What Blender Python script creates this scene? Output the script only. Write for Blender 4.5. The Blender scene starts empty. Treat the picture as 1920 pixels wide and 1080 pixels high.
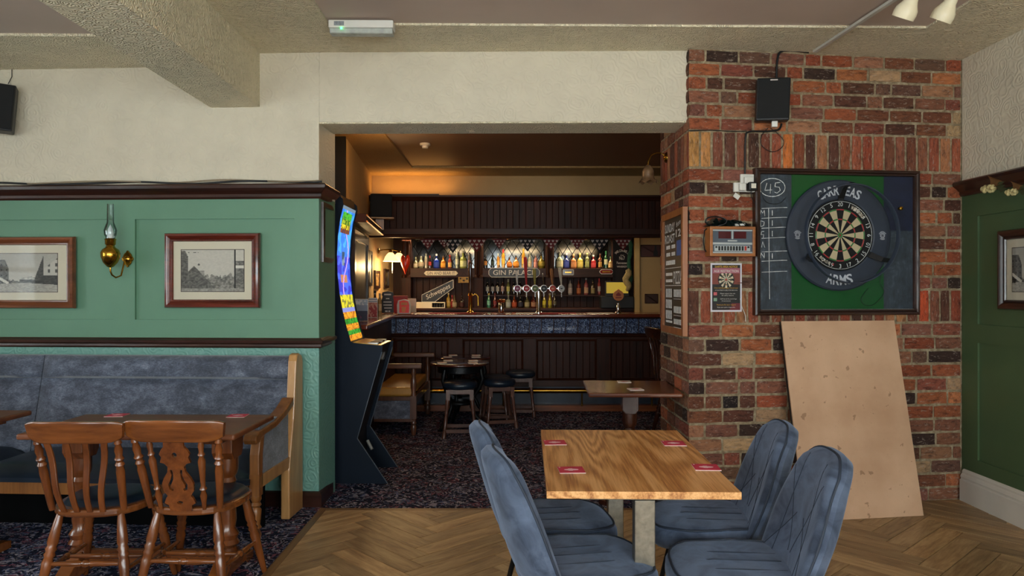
import bpy, math, random
from mathutils import Vector, Matrix
R = math.radians
PI = math.pi
scene = bpy.context.scene
COL = scene.collection
F = 1400.0          # focal length in pixels of the 1920 px wide frame
CH = 1.42           # camera height

# ------------------------------------------------------------------ camera, world, light, exposure
cam = bpy.data.cameras.new('camera')
cam.lens = F / 1920 * 36.0
cam.sensor_width = 36.0
cam.clip_start = 0.05
camo = bpy.data.objects.new('camera', cam)
camo.location = (0, 0, CH)
camo.rotation_euler = (R(90), 0, 0)
COL.objects.link(camo)
scene.camera = camo

world = bpy.data.worlds.new('world')
scene.world = world
world.use_nodes = True
_bg = world.node_tree.nodes['Background']
_sky = world.node_tree.nodes.new('ShaderNodeTexSky')
_sky.sky_type = 'HOSEK_WILKIE'
_sky.sun_direction = (0.1, -0.65, 0.75)
_sky.turbidity = 5
world.node_tree.links.new(_sky.outputs[0], _bg.inputs[0])
_bg.inputs[1].default_value = 0.6

def area(name, loc, rot, sx, sy, e, col, spread=180):
    l = bpy.data.lights.new(name, 'AREA')
    l.shape = 'RECTANGLE'
    l.size, l.size_y = sx, sy
    l.energy = e
    l.color = col
    l.spread = R(spread)
    o = bpy.data.objects.new(name, l)
    o.location = loc
    o.rotation_euler = rot
    COL.objects.link(o)
    return o

def point(name, loc, e, col, r=0.04):
    l = bpy.data.lights.new(name, 'POINT')
    l.energy = e
    l.color = col
    l.shadow_soft_size = r
    o = bpy.data.objects.new(name, l)
    o.location = loc
    COL.objects.link(o)
    return o

DAY = (0.93, 0.97, 1.0)
# daylight entering by the windows behind the camera and in the far left wall
for _x, _e in ((-3.0, 60), (-0.65, 76), (1.7, 92)):
    area('window_daylight', (_x, -2.62, 1.62), (R(90), 0, 0), 1.55, 1.65, _e, DAY)
for _y in (0.0, 2.2):
    area('window_daylight', (-5.9, _y, 1.62), (R(90), 0, R(-90)), 1.4, 1.6, 34, DAY)
area('window_daylight', (3.27, -0.9, 1.62), (R(90), 0, R(90)), 1.5, 1.6, 60, DAY)  # daylight of the added right window, brightens the beam's right face
_sl = bpy.data.lights.new('sun', 'SUN')
_sl.energy = 220
_sl.angle = R(1.5)
_sl.color = (1.0, 0.93, 0.82)
_so = bpy.data.objects.new('sun', _sl)
_so.rotation_euler = (R(42), 0, R(8))       # shines down and away from the viewer through the windows behind
COL.objects.link(_so)
vs = scene.view_settings
vs.view_transform = 'Standard'
vs.look = 'None'
vs.gamma = 1.0
vs.use_curve_mapping = False
vs.exposure = 0.94

# ------------------------------------------------------------------ helpers
def S(h):
    h = h.lstrip('#')
    out = []
    for i in (0, 2, 4):
        c = int(h[i:i + 2], 16) / 255
        out.append(c / 12.92 if c <= 0.04045 else ((c + 0.055) / 1.055) ** 2.4)
    return tuple(out) + (1.0,)

class N:
    """tiny node-tree writer"""
    def __init__(s, name):
        s.m = bpy.data.materials.new(name)
        s.m.use_nodes = True
        s.t = s.m.node_tree
        s.b = s.t.nodes['Principled BSDF']
        s.out = s.t.nodes['Material Output']
    def n(s, typ, **kw):
        nd = s.t.nodes.new('ShaderNode' + typ)
        ins = kw.pop('ins', {})
        for k, v in kw.items():
            setattr(nd, k, v)
        for k, v in ins.items():
            s.set(nd.inputs[k], v)
        return nd
    def set(s, sock, v):
        if isinstance(v, bpy.types.NodeSocket):
            s.t.links.new(v, sock)
        else:
            sock.default_value = v
    def p(s, **kw):
        for k, v in kw.items():
            s.set(s.b.inputs[k.replace('_', ' ')], v)
    def ramp(s, fac, stops, interp='LINEAR'):
        nd = s.n('ValToRGB')
        cr = nd.color_ramp
        cr.interpolation = interp
        while len(cr.elements) > 1:
            cr.elements.remove(cr.elements[-1])
        cr.elements[0].position = stops[0][0]
        cr.elements[0].color = stops[0][1]
        for p_, c_ in stops[1:]:
            e = cr.elements.new(p_)
            e.color = c_
        s.set(nd.inputs[0], fac)
        return nd.outputs[0]
    def coord(s, scale=(1, 1, 1), kind='Object', rot=(0, 0, 0)):
        tc = s.n('TexCoord')
        mp = s.n('Mapping')
        mp.inputs['Scale'].default_value = scale
        mp.inputs['Rotation'].default_value = rot
        s.t.links.new(tc.outputs[kind], mp.inputs[0])
        return mp.outputs[0]
    def noise(s, vec, scale=5, detail=4, rough=0.55, dist=0.0, w=None):
        nd = s.n('TexNoise')
        if w is not None:
            nd.noise_dimensions = '4D'
            s.set(nd.inputs['W'], w)
        s.set(nd.inputs['Vector'], vec)
        nd.inputs['Scale'].default_value = scale
        nd.inputs['Detail'].default_value = detail
        nd.inputs['Roughness'].default_value = rough
        nd.inputs['Distortion'].default_value = dist
        return nd.outputs[0]
    def mix(s, fac, a, b, mode='MIX'):
        nd = s.n('MixRGB', blend_type=mode)
        s.set(nd.inputs[0], fac)
        s.set(nd.inputs[1], a)
        s.set(nd.inputs[2], b)
        return nd.outputs[0]
    def math(s, op, a, b=0.5, c=None):
        nd = s.n('Math', operation=op)
        s.set(nd.inputs[0], a)
        s.set(nd.inputs[1], b)
        if c is not None:
            s.set(nd.inputs[2], c)
        return nd.outputs[0]
    def bump(s, h, strength=0.3, dist=0.01):
        nd = s.n('Bump')
        nd.inputs['Strength'].default_value = strength
        nd.inputs['Distance'].default_value = dist
        s.set(nd.inputs['Height'], h)
        s.set(s.b.inputs['Normal'], nd.outputs[0])
    def rand(s):
        return s.n('ObjectInfo').outputs['Random']

def shift(c, k):
    return (min(1, c[0] * k), min(1, c[1] * k), min(1, c[2] * k), 1)

def plain(name, col, rough=0.5, metal=0.0, var=0.12, vs_=6, bump=0.0, bs=60, coat=0, spec=0.5, emit=0, sheen=0):
    n = N(name)
    c = S(col) if isinstance(col, str) else col
    v = n.coord()
    f = n.noise(v, vs_, 5)
    n.p(Base_Color=n.ramp(f, [(0.3, shift(c, 1 - var)), (0.7, shift(c, 1 + var))]), Roughness=rough, Metallic=metal)
    n.b.inputs['Specular IOR Level'].default_value = spec
    if coat:
        n.p(Coat_Weight=coat, Coat_Roughness=0.15)
    if sheen:
        n.p(Sheen_Weight=sheen)
    if emit:
        n.p(Emission_Color=c, Emission_Strength=emit)
    if bump:
        n.bump(n.noise(v, bs, 3), bump, 0.004)
    return n.m

def wood(name, dark, light, axis='x', scale=1.0, rough=0.4, coat=0.0, bump=0.1, streak=14, spec=0.5):
    n = N(name)
    k = {'x': (0.09, 1, 1), 'y': (1, 0.09, 1), 'z': (1, 1, 0.09)}[axis]
    v = n.coord(tuple(a * scale for a in k))
    w = n.math('MULTIPLY', n.rand(), 37.0)
    f1 = n.noise(v, streak, 6, 0.6, 0.9, w)
    f2 = n.noise(v, streak * 5, 3, 0.6, 0.2, w)
    f3 = n.noise(n.coord(), 2.2, 2, 0.5, 0, w)
    f = n.math('ADD', n.math('MULTIPLY', f1, 0.7), n.math('MULTIPLY', f2, 0.3))
    c = n.ramp(f, [(0.32, S(dark)), (0.5, tuple((a + b) / 2 for a, b in zip(S(dark), S(light)))), (0.68, S(light))])
    c = n.mix(0.45, c, n.ramp(f3, [(0.3, (0.55, 0.5, 0.45, 1)), (0.7, (1.15, 1.1, 1.05, 1))]), 'MULTIPLY')
    n.p(Base_Color=c, Roughness=rough)
    n.b.inputs['Specular IOR Level'].default_value = spec
    if coat:
        n.p(Coat_Weight=coat, Coat_Roughness=0.12)
    if bump:
        n.bump(f, bump, 0.003)
    return n.m

def metal(name, col, rough=0.25):
    return plain(name, col, rough, 1.0, 0.1, 12)

def emis(name, col, strength, base=None):
    n = N(name)
    n.p(Base_Color=S(base or col), Emission_Color=S(col), Emission_Strength=strength, Roughness=0.4)
    return n.m

def glassy(name, tint='ffffff', gloss=0.10, rough=0.03, alpha=0.06):
    """thin glazing: mostly see-through with a mirror sheen"""
    n = N(name)
    tr = n.n('BsdfTransparent', ins={0: S(tint)})
    gl = n.n('BsdfGlossy', ins={'Roughness': rough})
    fr = n.n('Fresnel', ins={0: 1.5})
    fac = n.math('MULTIPLY', fr.outputs[0], gloss * 4)
    mx = n.n('MixShader')
    n.set(mx.inputs[0], fac)
    n.set(mx.inputs[1], tr.outputs[0])
    n.set(mx.inputs[2], gl.outputs[0])
    n.t.links.new(mx.outputs[0], n.out.inputs[0])
    return n.m

def vcol(name, rough=0.5, emit=0.0, coat=0):
    n = N(name)
    a = n.n('VertexColor', layer_name='print')
    n.p(Base_Color=a.outputs[0], Roughness=rough)
    if coat:
        n.p(Coat_Weight=coat, Coat_Roughness=0.1)
    if emit:
        n.p(Emission_Color=a.outputs[0], Emission_Strength=emit)
    return n.m

_tcache = {}
def text_data(s, bold=0.0, shear=0.0):
    key = (s, bold, shear)
    if key not in _tcache:
        cu = bpy.data.curves.new('t', 'FONT')
        cu.body = s
        cu.size = 1.0
        cu.align_x = 'CENTER'
        cu.align_y = 'CENTER'
        cu.offset = bold
        cu.shear = shear
        cu.resolution_u = 3
        ob = bpy.data.objects.new('t', cu)
        me = bpy.data.meshes.new_from_object(ob)
        vsx = [v.co.copy() for v in me.vertices]
        fs = [tuple(p.vertices) for p in me.polygons]
        bpy.data.objects.remove(ob)
        bpy.data.meshes.remove(me)
        if vsx:
            xs = [v.x for v in vsx]
            ys = [v.y for v in vsx]
            cx, cy = (min(xs) + max(xs)) / 2, (min(ys) + max(ys)) / 2
            w, h = max(xs) - min(xs), max(ys) - min(ys)
        else:
            cx = cy = 0
            w = h = 1
        _tcache[key] = ([(v.x - cx, v.y - cy) for v in vsx], fs, w, h)
    return _tcache[key]

class MB:
    """mesh collector"""
    def __init__(s):
        s.v, s.f, s.M = [], [], None
    def add(s, vs_, fs_):
        o = len(s.v)
        if s.M is not None:
            vs_ = [tuple(s.M @ Vector(p)) for p in vs_]
        s.v += [tuple(p) for p in vs_]
        s.f += [tuple(i + o for i in f) for f in fs_]
        return s
    def box(s, x0, x1, y0, y1, z0, z1):
        return s.add([(x0, y0, z0), (x1, y0, z0), (x1, y1, z0), (x0, y1, z0), (x0, y0, z1), (x1, y0, z1), (x1, y1, z1), (x0, y1, z1)],
                     [(0, 3, 2, 1), (4, 5, 6, 7), (0, 1, 5, 4), (1, 2, 6, 5), (2, 3, 7, 6), (3, 0, 4, 7)])
    def cbox(s, c, d, m=None):
        old = s.M
        t = Matrix.Translation(c) @ (m if m is not None else Matrix())
        s.M = (old @ t) if old is not None else t
        s.box(-d[0] / 2, d[0] / 2, -d[1] / 2, d[1] / 2, -d[2] / 2, d[2] / 2)
        s.M = old
        return s
    def lathe(s, prof, c=(0, 0, 0), n=20, axis=(0, 0, 1), sx=1, sy=1, caps=True):
        caps = caps and prof[0] != prof[-1]
        q = Vector((0, 0, 1)).rotation_difference(Vector(axis)).to_matrix()
        vs_, fs_ = [], []
        for r, z in prof:
            for i in range(n):
                a = 2 * PI * i / n
                vs_.append(Vector(c) + q @ Vector((r * math.cos(a) * sx, r * math.sin(a) * sy, z)))
        m = len(prof)
        for j in range(m - 1):
            for i in range(n):
                k = (i + 1) % n
                fs_.append((j * n + i, j * n + k, (j + 1) * n + k, (j + 1) * n + i))
        if caps and prof[0][0] > 1e-5:
            fs_.append(tuple(range(n - 1, -1, -1)))
        if caps and prof[-1][0] > 1e-5:
            fs_.append(tuple((m - 1) * n + i for i in range(n)))
        return s.add(vs_, fs_)
    def cyl(s, p0, p1, r0, r1=None, n=14):
        p0, p1 = Vector(p0), Vector(p1)
        d = p1 - p0
        return s.lathe([(r0, 0), (r0 if r1 is None else r1, d.length)], p0, n, d)
    def turned(s, p0, p1, prof, n=14):
        """lathe along p0->p1 with profile of (t, r)"""
        p0, p1 = Vector(p0), Vector(p1)
        d = p1 - p0
        return s.lathe([(r, t * d.length) for t, r in prof], p0, n, d)
    def tube(s, pts, r, n=8, closed=False):
        pts = [Vector(p) for p in pts]
        m = len(pts)
        rs = r if isinstance(r, (list, tuple)) else [r] * m
        up = None
        vs_, fs_ = [], []
        for i, p in enumerate(pts):
            if closed:
                t = pts[(i + 1) % m] - pts[i - 1]
            else:
                t = pts[min(i + 1, m - 1)] - pts[max(i - 1, 0)]
            t.normalize()
            if up is None:
                up = Vector((0, 0, 1)) if abs(t.z) < 0.9 else Vector((1, 0, 0))
            a = t.cross(up)
            if a.length < 1e-5:
                a = t.orthogonal()
            a.normalize()
            b = a.cross(t)
            up = b
            for k in range(n):
                an = 2 * PI * k / n
                vs_.append(p + (a * math.cos(an) + b * math.sin(an)) * rs[i])
        for i in range(m if closed else m - 1):
            j = (i + 1) % m
            for k in range(n):
                l = (k + 1) % n
                fs_.append((i * n + k, i * n + l, j * n + l, j * n + k))
        if not closed:
            fs_.append(tuple(range(n - 1, -1, -1)))
            fs_.append(tuple((m - 1) * n + k for k in range(n)))
        return s.add(vs_, fs_)
    def prism(s, poly, d0, d1, plane='xz'):
        """extrude a 2D polygon between d0 and d1 along the missing axis"""
        def P(a, b, d):
            return {'xz': (a, d, b), 'xy': (a, b, d), 'yz': (d, a, b)}[plane]
        m = len(poly)
        vs_ = [P(a, b, d0) for a, b in poly] + [P(a, b, d1) for a, b in poly]
        fs_ = [tuple(range(m)), tuple(range(2 * m - 1, m - 1, -1))]
        for i in range(m):
            j = (i + 1) % m
            fs_.append((j, i, m + i, m + j))
        return s.add(vs_, fs_)
    def sweep_rect(s, x0, x1, z0, z1, prof):
        """moulding around a rectangle in xz; prof of (inset from outer edge, y)"""
        vs_, fs_ = [], []
        m = len(prof)
        for a, y in prof:
            vs_ += [(x0 + a, y, z0 + a), (x1 - a, y, z0 + a), (x1 - a, y, z1 - a), (x0 + a, y, z1 - a)]
        for j in range(m - 1):
            for i in range(4):
                k = (i + 1) % 4
                fs_.append((j * 4 + i, j * 4 + k, (j + 1) * 4 + k, (j + 1) * 4 + i))
        return s.add(vs_, fs_)
    def run(s, prof, x0, x1, mitre0=0.0, mitre1=0.0):
        """straight moulding along x; prof closed polygon of (y, z); mitre shifts the end by k*y"""
        m = len(prof)
        vs_ = [(x0 + mitre0 * y, y, z) for y, z in prof] + [(x1 + mitre1 * y, y, z) for y, z in prof]
        fs_ = [tuple(range(m)), tuple(range(2 * m - 1, m - 1, -1))]
        for i in range(m):
            j = (i + 1) % m
            fs_.append((j, i, m + i, m + j))
        return s.add(vs_, fs_)
    def ball(s, c, r, n=12, m=8):
        rx, ry, rz = r if isinstance(r, (list, tuple)) else (r, r, r)
        prof = [(math.sin(PI * j / m), -math.cos(PI * j / m)) for j in range(m + 1)]
        prof[0] = (0.0, -1)
        prof[-1] = (0.0, 1)
        vs_, fs_ = [], []
        for a, z in prof:
            for i in range(n):
                t = 2 * PI * i / n
                vs_.append((c[0] + rx * a * math.cos(t), c[1] + ry * a * math.sin(t), c[2] + rz * z))
        for j in range(m):
            for i in range(n):
                k = (i + 1) % n
                fs_.append((j * n + i, j * n + k, (j + 1) * n + k, (j + 1) * n + i))
        return s.add(vs_, fs_)
    def grid(s, fn, nu, nv, close_u=False):
        vs_ = [fn(i / (nu if close_u else nu), j / nv) for j in range(nv + 1) for i in range(nu + (0 if close_u else 1))]
        w = nu if close_u else nu + 1
        fs_ = []
        for j in range(nv):
            for i in range(nu):
                k = (i + 1) % w
                fs_.append((j * w + i, j * w + k, (j + 1) * w + k, (j + 1) * w + i))
        return s.add(vs_, fs_)
    def text(s, t, x, z, h, y=0.0, w=None, bold=0.0, rot=0.0, shear=0.0):
        """lettering in the xz plane facing -y; h is the height of the drawn line"""
        vs_, fs_, tw, th = text_data(t, bold, shear)
        k = h / th
        kx = k if w is None else w / tw
        ca, sa = math.cos(rot), math.sin(rot)
        return s.add([(x + ca * a * kx - sa * b * k, y, z + sa * a * kx + ca * b * k) for a, b in vs_], fs_)
    def build(s, name, mt, parent=None, smooth=None, bevel=0.0, loc=None, rot=None, seg=2):
        me = bpy.data.meshes.new(name)
        me.from_pydata(s.v, [], s.f)
        me.validate()
        if smooth:
            for p in me.polygons:
                p.use_smooth = True
            me.set_sharp_from_angle(angle=R(smooth))
        me.materials.append(mt)
        o = bpy.data.objects.new(name, me)
        COL.objects.link(o)
        if parent is not None:
            o.parent = parent
        if loc is not None:
            o.location = loc
        if rot is not None:
            o.rotation_euler = rot
        if bevel:
            b = o.modifiers.new('bevel', 'BEVEL')
            b.width = bevel
            b.segments = seg
            b.limit_method = 'ANGLE'
            b.angle_limit = R(40)
        return o

def part(name, mt, parent, fn, smooth=None, bevel=0.0, **kw):
    m = MB()
    fn(m)
    return m.build(name, mt, parent, smooth, bevel, **kw)

def thing(name, label, cat, loc=(0, 0, 0), rotz=0.0, group=None, rot=None):
    o = bpy.data.objects.new(name, None)
    o.empty_display_size = 0.05
    COL.objects.link(o)
    o.location = loc
    o.rotation_euler = rot if rot is not None else (0, 0, rotz)
    return tag(o, label, cat, group)

def tag(o, label, cat, group=None):
    o['label'] = label
    o['category'] = cat
    if group:
        o['group'] = group
    return o

def struct(o, label=None):
    o['kind'] = 'structure'
    if label:
        o['label'] = label
    return o

def sroot(name, loc=(0, 0, 0), rotz=0.0, label=None):
    o = bpy.data.objects.new(name, None)
    o.empty_display_size = 0.05
    COL.objects.link(o)
    o.location = loc
    o.rotation_euler = (0, 0, rotz)
    return struct(o, label)

def copy_tree(o, parent=None, loc=None, rotz=None):
    c = o.copy()
    COL.objects.link(c)
    c.parent = parent
    if loc is not None:
        c.location = loc
    if rotz is not None:
        c.rotation_euler = (0, 0, rotz)
    for ch in list(o.children):
        copy_tree(ch, c)
    return c

def raster(name, x0, x1, z0, z1, nu, nv, fn, mt, parent, y=0.0):
    """flat print: a grid of coloured cells; fn(u, v) -> sRGB hex or tuple 0..1, v up"""
    m = MB()
    m.grid(lambda u, v: (x0 + (x1 - x0) * u, y, z0 + (z1 - z0) * v), nu, nv)
    o = m.build(name, mt, parent)
    me = o.data
    at = me.color_attributes.new('print', 'FLOAT_COLOR', 'CORNER')
    for k, p in enumerate(me.polygons):
        j, i = divmod(k, nu)
        c = fn((i + 0.5) / nu, (j + 0.5) / nv)
        c = S(c) if isinstance(c, str) else tuple(c) + (1.0,)
        for li in p.loop_indices:
            at.data[li].color = c
    return o

class Frame:
    """a wall's own axes: x along the wall to the viewer's right, y into the wall, z up"""
    def __init__(s, o, ang):
        s.o, s.a = Vector((o[0], o[1], 0)), ang
        s.ex = Vector((math.cos(ang), math.sin(ang), 0))
        s.ey = Vector((-math.sin(ang), math.cos(ang), 0))
    def pt(s, x, y, z):
        return s.o + s.ex * x + s.ey * y + Vector((0, 0, z))
    def px(s, u, v, off=0.0):
        d = Vector(((u - 960) / F, 1, -(v - 540) / F))
        q = Vector((0, 0, CH))
        t = (-off - (q - s.o).dot(s.ey)) / d.dot(s.ey)
        h = q + d * t - s.o
        return h.dot(s.ex), h.z

def at(u, v, Y):
    return ((u - 960) * Y / F, Y, CH - (v - 540) * Y / F)

ZC = 2.95
LB = (-1.254, 4.85)
WL = Frame(LB, -math.atan2(0.12, 2.296))              # panelled wall left of the opening
CB = (1.122, 4.76)
CR = (3.014, 5.0)
WB = Frame(CB, math.atan2(CR[1] - CB[1], CR[0] - CB[0]))  # brick wall
WBL = math.hypot(CR[0] - CB[0], CR[1] - CB[1])
WR = Frame(CR, R(-89.06))                              # right hand wall, x runs towards the camera
RV = Frame(LB, R(90.9))                                # left reveal, x runs away from the camera
PV = Frame(CB, R(-89.06))                              # brick reveal, x runs towards the camera (negative = deeper)

# ------------------------------------------------------------------ materials
M = {}
def anaglypta(name, col, strength=0.5, scale=26, rough=0.75, dist=0.004):
    n = N(name)
    v = n.coord()
    w = n.noise(v, 5, 2)
    warp = n.mix(0.06, v, n.n('TexNoise', ins={'Vector': v, 'Scale': 9.0}).outputs[1])
    vo = n.n('TexVoronoi', feature='SMOOTH_F1', ins={'Vector': warp, 'Scale': float(scale), 'Smoothness': 0.3})
    rings = n.math('SINE', n.math('MULTIPLY', vo.outputs['Distance'], 26.0), 0)
    h = n.math('ADD', n.math('MULTIPLY', rings, 0.4), n.math('MULTIPLY', n.noise(v, 120, 2), 0.4))
    n.p(Base_Color=n.ramp(w, [(0.3, shift(S(col), 0.95)), (0.7, shift(S(col), 1.04))]), Roughness=rough)
    n.bump(h, strength, dist)
    return n.m
M['cream'] = anaglypta('cream_wallpaper', 'd0c7b2', 0.6, 13)
M['ceil_tex'] = anaglypta('textured_ceiling_paper', 'e4d9bc', 0.9, 26, dist=0.008)
M['ceil_panel'] = plain('smooth_ceiling_paint', 'c6b4a8', 0.6, var=0.05, vs_=2, bump=0.05)
M['green'] = plain('green_paint', '5f8a70', 0.42, var=0.05, vs_=3, bump=0.06, bs=90)
M['green_tex'] = anaglypta('green_painted_paper', '6c9c90', 0.6, 14, 0.4)
M['shaded_green'] = plain('shaded_green_paint', '445a3c', 0.42, var=0.06, vs_=3, bump=0.06, bs=90)  # same green as the left wall, with shade mixed into the colour
M['rail'] = wood('dark_moulding', '1c0d08', '45241a', 'x', 1.0, 0.28, 0.3)
M['railz'] = wood('dark_moulding_upright', '1c0d08', '45241a', 'z', 1.0, 0.3, 0.3)
M['white_gloss'] = plain('white_gloss', 'c9c4ba', 0.35, var=0.04)
M['barwall'] = anaglypta('bar_room_paint', 'b89a6a', 0.2, 30)
M['barceil'] = plain('bar_room_ceiling_paint', '84624a', 0.5, var=0.06, vs_=2)
M['barwood'] = wood('dark_bar_wood', '1e0d07', '46200f', 'z', 1.0, 0.5, 0.0, spec=0.2)
M['barwoodx'] = wood('dark_bar_wood_long', '200e08', '4a2413', 'x', 1.0, 0.45, 0.0, spec=0.25)
M['black'] = plain('black_plastic', '101113', 0.45, var=0.2)
M['blackm'] = plain('black_metal', '0c0c0d', 0.35, 0.6)
M['brass'] = metal('brass', 'b58a34', 0.18)
M['chrome'] = metal('chrome', 'c8c8c8', 0.12)
M['gold'] = metal('gold', 'd0a048', 0.25)
M['white'] = plain('white_plastic', 'd8d6ce', 0.4, var=0.03)
M['chalk'] = plain('chalk', 'd2d6d4', 0.9, var=0.25, vs_=60)
M['paper'] = plain('paper', 'd8d2c2', 0.7, var=0.03)
M['print'] = vcol('flat_print', 0.5)
M['screen'] = vcol('lit_screen', 0.3, 0.9)
M['glass'] = glassy('picture_glass', gloss=0.05)
M['clear'] = glassy('clear_glass', 'f4f8f8', 0.2)
M['pine'] = wood('varnished_pine', '6a3e1c', 'a46c36', 'z', 1.0, 0.35, 0.2)
# ------------------------------------------------------------------ floor: carpet and herringbone planks
def carpet_mat():
    n = N('patterned_carpet')
    v = n.coord()
    warp = n.n('TexNoise', ins={'Vector': v, 'Scale': 7.0, 'Detail': 2.0})
    wv = n.mix(0.12, v, warp.outputs[1])
    vo = n.n('TexVoronoi', feature='F1', ins={'Vector': wv, 'Scale': 7.0})
    rings = n.math('SINE', n.math('MULTIPLY', vo.outputs['Distance'], 34.0), 0)
    curl = n.noise(wv, 18, 3, 0.6, 2.4)
    small = n.noise(v, 48, 3, 0.6, 0.8)
    base = n.ramp(small, [(0.3, S('10111c')), (0.52, S('1c2032')), (0.75, S('363a56'))])
    light = n.ramp(n.math('MULTIPLY', n.math('GREATER_THAN', rings, 0.35), n.math('GREATER_THAN', curl, 0.5)), [(0, (0, 0, 0, 1)), (1, (1, 1, 1, 1))])
    hue = n.noise(v, 7, 3, 0.7)
    acc = n.ramp(hue, [(0.3, S('a8a4b0')), (0.42, S('84505e')), (0.48, S('b0acb6')), (0.57, S('5a668e')), (0.66, S('a8808e'))], 'CONSTANT')
    c = n.mix(light, base, acc)
    leaf = n.math('MULTIPLY', n.math('GREATER_THAN', n.noise(wv, 15, 3, 0.6, 2.2), 0.55), n.math('GREATER_THAN', small, 0.40))
    c = n.mix(leaf, c, n.ramp(hue, [(0.3, S('7a4c5c')), (0.44, S('525c78')), (0.54, S('9a96a4'))], 'CONSTANT'))
    n.p(Base_Color=c, Roughness=0.95)
    n.b.inputs['Specular IOR Level'].default_value = 0.1
    n.bump(n.noise(v, 400, 2), 0.6, 0.004)
    return n.m
M['carpet'] = carpet_mat()
floor = part('floor', M['carpet'], None, lambda m: m.box(-6.3, 4.6, -2.8, 11.4, -0.12, 0.0))
struct(floor, 'patterned dark carpet floor with a herringbone wood area')

def plank_mat():
    n = N('oak_plank')
    v = n.coord((0.12, 1, 1))
    w = n.math('MULTIPLY', n.rand(), 53.0)
    f = n.noise(v, 22, 6, 0.65, 0.8, w)
    g = n.noise(v, 120, 3, 0.6, 0.2, w)
    k = n.math('ADD', n.math('MULTIPLY', f, 0.75), n.math('MULTIPLY', g, 0.25))
    c = n.ramp(k, [(0.3, S('60452c')), (0.45, S('9a7a54')), (0.58, S('b89a70')), (0.75, S('d4b88c'))])
    tone = n.ramp(n.rand(), [(0, (0.62, 0.6, 0.58, 1)), (0.5, (0.88, 0.86, 0.84, 1)), (1, (1.14, 1.1, 1.04, 1))])
    n.p(Base_Color=n.mix(1.0, c, tone, 'MULTIPLY'), Roughness=0.42)
    n.bump(k, 0.12, 0.002)
    return n.m
M['plank'] = plank_mat()

def clip(poly, a, b, c):
    """keep the side a*x+b*y<=c"""
    out = []
    for i, p in enumerate(poly):
        q = poly[(i + 1) % len(poly)]
        dp, dq = a * p[0] + b * p[1] - c, a * q[0] + b * q[1] - c
        if dp <= 0:
            out.append(p)
        if dp * dq < 0:
            t = dp / (dp - dq)
            out.append((p[0] + (q[0] - p[0]) * t, p[1] + (q[1] - p[1]) * t))
    return out

WX0, WY1 = -1.235, 4.79                   # left edge and far edge of the wood area
PL, PW = 0.615, 0.123
rng = random.Random(5)
npl = 0
pa = R(45 - 1.5)
for i in range(-40, 50):
    for j in range(-16, 16):
        for kind in (0, 1):
            # herringbone: in units of plank width, block (0..5, 0..1) and (-1.. ) pattern
            n5 = 5
            bx = i * PW + j * PL
            by = i * PW - j * PL
            if kind == 0:
                r = (bx, by, PL, PW)
            else:
                r = (bx + PL - PW * 0 , by - PL + PW, PW, PL)
            g = 0.0024
            q = [(r[0] + g, r[1] + g), (r[0] + r[2] - g, r[1] + g), (r[0] + r[2] - g, r[1] + r[3] - g), (r[0] + g, r[1] + r[3] - g)]
            ca, sa = math.cos(pa), math.sin(pa)
            w = [(0.4 + ca * x - sa * y, 2.9 + sa * x + ca * y) for x, y in q]
            cx, cy = sum(p[0] for p in w) / 4, sum(p[1] for p in w) / 4
            if cx < -1.9 or cx > 3.6 or cy < 1.75 or cy > 5.6:
                continue
            w = clip(w, -1, 0, -WX0 - 0.05)
            w = clip(w, WX0 and 0.0, 1, WY1 - 0.045) if cx < 1.15 else clip(w, -(CR[1] - CB[1]), CR[0] - CB[0], (CR[0] - CB[0]) * CB[1] - (CR[1] - CB[1]) * CB[0] - 0.004)
            if len(w) >= 3:
                w = clip(w, 1, 0.0164, CR[0] + 0.0164 * CR[1] - 0.012)
            if len(w) >= 3:
                w = clip(w, 0, -1, -2.0)
            if len(w) < 3:
                continue
            ar = abs(sum(w[a][0] * w[(a + 1) % len(w)][1] - w[(a + 1) % len(w)][0] * w[a][1] for a in range(len(w)))) / 2
            if ar < 0.0006:
                continue
            ang = pa if kind == 0 else pa + PI / 2
            cx, cy = sum(p[0] for p in w) / len(w), sum(p[1] for p in w) / len(w)
            c2, s2 = math.cos(-ang), math.sin(-ang)
            loc = [(c2 * (x - cx) - s2 * (y - cy), s2 * (x - cx) + c2 * (y - cy)) for x, y in w]
            m = MB()
            m.prism(loc, 0.0, 0.006 + rng.uniform(-0.0004, 0.0004), 'xy')
            m.build('plank', M['plank'], floor, loc=(cx, cy, 0.0005), rot=(0, 0, ang))
            npl += 1
print('planks', npl)
# the rest of the wood area, nearer than the planks the camera could see
part('plank_field', M['plank'], floor, lambda m: m.box(WX0 + 0.05, 3.06, -2.5, 1.998, 0.0005, 0.006))['kind'] = 'stuff'
M['strip'] = wood('threshold_strip', '5a3f24', '8c6a42', 'y', 1.0, 0.35)
M['stripx'] = wood('threshold_strip_across', '5a3f24', '8c6a42', 'x', 1.0, 0.35)
part('threshold_strip', M['strip'], floor, lambda m: m.prism([(WX0, 0.0), (WX0 + 0.05, 0.0), (WX0 + 0.05, 0.008), (WX0 + 0.012, 0.011), (WX0, 0.004)], -2.5, WY1 - 0.0, 'xz'), bevel=0.002)
part('threshold_strip', M['stripx'], floor, lambda m: m.run([(WY1, 0.0), (WY1 - 0.045, 0.0), (WY1 - 0.045, 0.008), (WY1 - 0.012, 0.011), (WY1, 0.004)], WX0 + 0.05, 1.13), bevel=0.002)

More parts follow.
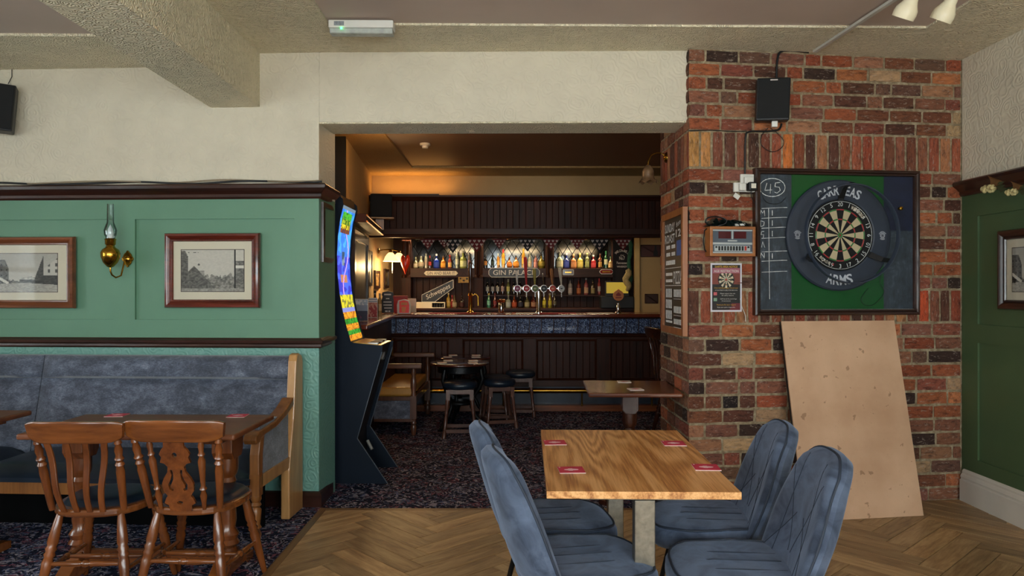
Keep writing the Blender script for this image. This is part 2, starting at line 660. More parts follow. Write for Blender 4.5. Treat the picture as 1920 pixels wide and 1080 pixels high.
# ------------------------------------------------------------------ ceilings
ceiling = sroot('ceiling', label='cream textured ceiling with smooth recessed panels and a boxed beam')
YW = R(0.94)
def yawed(m):
    m.M = Matrix.Rotation(YW, 4, 'Z')
part('slab', M['ceil_panel'], ceiling, lambda m: m.box(-6.3, 4.6, -2.8, 5.3, 3.0, 3.12))
BX0, BX1 = -1.975 + 0.08, -1.645 + 0.08     # beam faces in yawed axes
def border(m):
    yawed(m)
    m.box(BX1, 3.2, 4.36, 5.3, ZC, 3.01)
    m.box(BX1, -1.0, -2.8, 4.36, ZC, 3.01)
    m.box(2.52, 3.2, -2.8, 4.36, ZC, 3.01)
part('textured_border', M['ceil_tex'], ceiling, border)
def pan(m):
    yawed(m)
    m.box(-1.01, 2.53, -2.8, 4.37, ZC + 0.012, 3.0)
part('smooth_panel', M['ceil_panel'], ceiling, pan)
def bead(m):
    yawed(m)
    m.box(-1.0, 2.52, 4.354, 4.36, ZC - 0.001, ZC + 0.012)
    m.box(-1.0, -0.994, -2.8, 4.36, ZC - 0.001, ZC + 0.012)
    m.box(2.514, 2.52, -2.8, 4.36, ZC - 0.001, ZC + 0.012)
part('bead', M['ceil_tex'], ceiling, bead)
def beam(m):
    yawed(m)
    m.box(BX0, BX1, -2.8, 5.0, 2.60, 3.0)
part('beam', M['ceil_tex'], ceiling, beam, bevel=0.006)
def lborder(m):
    yawed(m)
    m.box(-6.3, BX0, 4.34, 5.3, 2.87, 3.0)
    m.box(-6.3, -5.4, -2.8, 4.34, 2.87, 3.0)
part('textured_border', M['ceil_tex'], ceiling, lborder)
def lpan(m):
    yawed(m)
    m.box(-5.42, BX0, -2.8, 4.35, 2.885, 3.0)
part('smooth_panel', M['ceil_panel'], ceiling, lpan)

# ------------------------------------------------------------------ panelled wall left of the opening
TL = 0.36
wl = sroot('wall_left', LB + (0,), WL.a, 'green panelled wall with cream wallpaper above')
ZR0, ZR1 = 2.0, 2.095         # picture rail
ZD0, ZD1 = 1.03, 1.095        # dado rail
part('upper_paper', M['cream'], wl, lambda m: m.box(-5.2, 0, 0, TL, ZR0 + 0.02, ZC + 0.02))
part('lower_paper', M['green_tex'], wl, lambda m: m.box(-5.2, 0, 0, TL, 0, ZD0 + 0.02))
part('panel_back', M['green'], wl, lambda m: m.box(-5.2, 0, 0.018, TL, ZD0 + 0.02, ZR0 + 0.02))
p1l, p1t = WL.px(253, 411)
p1r, p1b = WL.px(552, 600)
p0r, _ = WL.px(212, 417)
PWD = p1r - p1l
gap = p1l - p0r
part('rail_board', M['green'], wl, lambda m: m.box(-5.2, 0, 0, 0.02, p1t, ZR0 + 0.02))
part('rail_board', M['green'], wl, lambda m: m.box(-5.2, 0, 0, 0.02, ZD0 + 0.02, p1b))
xs = [(p1r, 0.0), (p0r, p1l), (p0r - PWD - gap, p0r - PWD), (p0r - 2 * PWD - 2 * gap, p0r - 2 * PWD - gap), (-5.2, p0r - 3 * PWD - 2 * gap)]
for a, b in xs:
    part('stile_board', M['green'], wl, lambda m: m.box(a, b, 0, 0.02, p1b, p1t))
RAILP = [(0.0, ZR0), (-0.012, ZR0), (-0.02, ZR0 + 0.012), (-0.02, ZR0 + 0.03), (-0.038, ZR0 + 0.05), (-0.055, ZR0 + 0.066), (-0.058, ZR0 + 0.085), (-0.05, ZR1), (0.0, ZR1)]
DADOP = [(0.0, ZD0), (-0.012, ZD0), (-0.02, ZD0 + 0.01), (-0.018, ZD0 + 0.024), (-0.032, ZD0 + 0.034), (-0.034, ZD0 + 0.05), (-0.02, ZD0 + 0.058), (-0.014, ZD1), (0.0, ZD1)]
BASEP = [(0.0, 0.0), (-0.022, 0.0), (-0.022, 0.075), (-0.012, 0.092), (0.0, 0.1)]
t1 = sroot('trim_1', LB + (0,), WL.a, 'dark wood picture rail above the green panelling')
part('moulding', M['rail'], t1, lambda m: m.run(RAILP, -5.2, 0.0, 0, -1))
part('moulding', M['rail'], t1, lambda m: m.run(RAILP, 0.0, TL + 0.03, 1, 0), rot=(0, 0, RV.a - WL.a))
t2 = sroot('trim_2', LB + (0,), WL.a, 'dark wood dado rail above the blue bench')
part('moulding', M['rail'], t2, lambda m: m.run(DADOP, -5.2, 0.0, 0, -1))
part('moulding', M['rail'], t2, lambda m: m.run(DADOP, 0.0, TL + 0.03, 1, 0), rot=(0, 0, RV.a - WL.a))
b1 = sroot('baseboard_left', LB + (0,), WL.a, 'dark skirting board at the foot of the green wall')
part('moulding', M['rail'], b1, lambda m: m.run(BASEP, -5.2, 0.0, 0, -1))
part('moulding', M['rail'], b1, lambda m: m.run(BASEP, 0.0, TL + 0.02, 1, 0), rot=(0, 0, RV.a - WL.a))
# lintel over the opening
ln_a = math.atan2(4.815 - 4.85, 1.14 + 1.254)
ln = sroot('wall_lintel', LB + (0,), ln_a, 'cream papered wall over the wide opening')
part('papered_face', M['cream'], ln, lambda m: m.box(-0.001, 2.42, 0, 0.33, 2.497, ZC + 0.02), bevel=0.006)
part('textured_soffit', M['ceil_tex'], ln, lambda m: m.box(0.0, 2.42, 0.004, 0.328, 2.488, 2.50))

# ------------------------------------------------------------------ brick wall and its return
def mortar_mat():
    n = N('lime_mortar')
    v = n.coord()
    f = n.noise(v, 30, 5)
    c = n.ramp(f, [(0.3, S('726048')), (0.55, S('9a8a6e')), (0.75, S('b8ab90'))])
    n.p(Base_Color=c, Roughness=0.95)
    n.bump(n.noise(v, 110, 4), 0.9, 0.008)
    return n.m
M['mortar'] = mortar_mat()
def brick_mat():
    n = N('old_brick')
    oi = n.n('ObjectInfo')
    v = n.coord()
    w = n.math('MULTIPLY', oi.outputs['Random'], 41.0)
    f = n.noise(v, 3.2, 6, 0.7, 0.3, w)
    g = n.noise(v, 15, 5, 0.65, 0, w)
    soot = n.ramp(f, [(0.34, (0.28, 0.25, 0.24, 1)), (0.48, (1.0, 0.97, 0.92, 1)), (0.68, (1.55, 1.45, 1.3, 1))])
    c = n.mix(0.8, oi.outputs['Color'], soot, 'MULTIPLY')
    sm = n.math('MULTIPLY', n.math('GREATER_THAN', n.noise(v, 4.5, 7, 0.75, 0.4, n.math('ADD', w, 9.0)), 0.58), 0.5)
    c = n.mix(sm, c, S('a8988a'))
    c = n.mix(n.math('MULTIPLY', n.math('LESS_THAN', g, 0.4), 0.35), c, S('2a201c'))
    n.p(Base_Color=c, Roughness=0.85)
    n.b.inputs['Specular IOR Level'].default_value = 0.3
    n.bump(n.math('ADD', f, n.math('MULTIPLY', g, 0.7)), 0.8, 0.008)
    return n.m
M['brick'] = brick_mat()
wb = sroot('wall_brick', (0, 0, 0), 0, 'old mixed brick wall with soldier courses')
_pb = PV.pt(-0.85, 0.011, 0)
_f0 = Vector((CB[0], CB[1], 0)) + WB.ey * 0.011 + PV.ey * 0.011
_f1 = Vector((CR[0] + 0.3, CR[1], 0)) + WB.ey * 0.03
_f1 = WB.pt(WBL + 0.3, 0.011, 0)
part('mortar_bed', M['mortar'], wb, lambda m: m.prism([(_f0.x, _f0.y), (_f1.x, _f1.y), (_f1.x, _f1.y + 0.7), (_pb.x, _pb.y)], 0, ZC + 0.02, 'xy'))
def brick_mesh(seed):
    r = random.Random(seed)
    m = MB()
    nx, nz = 4, 2
    vs_, fs_ = [], []
    for j in range(nz + 1):
        for i in range(nx + 1):
            e = 1 if i in (0, nx) or j in (0, nz) else 0
            x = -0.5 + i / nx
            z = -0.5 + j / nz
            if e:
                x += r.uniform(-0.012, 0.012)
                z += r.uniform(-0.03, 0.02) * (1 if z > 0 else -1)
            y = (0.3 + r.uniform(-0.1, 0.15)) if e else r.uniform(-0.06, 0.05)
            if i in (0, nx) and j in (0, nz):
                x *= 0.985
                z *= 0.95
                y += 0.06
            vs_.append((x, y, z))
    w = nx + 1
    for j in range(nz):
        for i in range(nx):
            fs_.append((j * w + i, j * w + i + 1, (j + 1) * w + i + 1, (j + 1) * w + i))
    ring = [i for i in range(w)] + [j * w + nx for j in range(1, nz + 1)] + [nz * w + i for i in range(nx - 1, -1, -1)] + [j * w for j in range(nz - 1, 0, -1)]
    k0 = len(vs_)
    for i in ring:
        vs_.append((vs_[i][0] * 0.99, 1.4, vs_[i][2] * 0.99))
    for a in range(len(ring)):
        b = (a + 1) % len(ring)
        fs_.append((ring[b], ring[a], k0 + a, k0 + b))
    m.add(vs_, fs_)
    o = m.build('brick', M['brick'], None, smooth=60)
    me = o.data
    bpy.data.objects.remove(o)
    return me
BM = [brick_mesh(i) for i in range(9)]
PAL = [('94492c', 5), ('a35834', 4), ('74442f', 5), ('87564a', 4), ('5c382c', 5), ('3c2a26', 3), ('9c6c52', 4), ('b86c40', 2), ('8a5844', 4), ('6e4e42', 4), ('2c2224', 2), ('b09070', 2), ('8a4a3c', 4)]
PALX = [c for c, k in PAL for _ in range(k)]
brng = random.Random(11)
def brick(fr, x0, x1, z0, z1, col=None, proud=0.0):
    j = 0.0155
    o = bpy.data.objects.new('brick', brng.choice(BM))
    COL.objects.link(o)
    o.parent = wb if fr is WB else wp
    vert = (z1 - z0) > (x1 - x0)
    w, h = x1 - x0 - j, z1 - z0 - j
    xm, zm = (x0 + x1) / 2, (z0 + z1) / 2
    o.location = fr.pt(xm, -proud + brng.uniform(-0.002, 0.003), zm)
    if vert:
        o.rotation_euler = (0, R(90), 0)
        o.rotation_mode = 'XYZ'
        mt = Matrix.Rotation(fr.a, 4, 'Z') @ Matrix.Rotation(R(90) + brng.uniform(-0.01, 0.01), 4, 'Y')
        o.rotation_euler = mt.to_euler()
        o.scale = (h, 0.013, w)
    else:
        mt = Matrix.Rotation(fr.a, 4, 'Z') @ Matrix.Rotation(brng.uniform(-0.008, 0.008) + (PI if brng.random() < 0.5 else 0), 4, 'Y')
        o.rotation_euler = mt.to_euler()
        o.scale = (w, 0.013, h)
    c = S(col or brng.choice(PALX))
    lum = 0.3 * c[0] + 0.6 * c[1] + 0.1 * c[2]
    c = tuple((lum + (a_ - lum) * 0.86) * t_ for a_, t_ in zip(c[:3], (0.9, 0.84, 0.74)))
    k = brng.uniform(0.85, 1.2)
    o.color = (c[0] * k, c[1] * k * brng.uniform(0.94, 1.06), c[2] * k, 1)
    return o
ROWS = []
z = ZC
for _ in range(6):
    ROWS.append((z - 0.0872, z, 's'))
    z -= 0.0872
ROWS.append((z - 0.237, z, 'v'))
z -= 0.237
for _ in range(9):
    ROWS.append((z - 0.0867, z, 's'))
    z -= 0.0867
ROWS.append((z - 0.22, z, 'v'))
z -= 0.22
_k = z / 13
for i in range(13):
    ROWS.append((z - _k, z, 's'))
    z -= _k
wp = sroot('wall_brick_return', (0, 0, 0), 0, 'brick side face of the wall beside the opening')
dbx0, dbz1 = WB.px(1413, 318)
dbx1, dbz0 = WB.px(1716, 588)
nb = 0
for ri, (z0, z1, kind) in enumerate(ROWS):
    for fr, a, b in ((WB, 0.0, WBL), (PV, -0.85, 0.0)):
        x = a + (0 if kind == 'v' else (0.0 if ri % 2 else -0.11) if fr is WB else (0.0 if ri % 2 else -0.1))
        while x < b - 0.02:
            if kind == 'v':
                w = 0.0795 + brng.uniform(-0.004, 0.004)
            else:
                w = 0.228 + brng.uniform(-0.012, 0.008) if brng.random() < (0.8 if fr is WB else 0.45) else 0.115
            x1 = x + w
            if b - x1 < 0.05:
                x1 = b
            xa = max(x, a)
            if x1 - xa > 0.03:
                hid = fr is WB and xa > dbx0 + 0.03 and x1 < dbx1 - 0.03 and z0 > dbz0 + 0.03 and z1 < dbz1 - 0.03
                if not hid:
                    col = None
                    if kind == 'v':
                        col = brng.choice(['8c4028', '9c5238', '7a4432', '6a4236', 'a8704a', '945034', '86503c', '5a3a30'])
                        if fr is WB and z1 > 2 and abs((xa + x1) / 2 - WB.px(1487, 280)[0]) < 0.041:
                            col = 'd07020'
                        if fr is WB and z1 > 2 and xa < 0.09:
                            col = 'c08a48'
                        if fr is WB and z1 < 2 and abs((xa + x1) / 2 - WB.px(1733, 575)[0]) < 0.041:
                            col = 'c0461e'
                    brick(fr, xa, x1, z0, z1, col, brng.uniform(-0.002, 0.004))
                    nb += 1
            x = x1
print('bricks', nb)

# ------------------------------------------------------------------ right hand wall
wr = sroot('wall_right', CR + (0,), WR.a, 'green panelled wall with shade in its paint colour and cream wallpaper above, on the right')
ZS0, ZS1 = 2.03, 2.115
part('upper_paper', M['cream'], wr, lambda m: m.box(-0.0, 4.6, 0, 0.2, ZS0 + 0.02, ZC + 0.02))
part('panel_back', M['shaded_green'], wr, lambda m: m.box(-0.0, 4.6, 0.012, 0.2, 0, ZS0 + 0.02))
q1l, q1t = WR.px(1833, 405)
_, q1b = WR.px(1835, 608)
_, q2t = WR.px(1837, 643)
_, q2b = WR.px(1832, 863)
for z0, z1 in ((q1t, ZS0 + 0.02), (q2t, q1b), (0.0, q2b)):
    part('rail_board', M['shaded_green'], wr, lambda m: m.box(0, 4.6, 0, 0.02, z0, z1))
x = 0.0
for k in range(5):
    a, b = (0, q1l) if k == 0 else (q1l + k * 0.98 - 0.13, q1l + k * 0.98)
    for z0, z1 in ((q1b, q1t), (q2b, q2t)):
        part('stile_board', M['shaded_green'], wr, lambda m: m.box(a, b, 0, 0.02, z0, z1))
t3 = sroot('trim_3', CR + (0,), WR.a, 'dark wood picture rail on the right hand wall')
part('moulding', M['rail'], t3, lambda m: m.run([(y * 1.25, zz + ZS0 - ZR0) for y, zz in RAILP], 0.01, 4.6))
b2 = sroot('baseboard_right', CR + (0,), WR.a, 'tall white moulded skirting board on the right')
part('moulding', M['white_gloss'], b2, lambda m: m.run([(0, 0), (-0.03, 0), (-0.03, 0.145), (-0.022, 0.15), (-0.022, 0.158), (-0.026, 0.165), (-0.02, 0.18), (-0.012, 0.188), (-0.013, 0.2), (-0.006, 0.212), (0, 0.216)], 0.02, 4.6))

# ------------------------------------------------------------------ unseen walls with the windows that light the room
def holed(name, loc, rotz, L, H, holes, mt, label):
    o = sroot(name, loc, rotz, label)
    def f(m):
        x = 0
        for a, b, z0, z1 in holes:
            m.box(x, a, 0, 0.2, 0, H)
            m.box(a, b, 0, 0.2, 0, z0)
            m.box(a, b, 0, 0.2, z1, H)
            x = b
        m.box(x, L, 0, 0.2, 0, H)
    part('plaster', mt, o, f)
    return o
HB = [(4.6 - 1.7 - 0.8, 4.6 - 1.7 + 0.8, 0.8, 2.45), (4.6 + 0.65 - 0.8, 4.6 + 0.65 + 0.8, 0.8, 2.45), (4.6 + 3.0 - 0.8, 4.6 + 3.0 + 0.8, 0.8, 2.45)]
holed('wall_back', (4.6, -2.55 + 0.0, 0), R(180), 10.9, 3.0, HB, M['cream'], 'cream wall behind the viewer with three windows')
HL = [(2.6 - 0.75, 2.6 + 0.75, 0.8, 2.45), (4.8 - 0.75, 4.8 + 0.75, 0.8, 2.45)]
holed('wall_side', (-5.8, -2.6, 0), R(90), 7.7, 3.0, HL, M['cream'], 'cream side wall on the far left with two windows')
holed('wall_right_rear', (3.09, 0.4, 0), R(-90), 3.2, 3.0, [(0.5, 2.1, 0.8, 2.45)], M['cream'], 'cream wall with an added window to the right behind the viewer')
def window(k, loc, rotz):
    o = sroot('window_%d' % k, loc, rotz, 'white framed sash window')
    part('frame', M['white_gloss'], o, lambda m: (m.sweep_rect(-0.8, 0.8, 0.8, 2.45, [(0, 0.1), (0, 0.02), (0.06, 0.02), (0.06, 0.1)]), m.box(-0.03, 0.03, 0.03, 0.09, 0.85, 2.4), m.box(-0.76, 0.76, 0.03, 0.09, 1.6, 1.65)))
    part('pane', M['clear'], o, lambda m: m.box(-0.75, 0.75, 0.058, 0.062, 0.85, 2.4))
for k, xw in enumerate((-3.0, -0.65, 1.7)):
    window(k + 1, (xw, -2.55, 0), R(180))
for k, yw in enumerate((0.0, 2.2)):
    window(k + 4, (-5.8, yw, 0), R(90))
window(6, (3.09, -0.9, 0), R(-90))  # added unseen window, put in to light the beam's right side

# ------------------------------------------------------------------ bar room shell
ZB = 2.755
br = sroot('ceiling_bar', label='brown bar room ceiling with a textured border')
part('slab', M['barceil'], br, lambda m: m.box(-2.6, 4.4, 5.1, 11.3, ZB + 0.06, ZB + 0.2))
def bb(m):
    m.box(-2.6, 4.4, 8.3, 8.95, ZB, ZB + 0.07)
    m.box(-2.6, -1.11, 5.12, 8.3, ZB, ZB + 0.07)
    m.box(2.4, 4.4, 5.12, 8.3, ZB, ZB + 0.07)
M['barborder'] = anaglypta('bar_textured_border', 'b0905c', 1.0, 22)
part('textured_border', M['barborder'], br, bb)
part('smooth_panel', M['barceil'], br, lambda m: m.box(-1.12, 2.41, 5.12, 8.31, ZB + 0.02, ZB + 0.07))
wbk = sroot('wall_bar', label='ochre wall above the bar canopy')
part('plaster', M['barwall'], wbk, lambda m: m.box(-1.75, 3.4, 8.9, 9.0, 2.3, ZB + 0.03))
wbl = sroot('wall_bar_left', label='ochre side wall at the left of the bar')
part('plaster', M['barwall'], wbl, lambda m: m.prism([(-1.47, 6.6), (-1.67, 8.9), (-1.67, 10.6), (-2.2, 10.6), (-2.2, 6.6)], 0, ZB + 0.03, 'xy'))
part('alcove_back', M['barwall'], wbl, lambda m: m.box(-2.3, -2.2, 5.3, 6.7, 0, ZB + 0.03))
part('end_shade_board', M['black'], wbl, lambda m: m.box(-2.2, -1.465, 6.57, 6.6, 0, ZB))  # black sheet on the pier end stands in for the alcove's darkness
wbr = sroot('wall_bar_right', label='cream wall at the right of the back bar')
part('plaster', M['barwall'], wbr, lambda m: (m.box(1.66, 3.4, 10.0, 10.1, 0, 2.45), m.box(3.3, 3.4, 5.2, 10.0, 0, ZB + 0.03)))
wbb = sroot('wall_bar_back', label='dark wall behind the back bar')
part('panelling', M['barwood'], wbb, lambda m: m.box(-2.2, 3.4, 10.5, 10.6, 0, ZB))
part('shell', M['barwood'], wbb, lambda m: m.box(-1.7, 3.4, 8.95, 10.6, 2.42, 2.46))
# ------------------------------------------------------------------ velvet chairs and the oak table
def velvet_mat(name, a, b):
    n = N(name)
    v = n.coord()
    f = n.noise(v, 7, 4, 0.6, 1.2)
    g = n.noise(v, 260, 2)
    c = n.ramp(f, [(0.32, S(a)), (0.55, S(b)), (0.72, shift(S(b), 1.25))])
    n.p(Base_Color=c, Roughness=0.75, Sheen_Weight=0.6, Sheen_Roughness=0.4)
    n.b.inputs['Sheen Tint'].default_value = S('9fb0cc')
    n.b.inputs['Specular IOR Level'].default_value = 0.15
    n.bump(n.math('ADD', n.math('MULTIPLY', f, 0.4), g), 0.12, 0.003)
    return n.m
M['velvet'] = velvet_mat('blue_grey_velvet', '343d4e', '535f74')
M['seam'] = plain('dark_piping', '222c3b', 0.7)

def velvet_chair(label, loc, rotz):
    t = thing('velvet_chair', label, 'chair', loc, rotz, 'velvet chairs at the oak table')
    def back_pt(sx, tt, side):
        # tt 0..1 up the back, sx -1..1 across; side 0 front face, 1 outer shell
        z = 0.40 + 0.46 * tt - 0.05 * abs(sx) ** 4 * tt ** 3
        w = 0.222 + 0.022 * math.sin(PI * min(1, tt * 1.25)) - 0.05 * max(0, tt - 0.42) ** 1.6 / 0.58 ** 1.6
        x = sx * w
        lean = -0.205 - 0.03 * tt - 0.065 * tt * tt + 0.055 * (1 - tt) ** 3
        wrap = 0.055 * abs(sx) ** 2.2 * (1 - 0.35 * tt)
        e = (1 - abs(sx) ** 5) * (1 - abs(2 * tt - 1) ** 9)
        th = 0.012 + 0.036 * max(0.0, e) ** 0.5
        return (x, lean + wrap + (th if side == 0 else -th), z)
    def shell(m, inner):
        nu, nv = 22, 22
        m.grid(lambda u, v: back_pt(2 * u - 1, v, 0), nu, nv)
        m.grid(lambda u, v: back_pt(1 - 2 * u, v, 1), nu, nv)
        edge = [(-1, k / nv) for k in range(nv + 1)] + [(-1 + 2 * k / nu, 1) for k in range(1, nu + 1)] + [(1, 1 - k / nv) for k in range(1, nv + 1)] + [(1 - 2 * k / nu, 0) for k in range(1, nu)]
        vs_, fs_ = [], []
        for a, b in edge:
            vs_ += [back_pt(a, b, 0), back_pt(a, b, 1)]
        for i in range(len(edge)):
            j = (i + 1) % len(edge)
            fs_.append((2 * i, 2 * i + 1, 2 * j + 1, 2 * j))
        m.add(vs_, fs_)
    bk = part('backrest', M['velvet'], t, lambda m: shell(m, 0), smooth=70)
    bound = [(-1, k / 24) for k in range(25)] + [(-1 + 2 * k / 16, 1) for k in range(1, 17)] + [(1, 1 - k / 24) for k in range(1, 25)]
    def mid(a, b, s=0):
        p, q = Vector(back_pt(a, b, 0)), Vector(back_pt(a, b, 1))
        return p.lerp(q, s)
    part('piping', M['seam'], bk, lambda m: m.tube([mid(a * 1.004, b, 0.08) for a, b in bound], 0.0045, 6), smooth=60)
    def quilting(m):
        def line(f):
            m.tube([tuple(Vector(back_pt(*f(k / 14), 0)) + Vector((0, 0.0005, 0))) for k in range(15)], 0.0013, 5)
        for s in (-1, 1):
            line(lambda k: (s * (0.55 - 0.25 * k + 0.2 * k * k), 0.12 + 0.83 * k))
            line(lambda k: (s * (0.05 + 0.75 * k ** 1.3), 0.25 + 0.6 * k))
            line(lambda k: (s * (0.9 - 0.75 * k), 0.12 + 0.4 * k))
    part('quilting_seam', M['seam'], bk, quilting, smooth=60)
    def seat_pt(u, v):
        # closed pillow: u around, v from underside centre over the rim to the top centre
        a = 2 * PI * u
        ca, sa = math.cos(a), math.sin(a)
        k = (abs(ca) ** 3.4 + abs(sa) ** 3.4) ** (-1 / 3.4)
        prof = [(0.0, 0.385), (0.6, 0.385), (0.93, 0.392), (0.99, 0.41), (1.0, 0.43), (0.99, 0.45), (0.94, 0.468), (0.8, 0.477), (0.5, 0.478), (0.0, 0.47)]
        j = v * (len(prof) - 1)
        i = min(int(j), len(prof) - 2)
        f = j - i
        r = prof[i][0] * (1 - f) + prof[i + 1][0] * f
        z = prof[i][1] * (1 - f) + prof[i + 1][1] * f
        y = 0.03 + k * sa * r * 0.235
        x = k * ca * r * (0.235 if sa > -0.2 else 0.225)
        z += 0.02 * max(0, (y - 0.1)) * 2 if v > 0.5 else 0
        z -= 0.05 * max(0, y - 0.17) * 3
        if v > 0.6:
            z += 0.035 * (abs(x) / 0.235) ** 4 * (1 - r * 0.2) * max(0, 0.12 - y) * 3
        return (x, y, z)
    st = part('seat', M['velvet'], t, lambda m: m.grid(seat_pt, 40, 27, True), smooth=70)
    part('piping', M['seam'], st, lambda m: m.tube([tuple(Vector(seat_pt(k / 48, 6.0 / 9)) * 1.0 + Vector((0, 0, 0.001))) for k in range(48)], 0.0042, 6, True), smooth=60)
    def sq(m):
        for xx in (-0.15, -0.08, 0.0, 0.08, 0.15):
            m.tube([(xx, -0.12 + 0.33 * k / 10, 0.4795 - 0.003 * abs(xx) * 10 - (0.012 * max(0, k - 7) / 3)) for k in range(11)], 0.0015, 5)
    part('quilting_seam', M['seam'], st, sq, smooth=60)
    part('underframe', M['blackm'], t, lambda m: (m.box(-0.13, 0.13, -0.11, 0.15, 0.368, 0.39)))
    for sx in (-1, 1):
        for sy in (-1, 1):
            part('leg', M['blackm'], t, lambda m: m.cyl((sx * 0.2, 0.02 + sy * 0.2, 0.0), (sx * 0.125, 0.02 + sy * 0.115, 0.385), 0.009, 0.014, 12), smooth=40)
    return t
velvet_chair('blue velvet chair left of the oak table, nearer the viewer', (0.225, 2.62, 0.007), R(-90 + 11))
velvet_chair('blue velvet chair left of the oak table, farther one by the carpet', (0.155, 3.10, 0.007), R(-90 + 8))
velvet_chair('blue velvet chair right of the oak table, nearest the viewer', (0.80, 2.56, 0.007), R(90 - 5))
velvet_chair('blue velvet chair right of the oak table, farther one by the brick wall', (0.83, 3.10, 0.007), R(90 - 6))

def oak_mat():
    n = N('oak_laminate')
    v = n.coord((1.0, 0.16, 1))
    f0 = n.noise(v, 2.6, 2, 0.45, 0.6)
    warp = n.math('MULTIPLY', f0, 50.0)
    rings = n.math('SINE', n.math('MULTIPLY', warp, 3.0), 0)
    fine = n.noise(n.coord((1, 0.03, 1)), 150, 3, 0.6, 0.3)
    k = n.math('ADD', n.math('MULTIPLY', rings, 0.12), n.math('MULTIPLY', fine, 0.7))
    c = n.ramp(k, [(0.12, S('94582a')), (0.30, S('c0864a')), (0.46, S('dba56a')), (0.66, S('e6b47c'))])
    n.p(Base_Color=c, Roughness=0.38)
    return n.m
M['oak'] = oak_mat()
M['steel'] = plain('worn_steel', '7c766a', 0.4, 0.75, 0.25, 40, 0.15)
# main table: top corners from the photograph at 0.75 m height
ot = thing('oak_table', 'light oak laminate table on steel legs between the velvet chairs', 'table', (0.445, 2.99, 0.007), R(-1.2))
part('tabletop', M['oak'], ot, lambda m: m.box(-0.32, 0.32, -0.535, 0.535, 0.718, 0.743), bevel=0.002)
for sy in (-1, 1):
    lg = part('leg', M['steel'], ot, lambda m: (m.box(-0.018, 0.052, sy * 0.42 - 0.03, sy * 0.42 + 0.03, 0.015, 0.69)), bevel=0.003)
    part('foot', M['steel'], ot, lambda m: (m.box(-0.26, 0.26, sy * 0.42 - 0.035, sy * 0.42 + 0.035, 0.0, 0.02)), bevel=0.003)
    part('crossbar', M['steel'], ot, lambda m: (m.box(-0.2, 0.2, sy * 0.42 - 0.025, sy * 0.42 + 0.025, 0.69, 0.718)), bevel=0.002)

M['mat_red'] = plain('coaster_red', 'c42c4c', 0.6, var=0.05)
M['mat_pink'] = plain('coaster_print', 'e6b8c0', 0.7, var=0.05)
M['mat_edge'] = plain('coaster_board', 'cfb9b0', 0.8)
def coaster(label, loc, rotz, group, red=True, scale=1.0):
    t = thing('coaster', label, 'coaster', loc, rotz, group)
    part('board', M['mat_edge'], t, lambda m: m.box(-0.047 * scale, 0.047 * scale, -0.047 * scale, 0.047 * scale, 0, 0.0026))
    part('printed_face', M['mat_red'] if red else M['paper'], t, lambda m: m.box(-0.0468 * scale, 0.0468 * scale, -0.0468 * scale, 0.0468 * scale, 0.0026, 0.0032))
    def pr(m):
        m.prism([(0.03 * math.cos(a) * 0.9, 0.012 * math.sin(a)) for a in [k * PI / 8 for k in range(16)]], 0.0032, 0.0034, 'xy')
        m.prism([(-0.012, -0.016), (0.004, -0.018), (0.006, 0.018), (-0.01, 0.016)], 0.0032, 0.00345, 'xy')
        m.box(-0.042, -0.036, 0.03, 0.042, 0.0032, 0.0034)
    part('emblem', M['mat_pink'] if red else M['mat_red'], t, pr)
    return t
ZT = 0.7505
def at_z(u, v, z):
    Y = (CH - z) * F / (v - 540)
    return ((u - 960) * Y / F, Y, z)
for nm, u, v, r in (('far left corner', 1040, 830.5, 3), ('far right corner', 1263, 832, -2), ('near left corner', 1071, 882, 3), ('near right corner', 1324, 877, -4)):
    coaster('red square coaster near the %s of the oak table' % nm, at_z(u, v, ZT), R(r), 'red coasters on the oak table')

# ------------------------------------------------------------------ turned wooden chairs
M['beech'] = wood('varnished_beech', '4a2410', '8c4f24', 'z', 1.0, 0.26, 0.5, streak=9)
M['beechx'] = wood('varnished_beech_long', '522a12', '965828', 'x', 1.0, 0.26, 0.5, streak=9)
M['mahog'] = wood('dark_varnish', '240f08', '4c2414', 'z', 1.0, 0.25, 0.5, streak=9)
M['mahogx'] = wood('dark_varnish_long', '240f08', '4e2716', 'x', 1.0, 0.22, 0.5, streak=9)
M['navy'] = plain('navy_vinyl', '15212f', 0.35, var=0.15, bump=0.1, bs=120)
LEGP = [(0, 0.012), (0.03, 0.014), (0.42, 0.021), (0.5, 0.024), (0.55, 0.019), (0.58, 0.025), (0.61, 0.019), (0.64, 0.025), (0.67, 0.019), (0.71, 0.024), (0.9, 0.019), (1, 0.014)]
STRP = [(0, 0.008), (0.2, 0.011), (0.42, 0.014), (0.45, 0.010), (0.48, 0.016), (0.52, 0.016), (0.55, 0.010), (0.58, 0.014), (0.8, 0.011), (1, 0.008)]
POSTP = [(0, 0.013), (0.08, 0.015), (0.55, 0.019), (0.62, 0.016), (0.65, 0.021), (0.69, 0.014), (0.73, 0.021), (0.77, 0.014), (0.85, 0.018), (0.93, 0.012), (0.95, 0.017), (1, 0.012)]
SPINP = [(0, 0.009), (0.1, 0.011), (0.2, 0.016), (0.27, 0.010), (0.3, 0.017), (0.34, 0.010), (0.45, 0.012), (0.7, 0.017), (0.76, 0.010), (0.79, 0.016), (0.83, 0.010), (0.92, 0.014), (1, 0.006)]
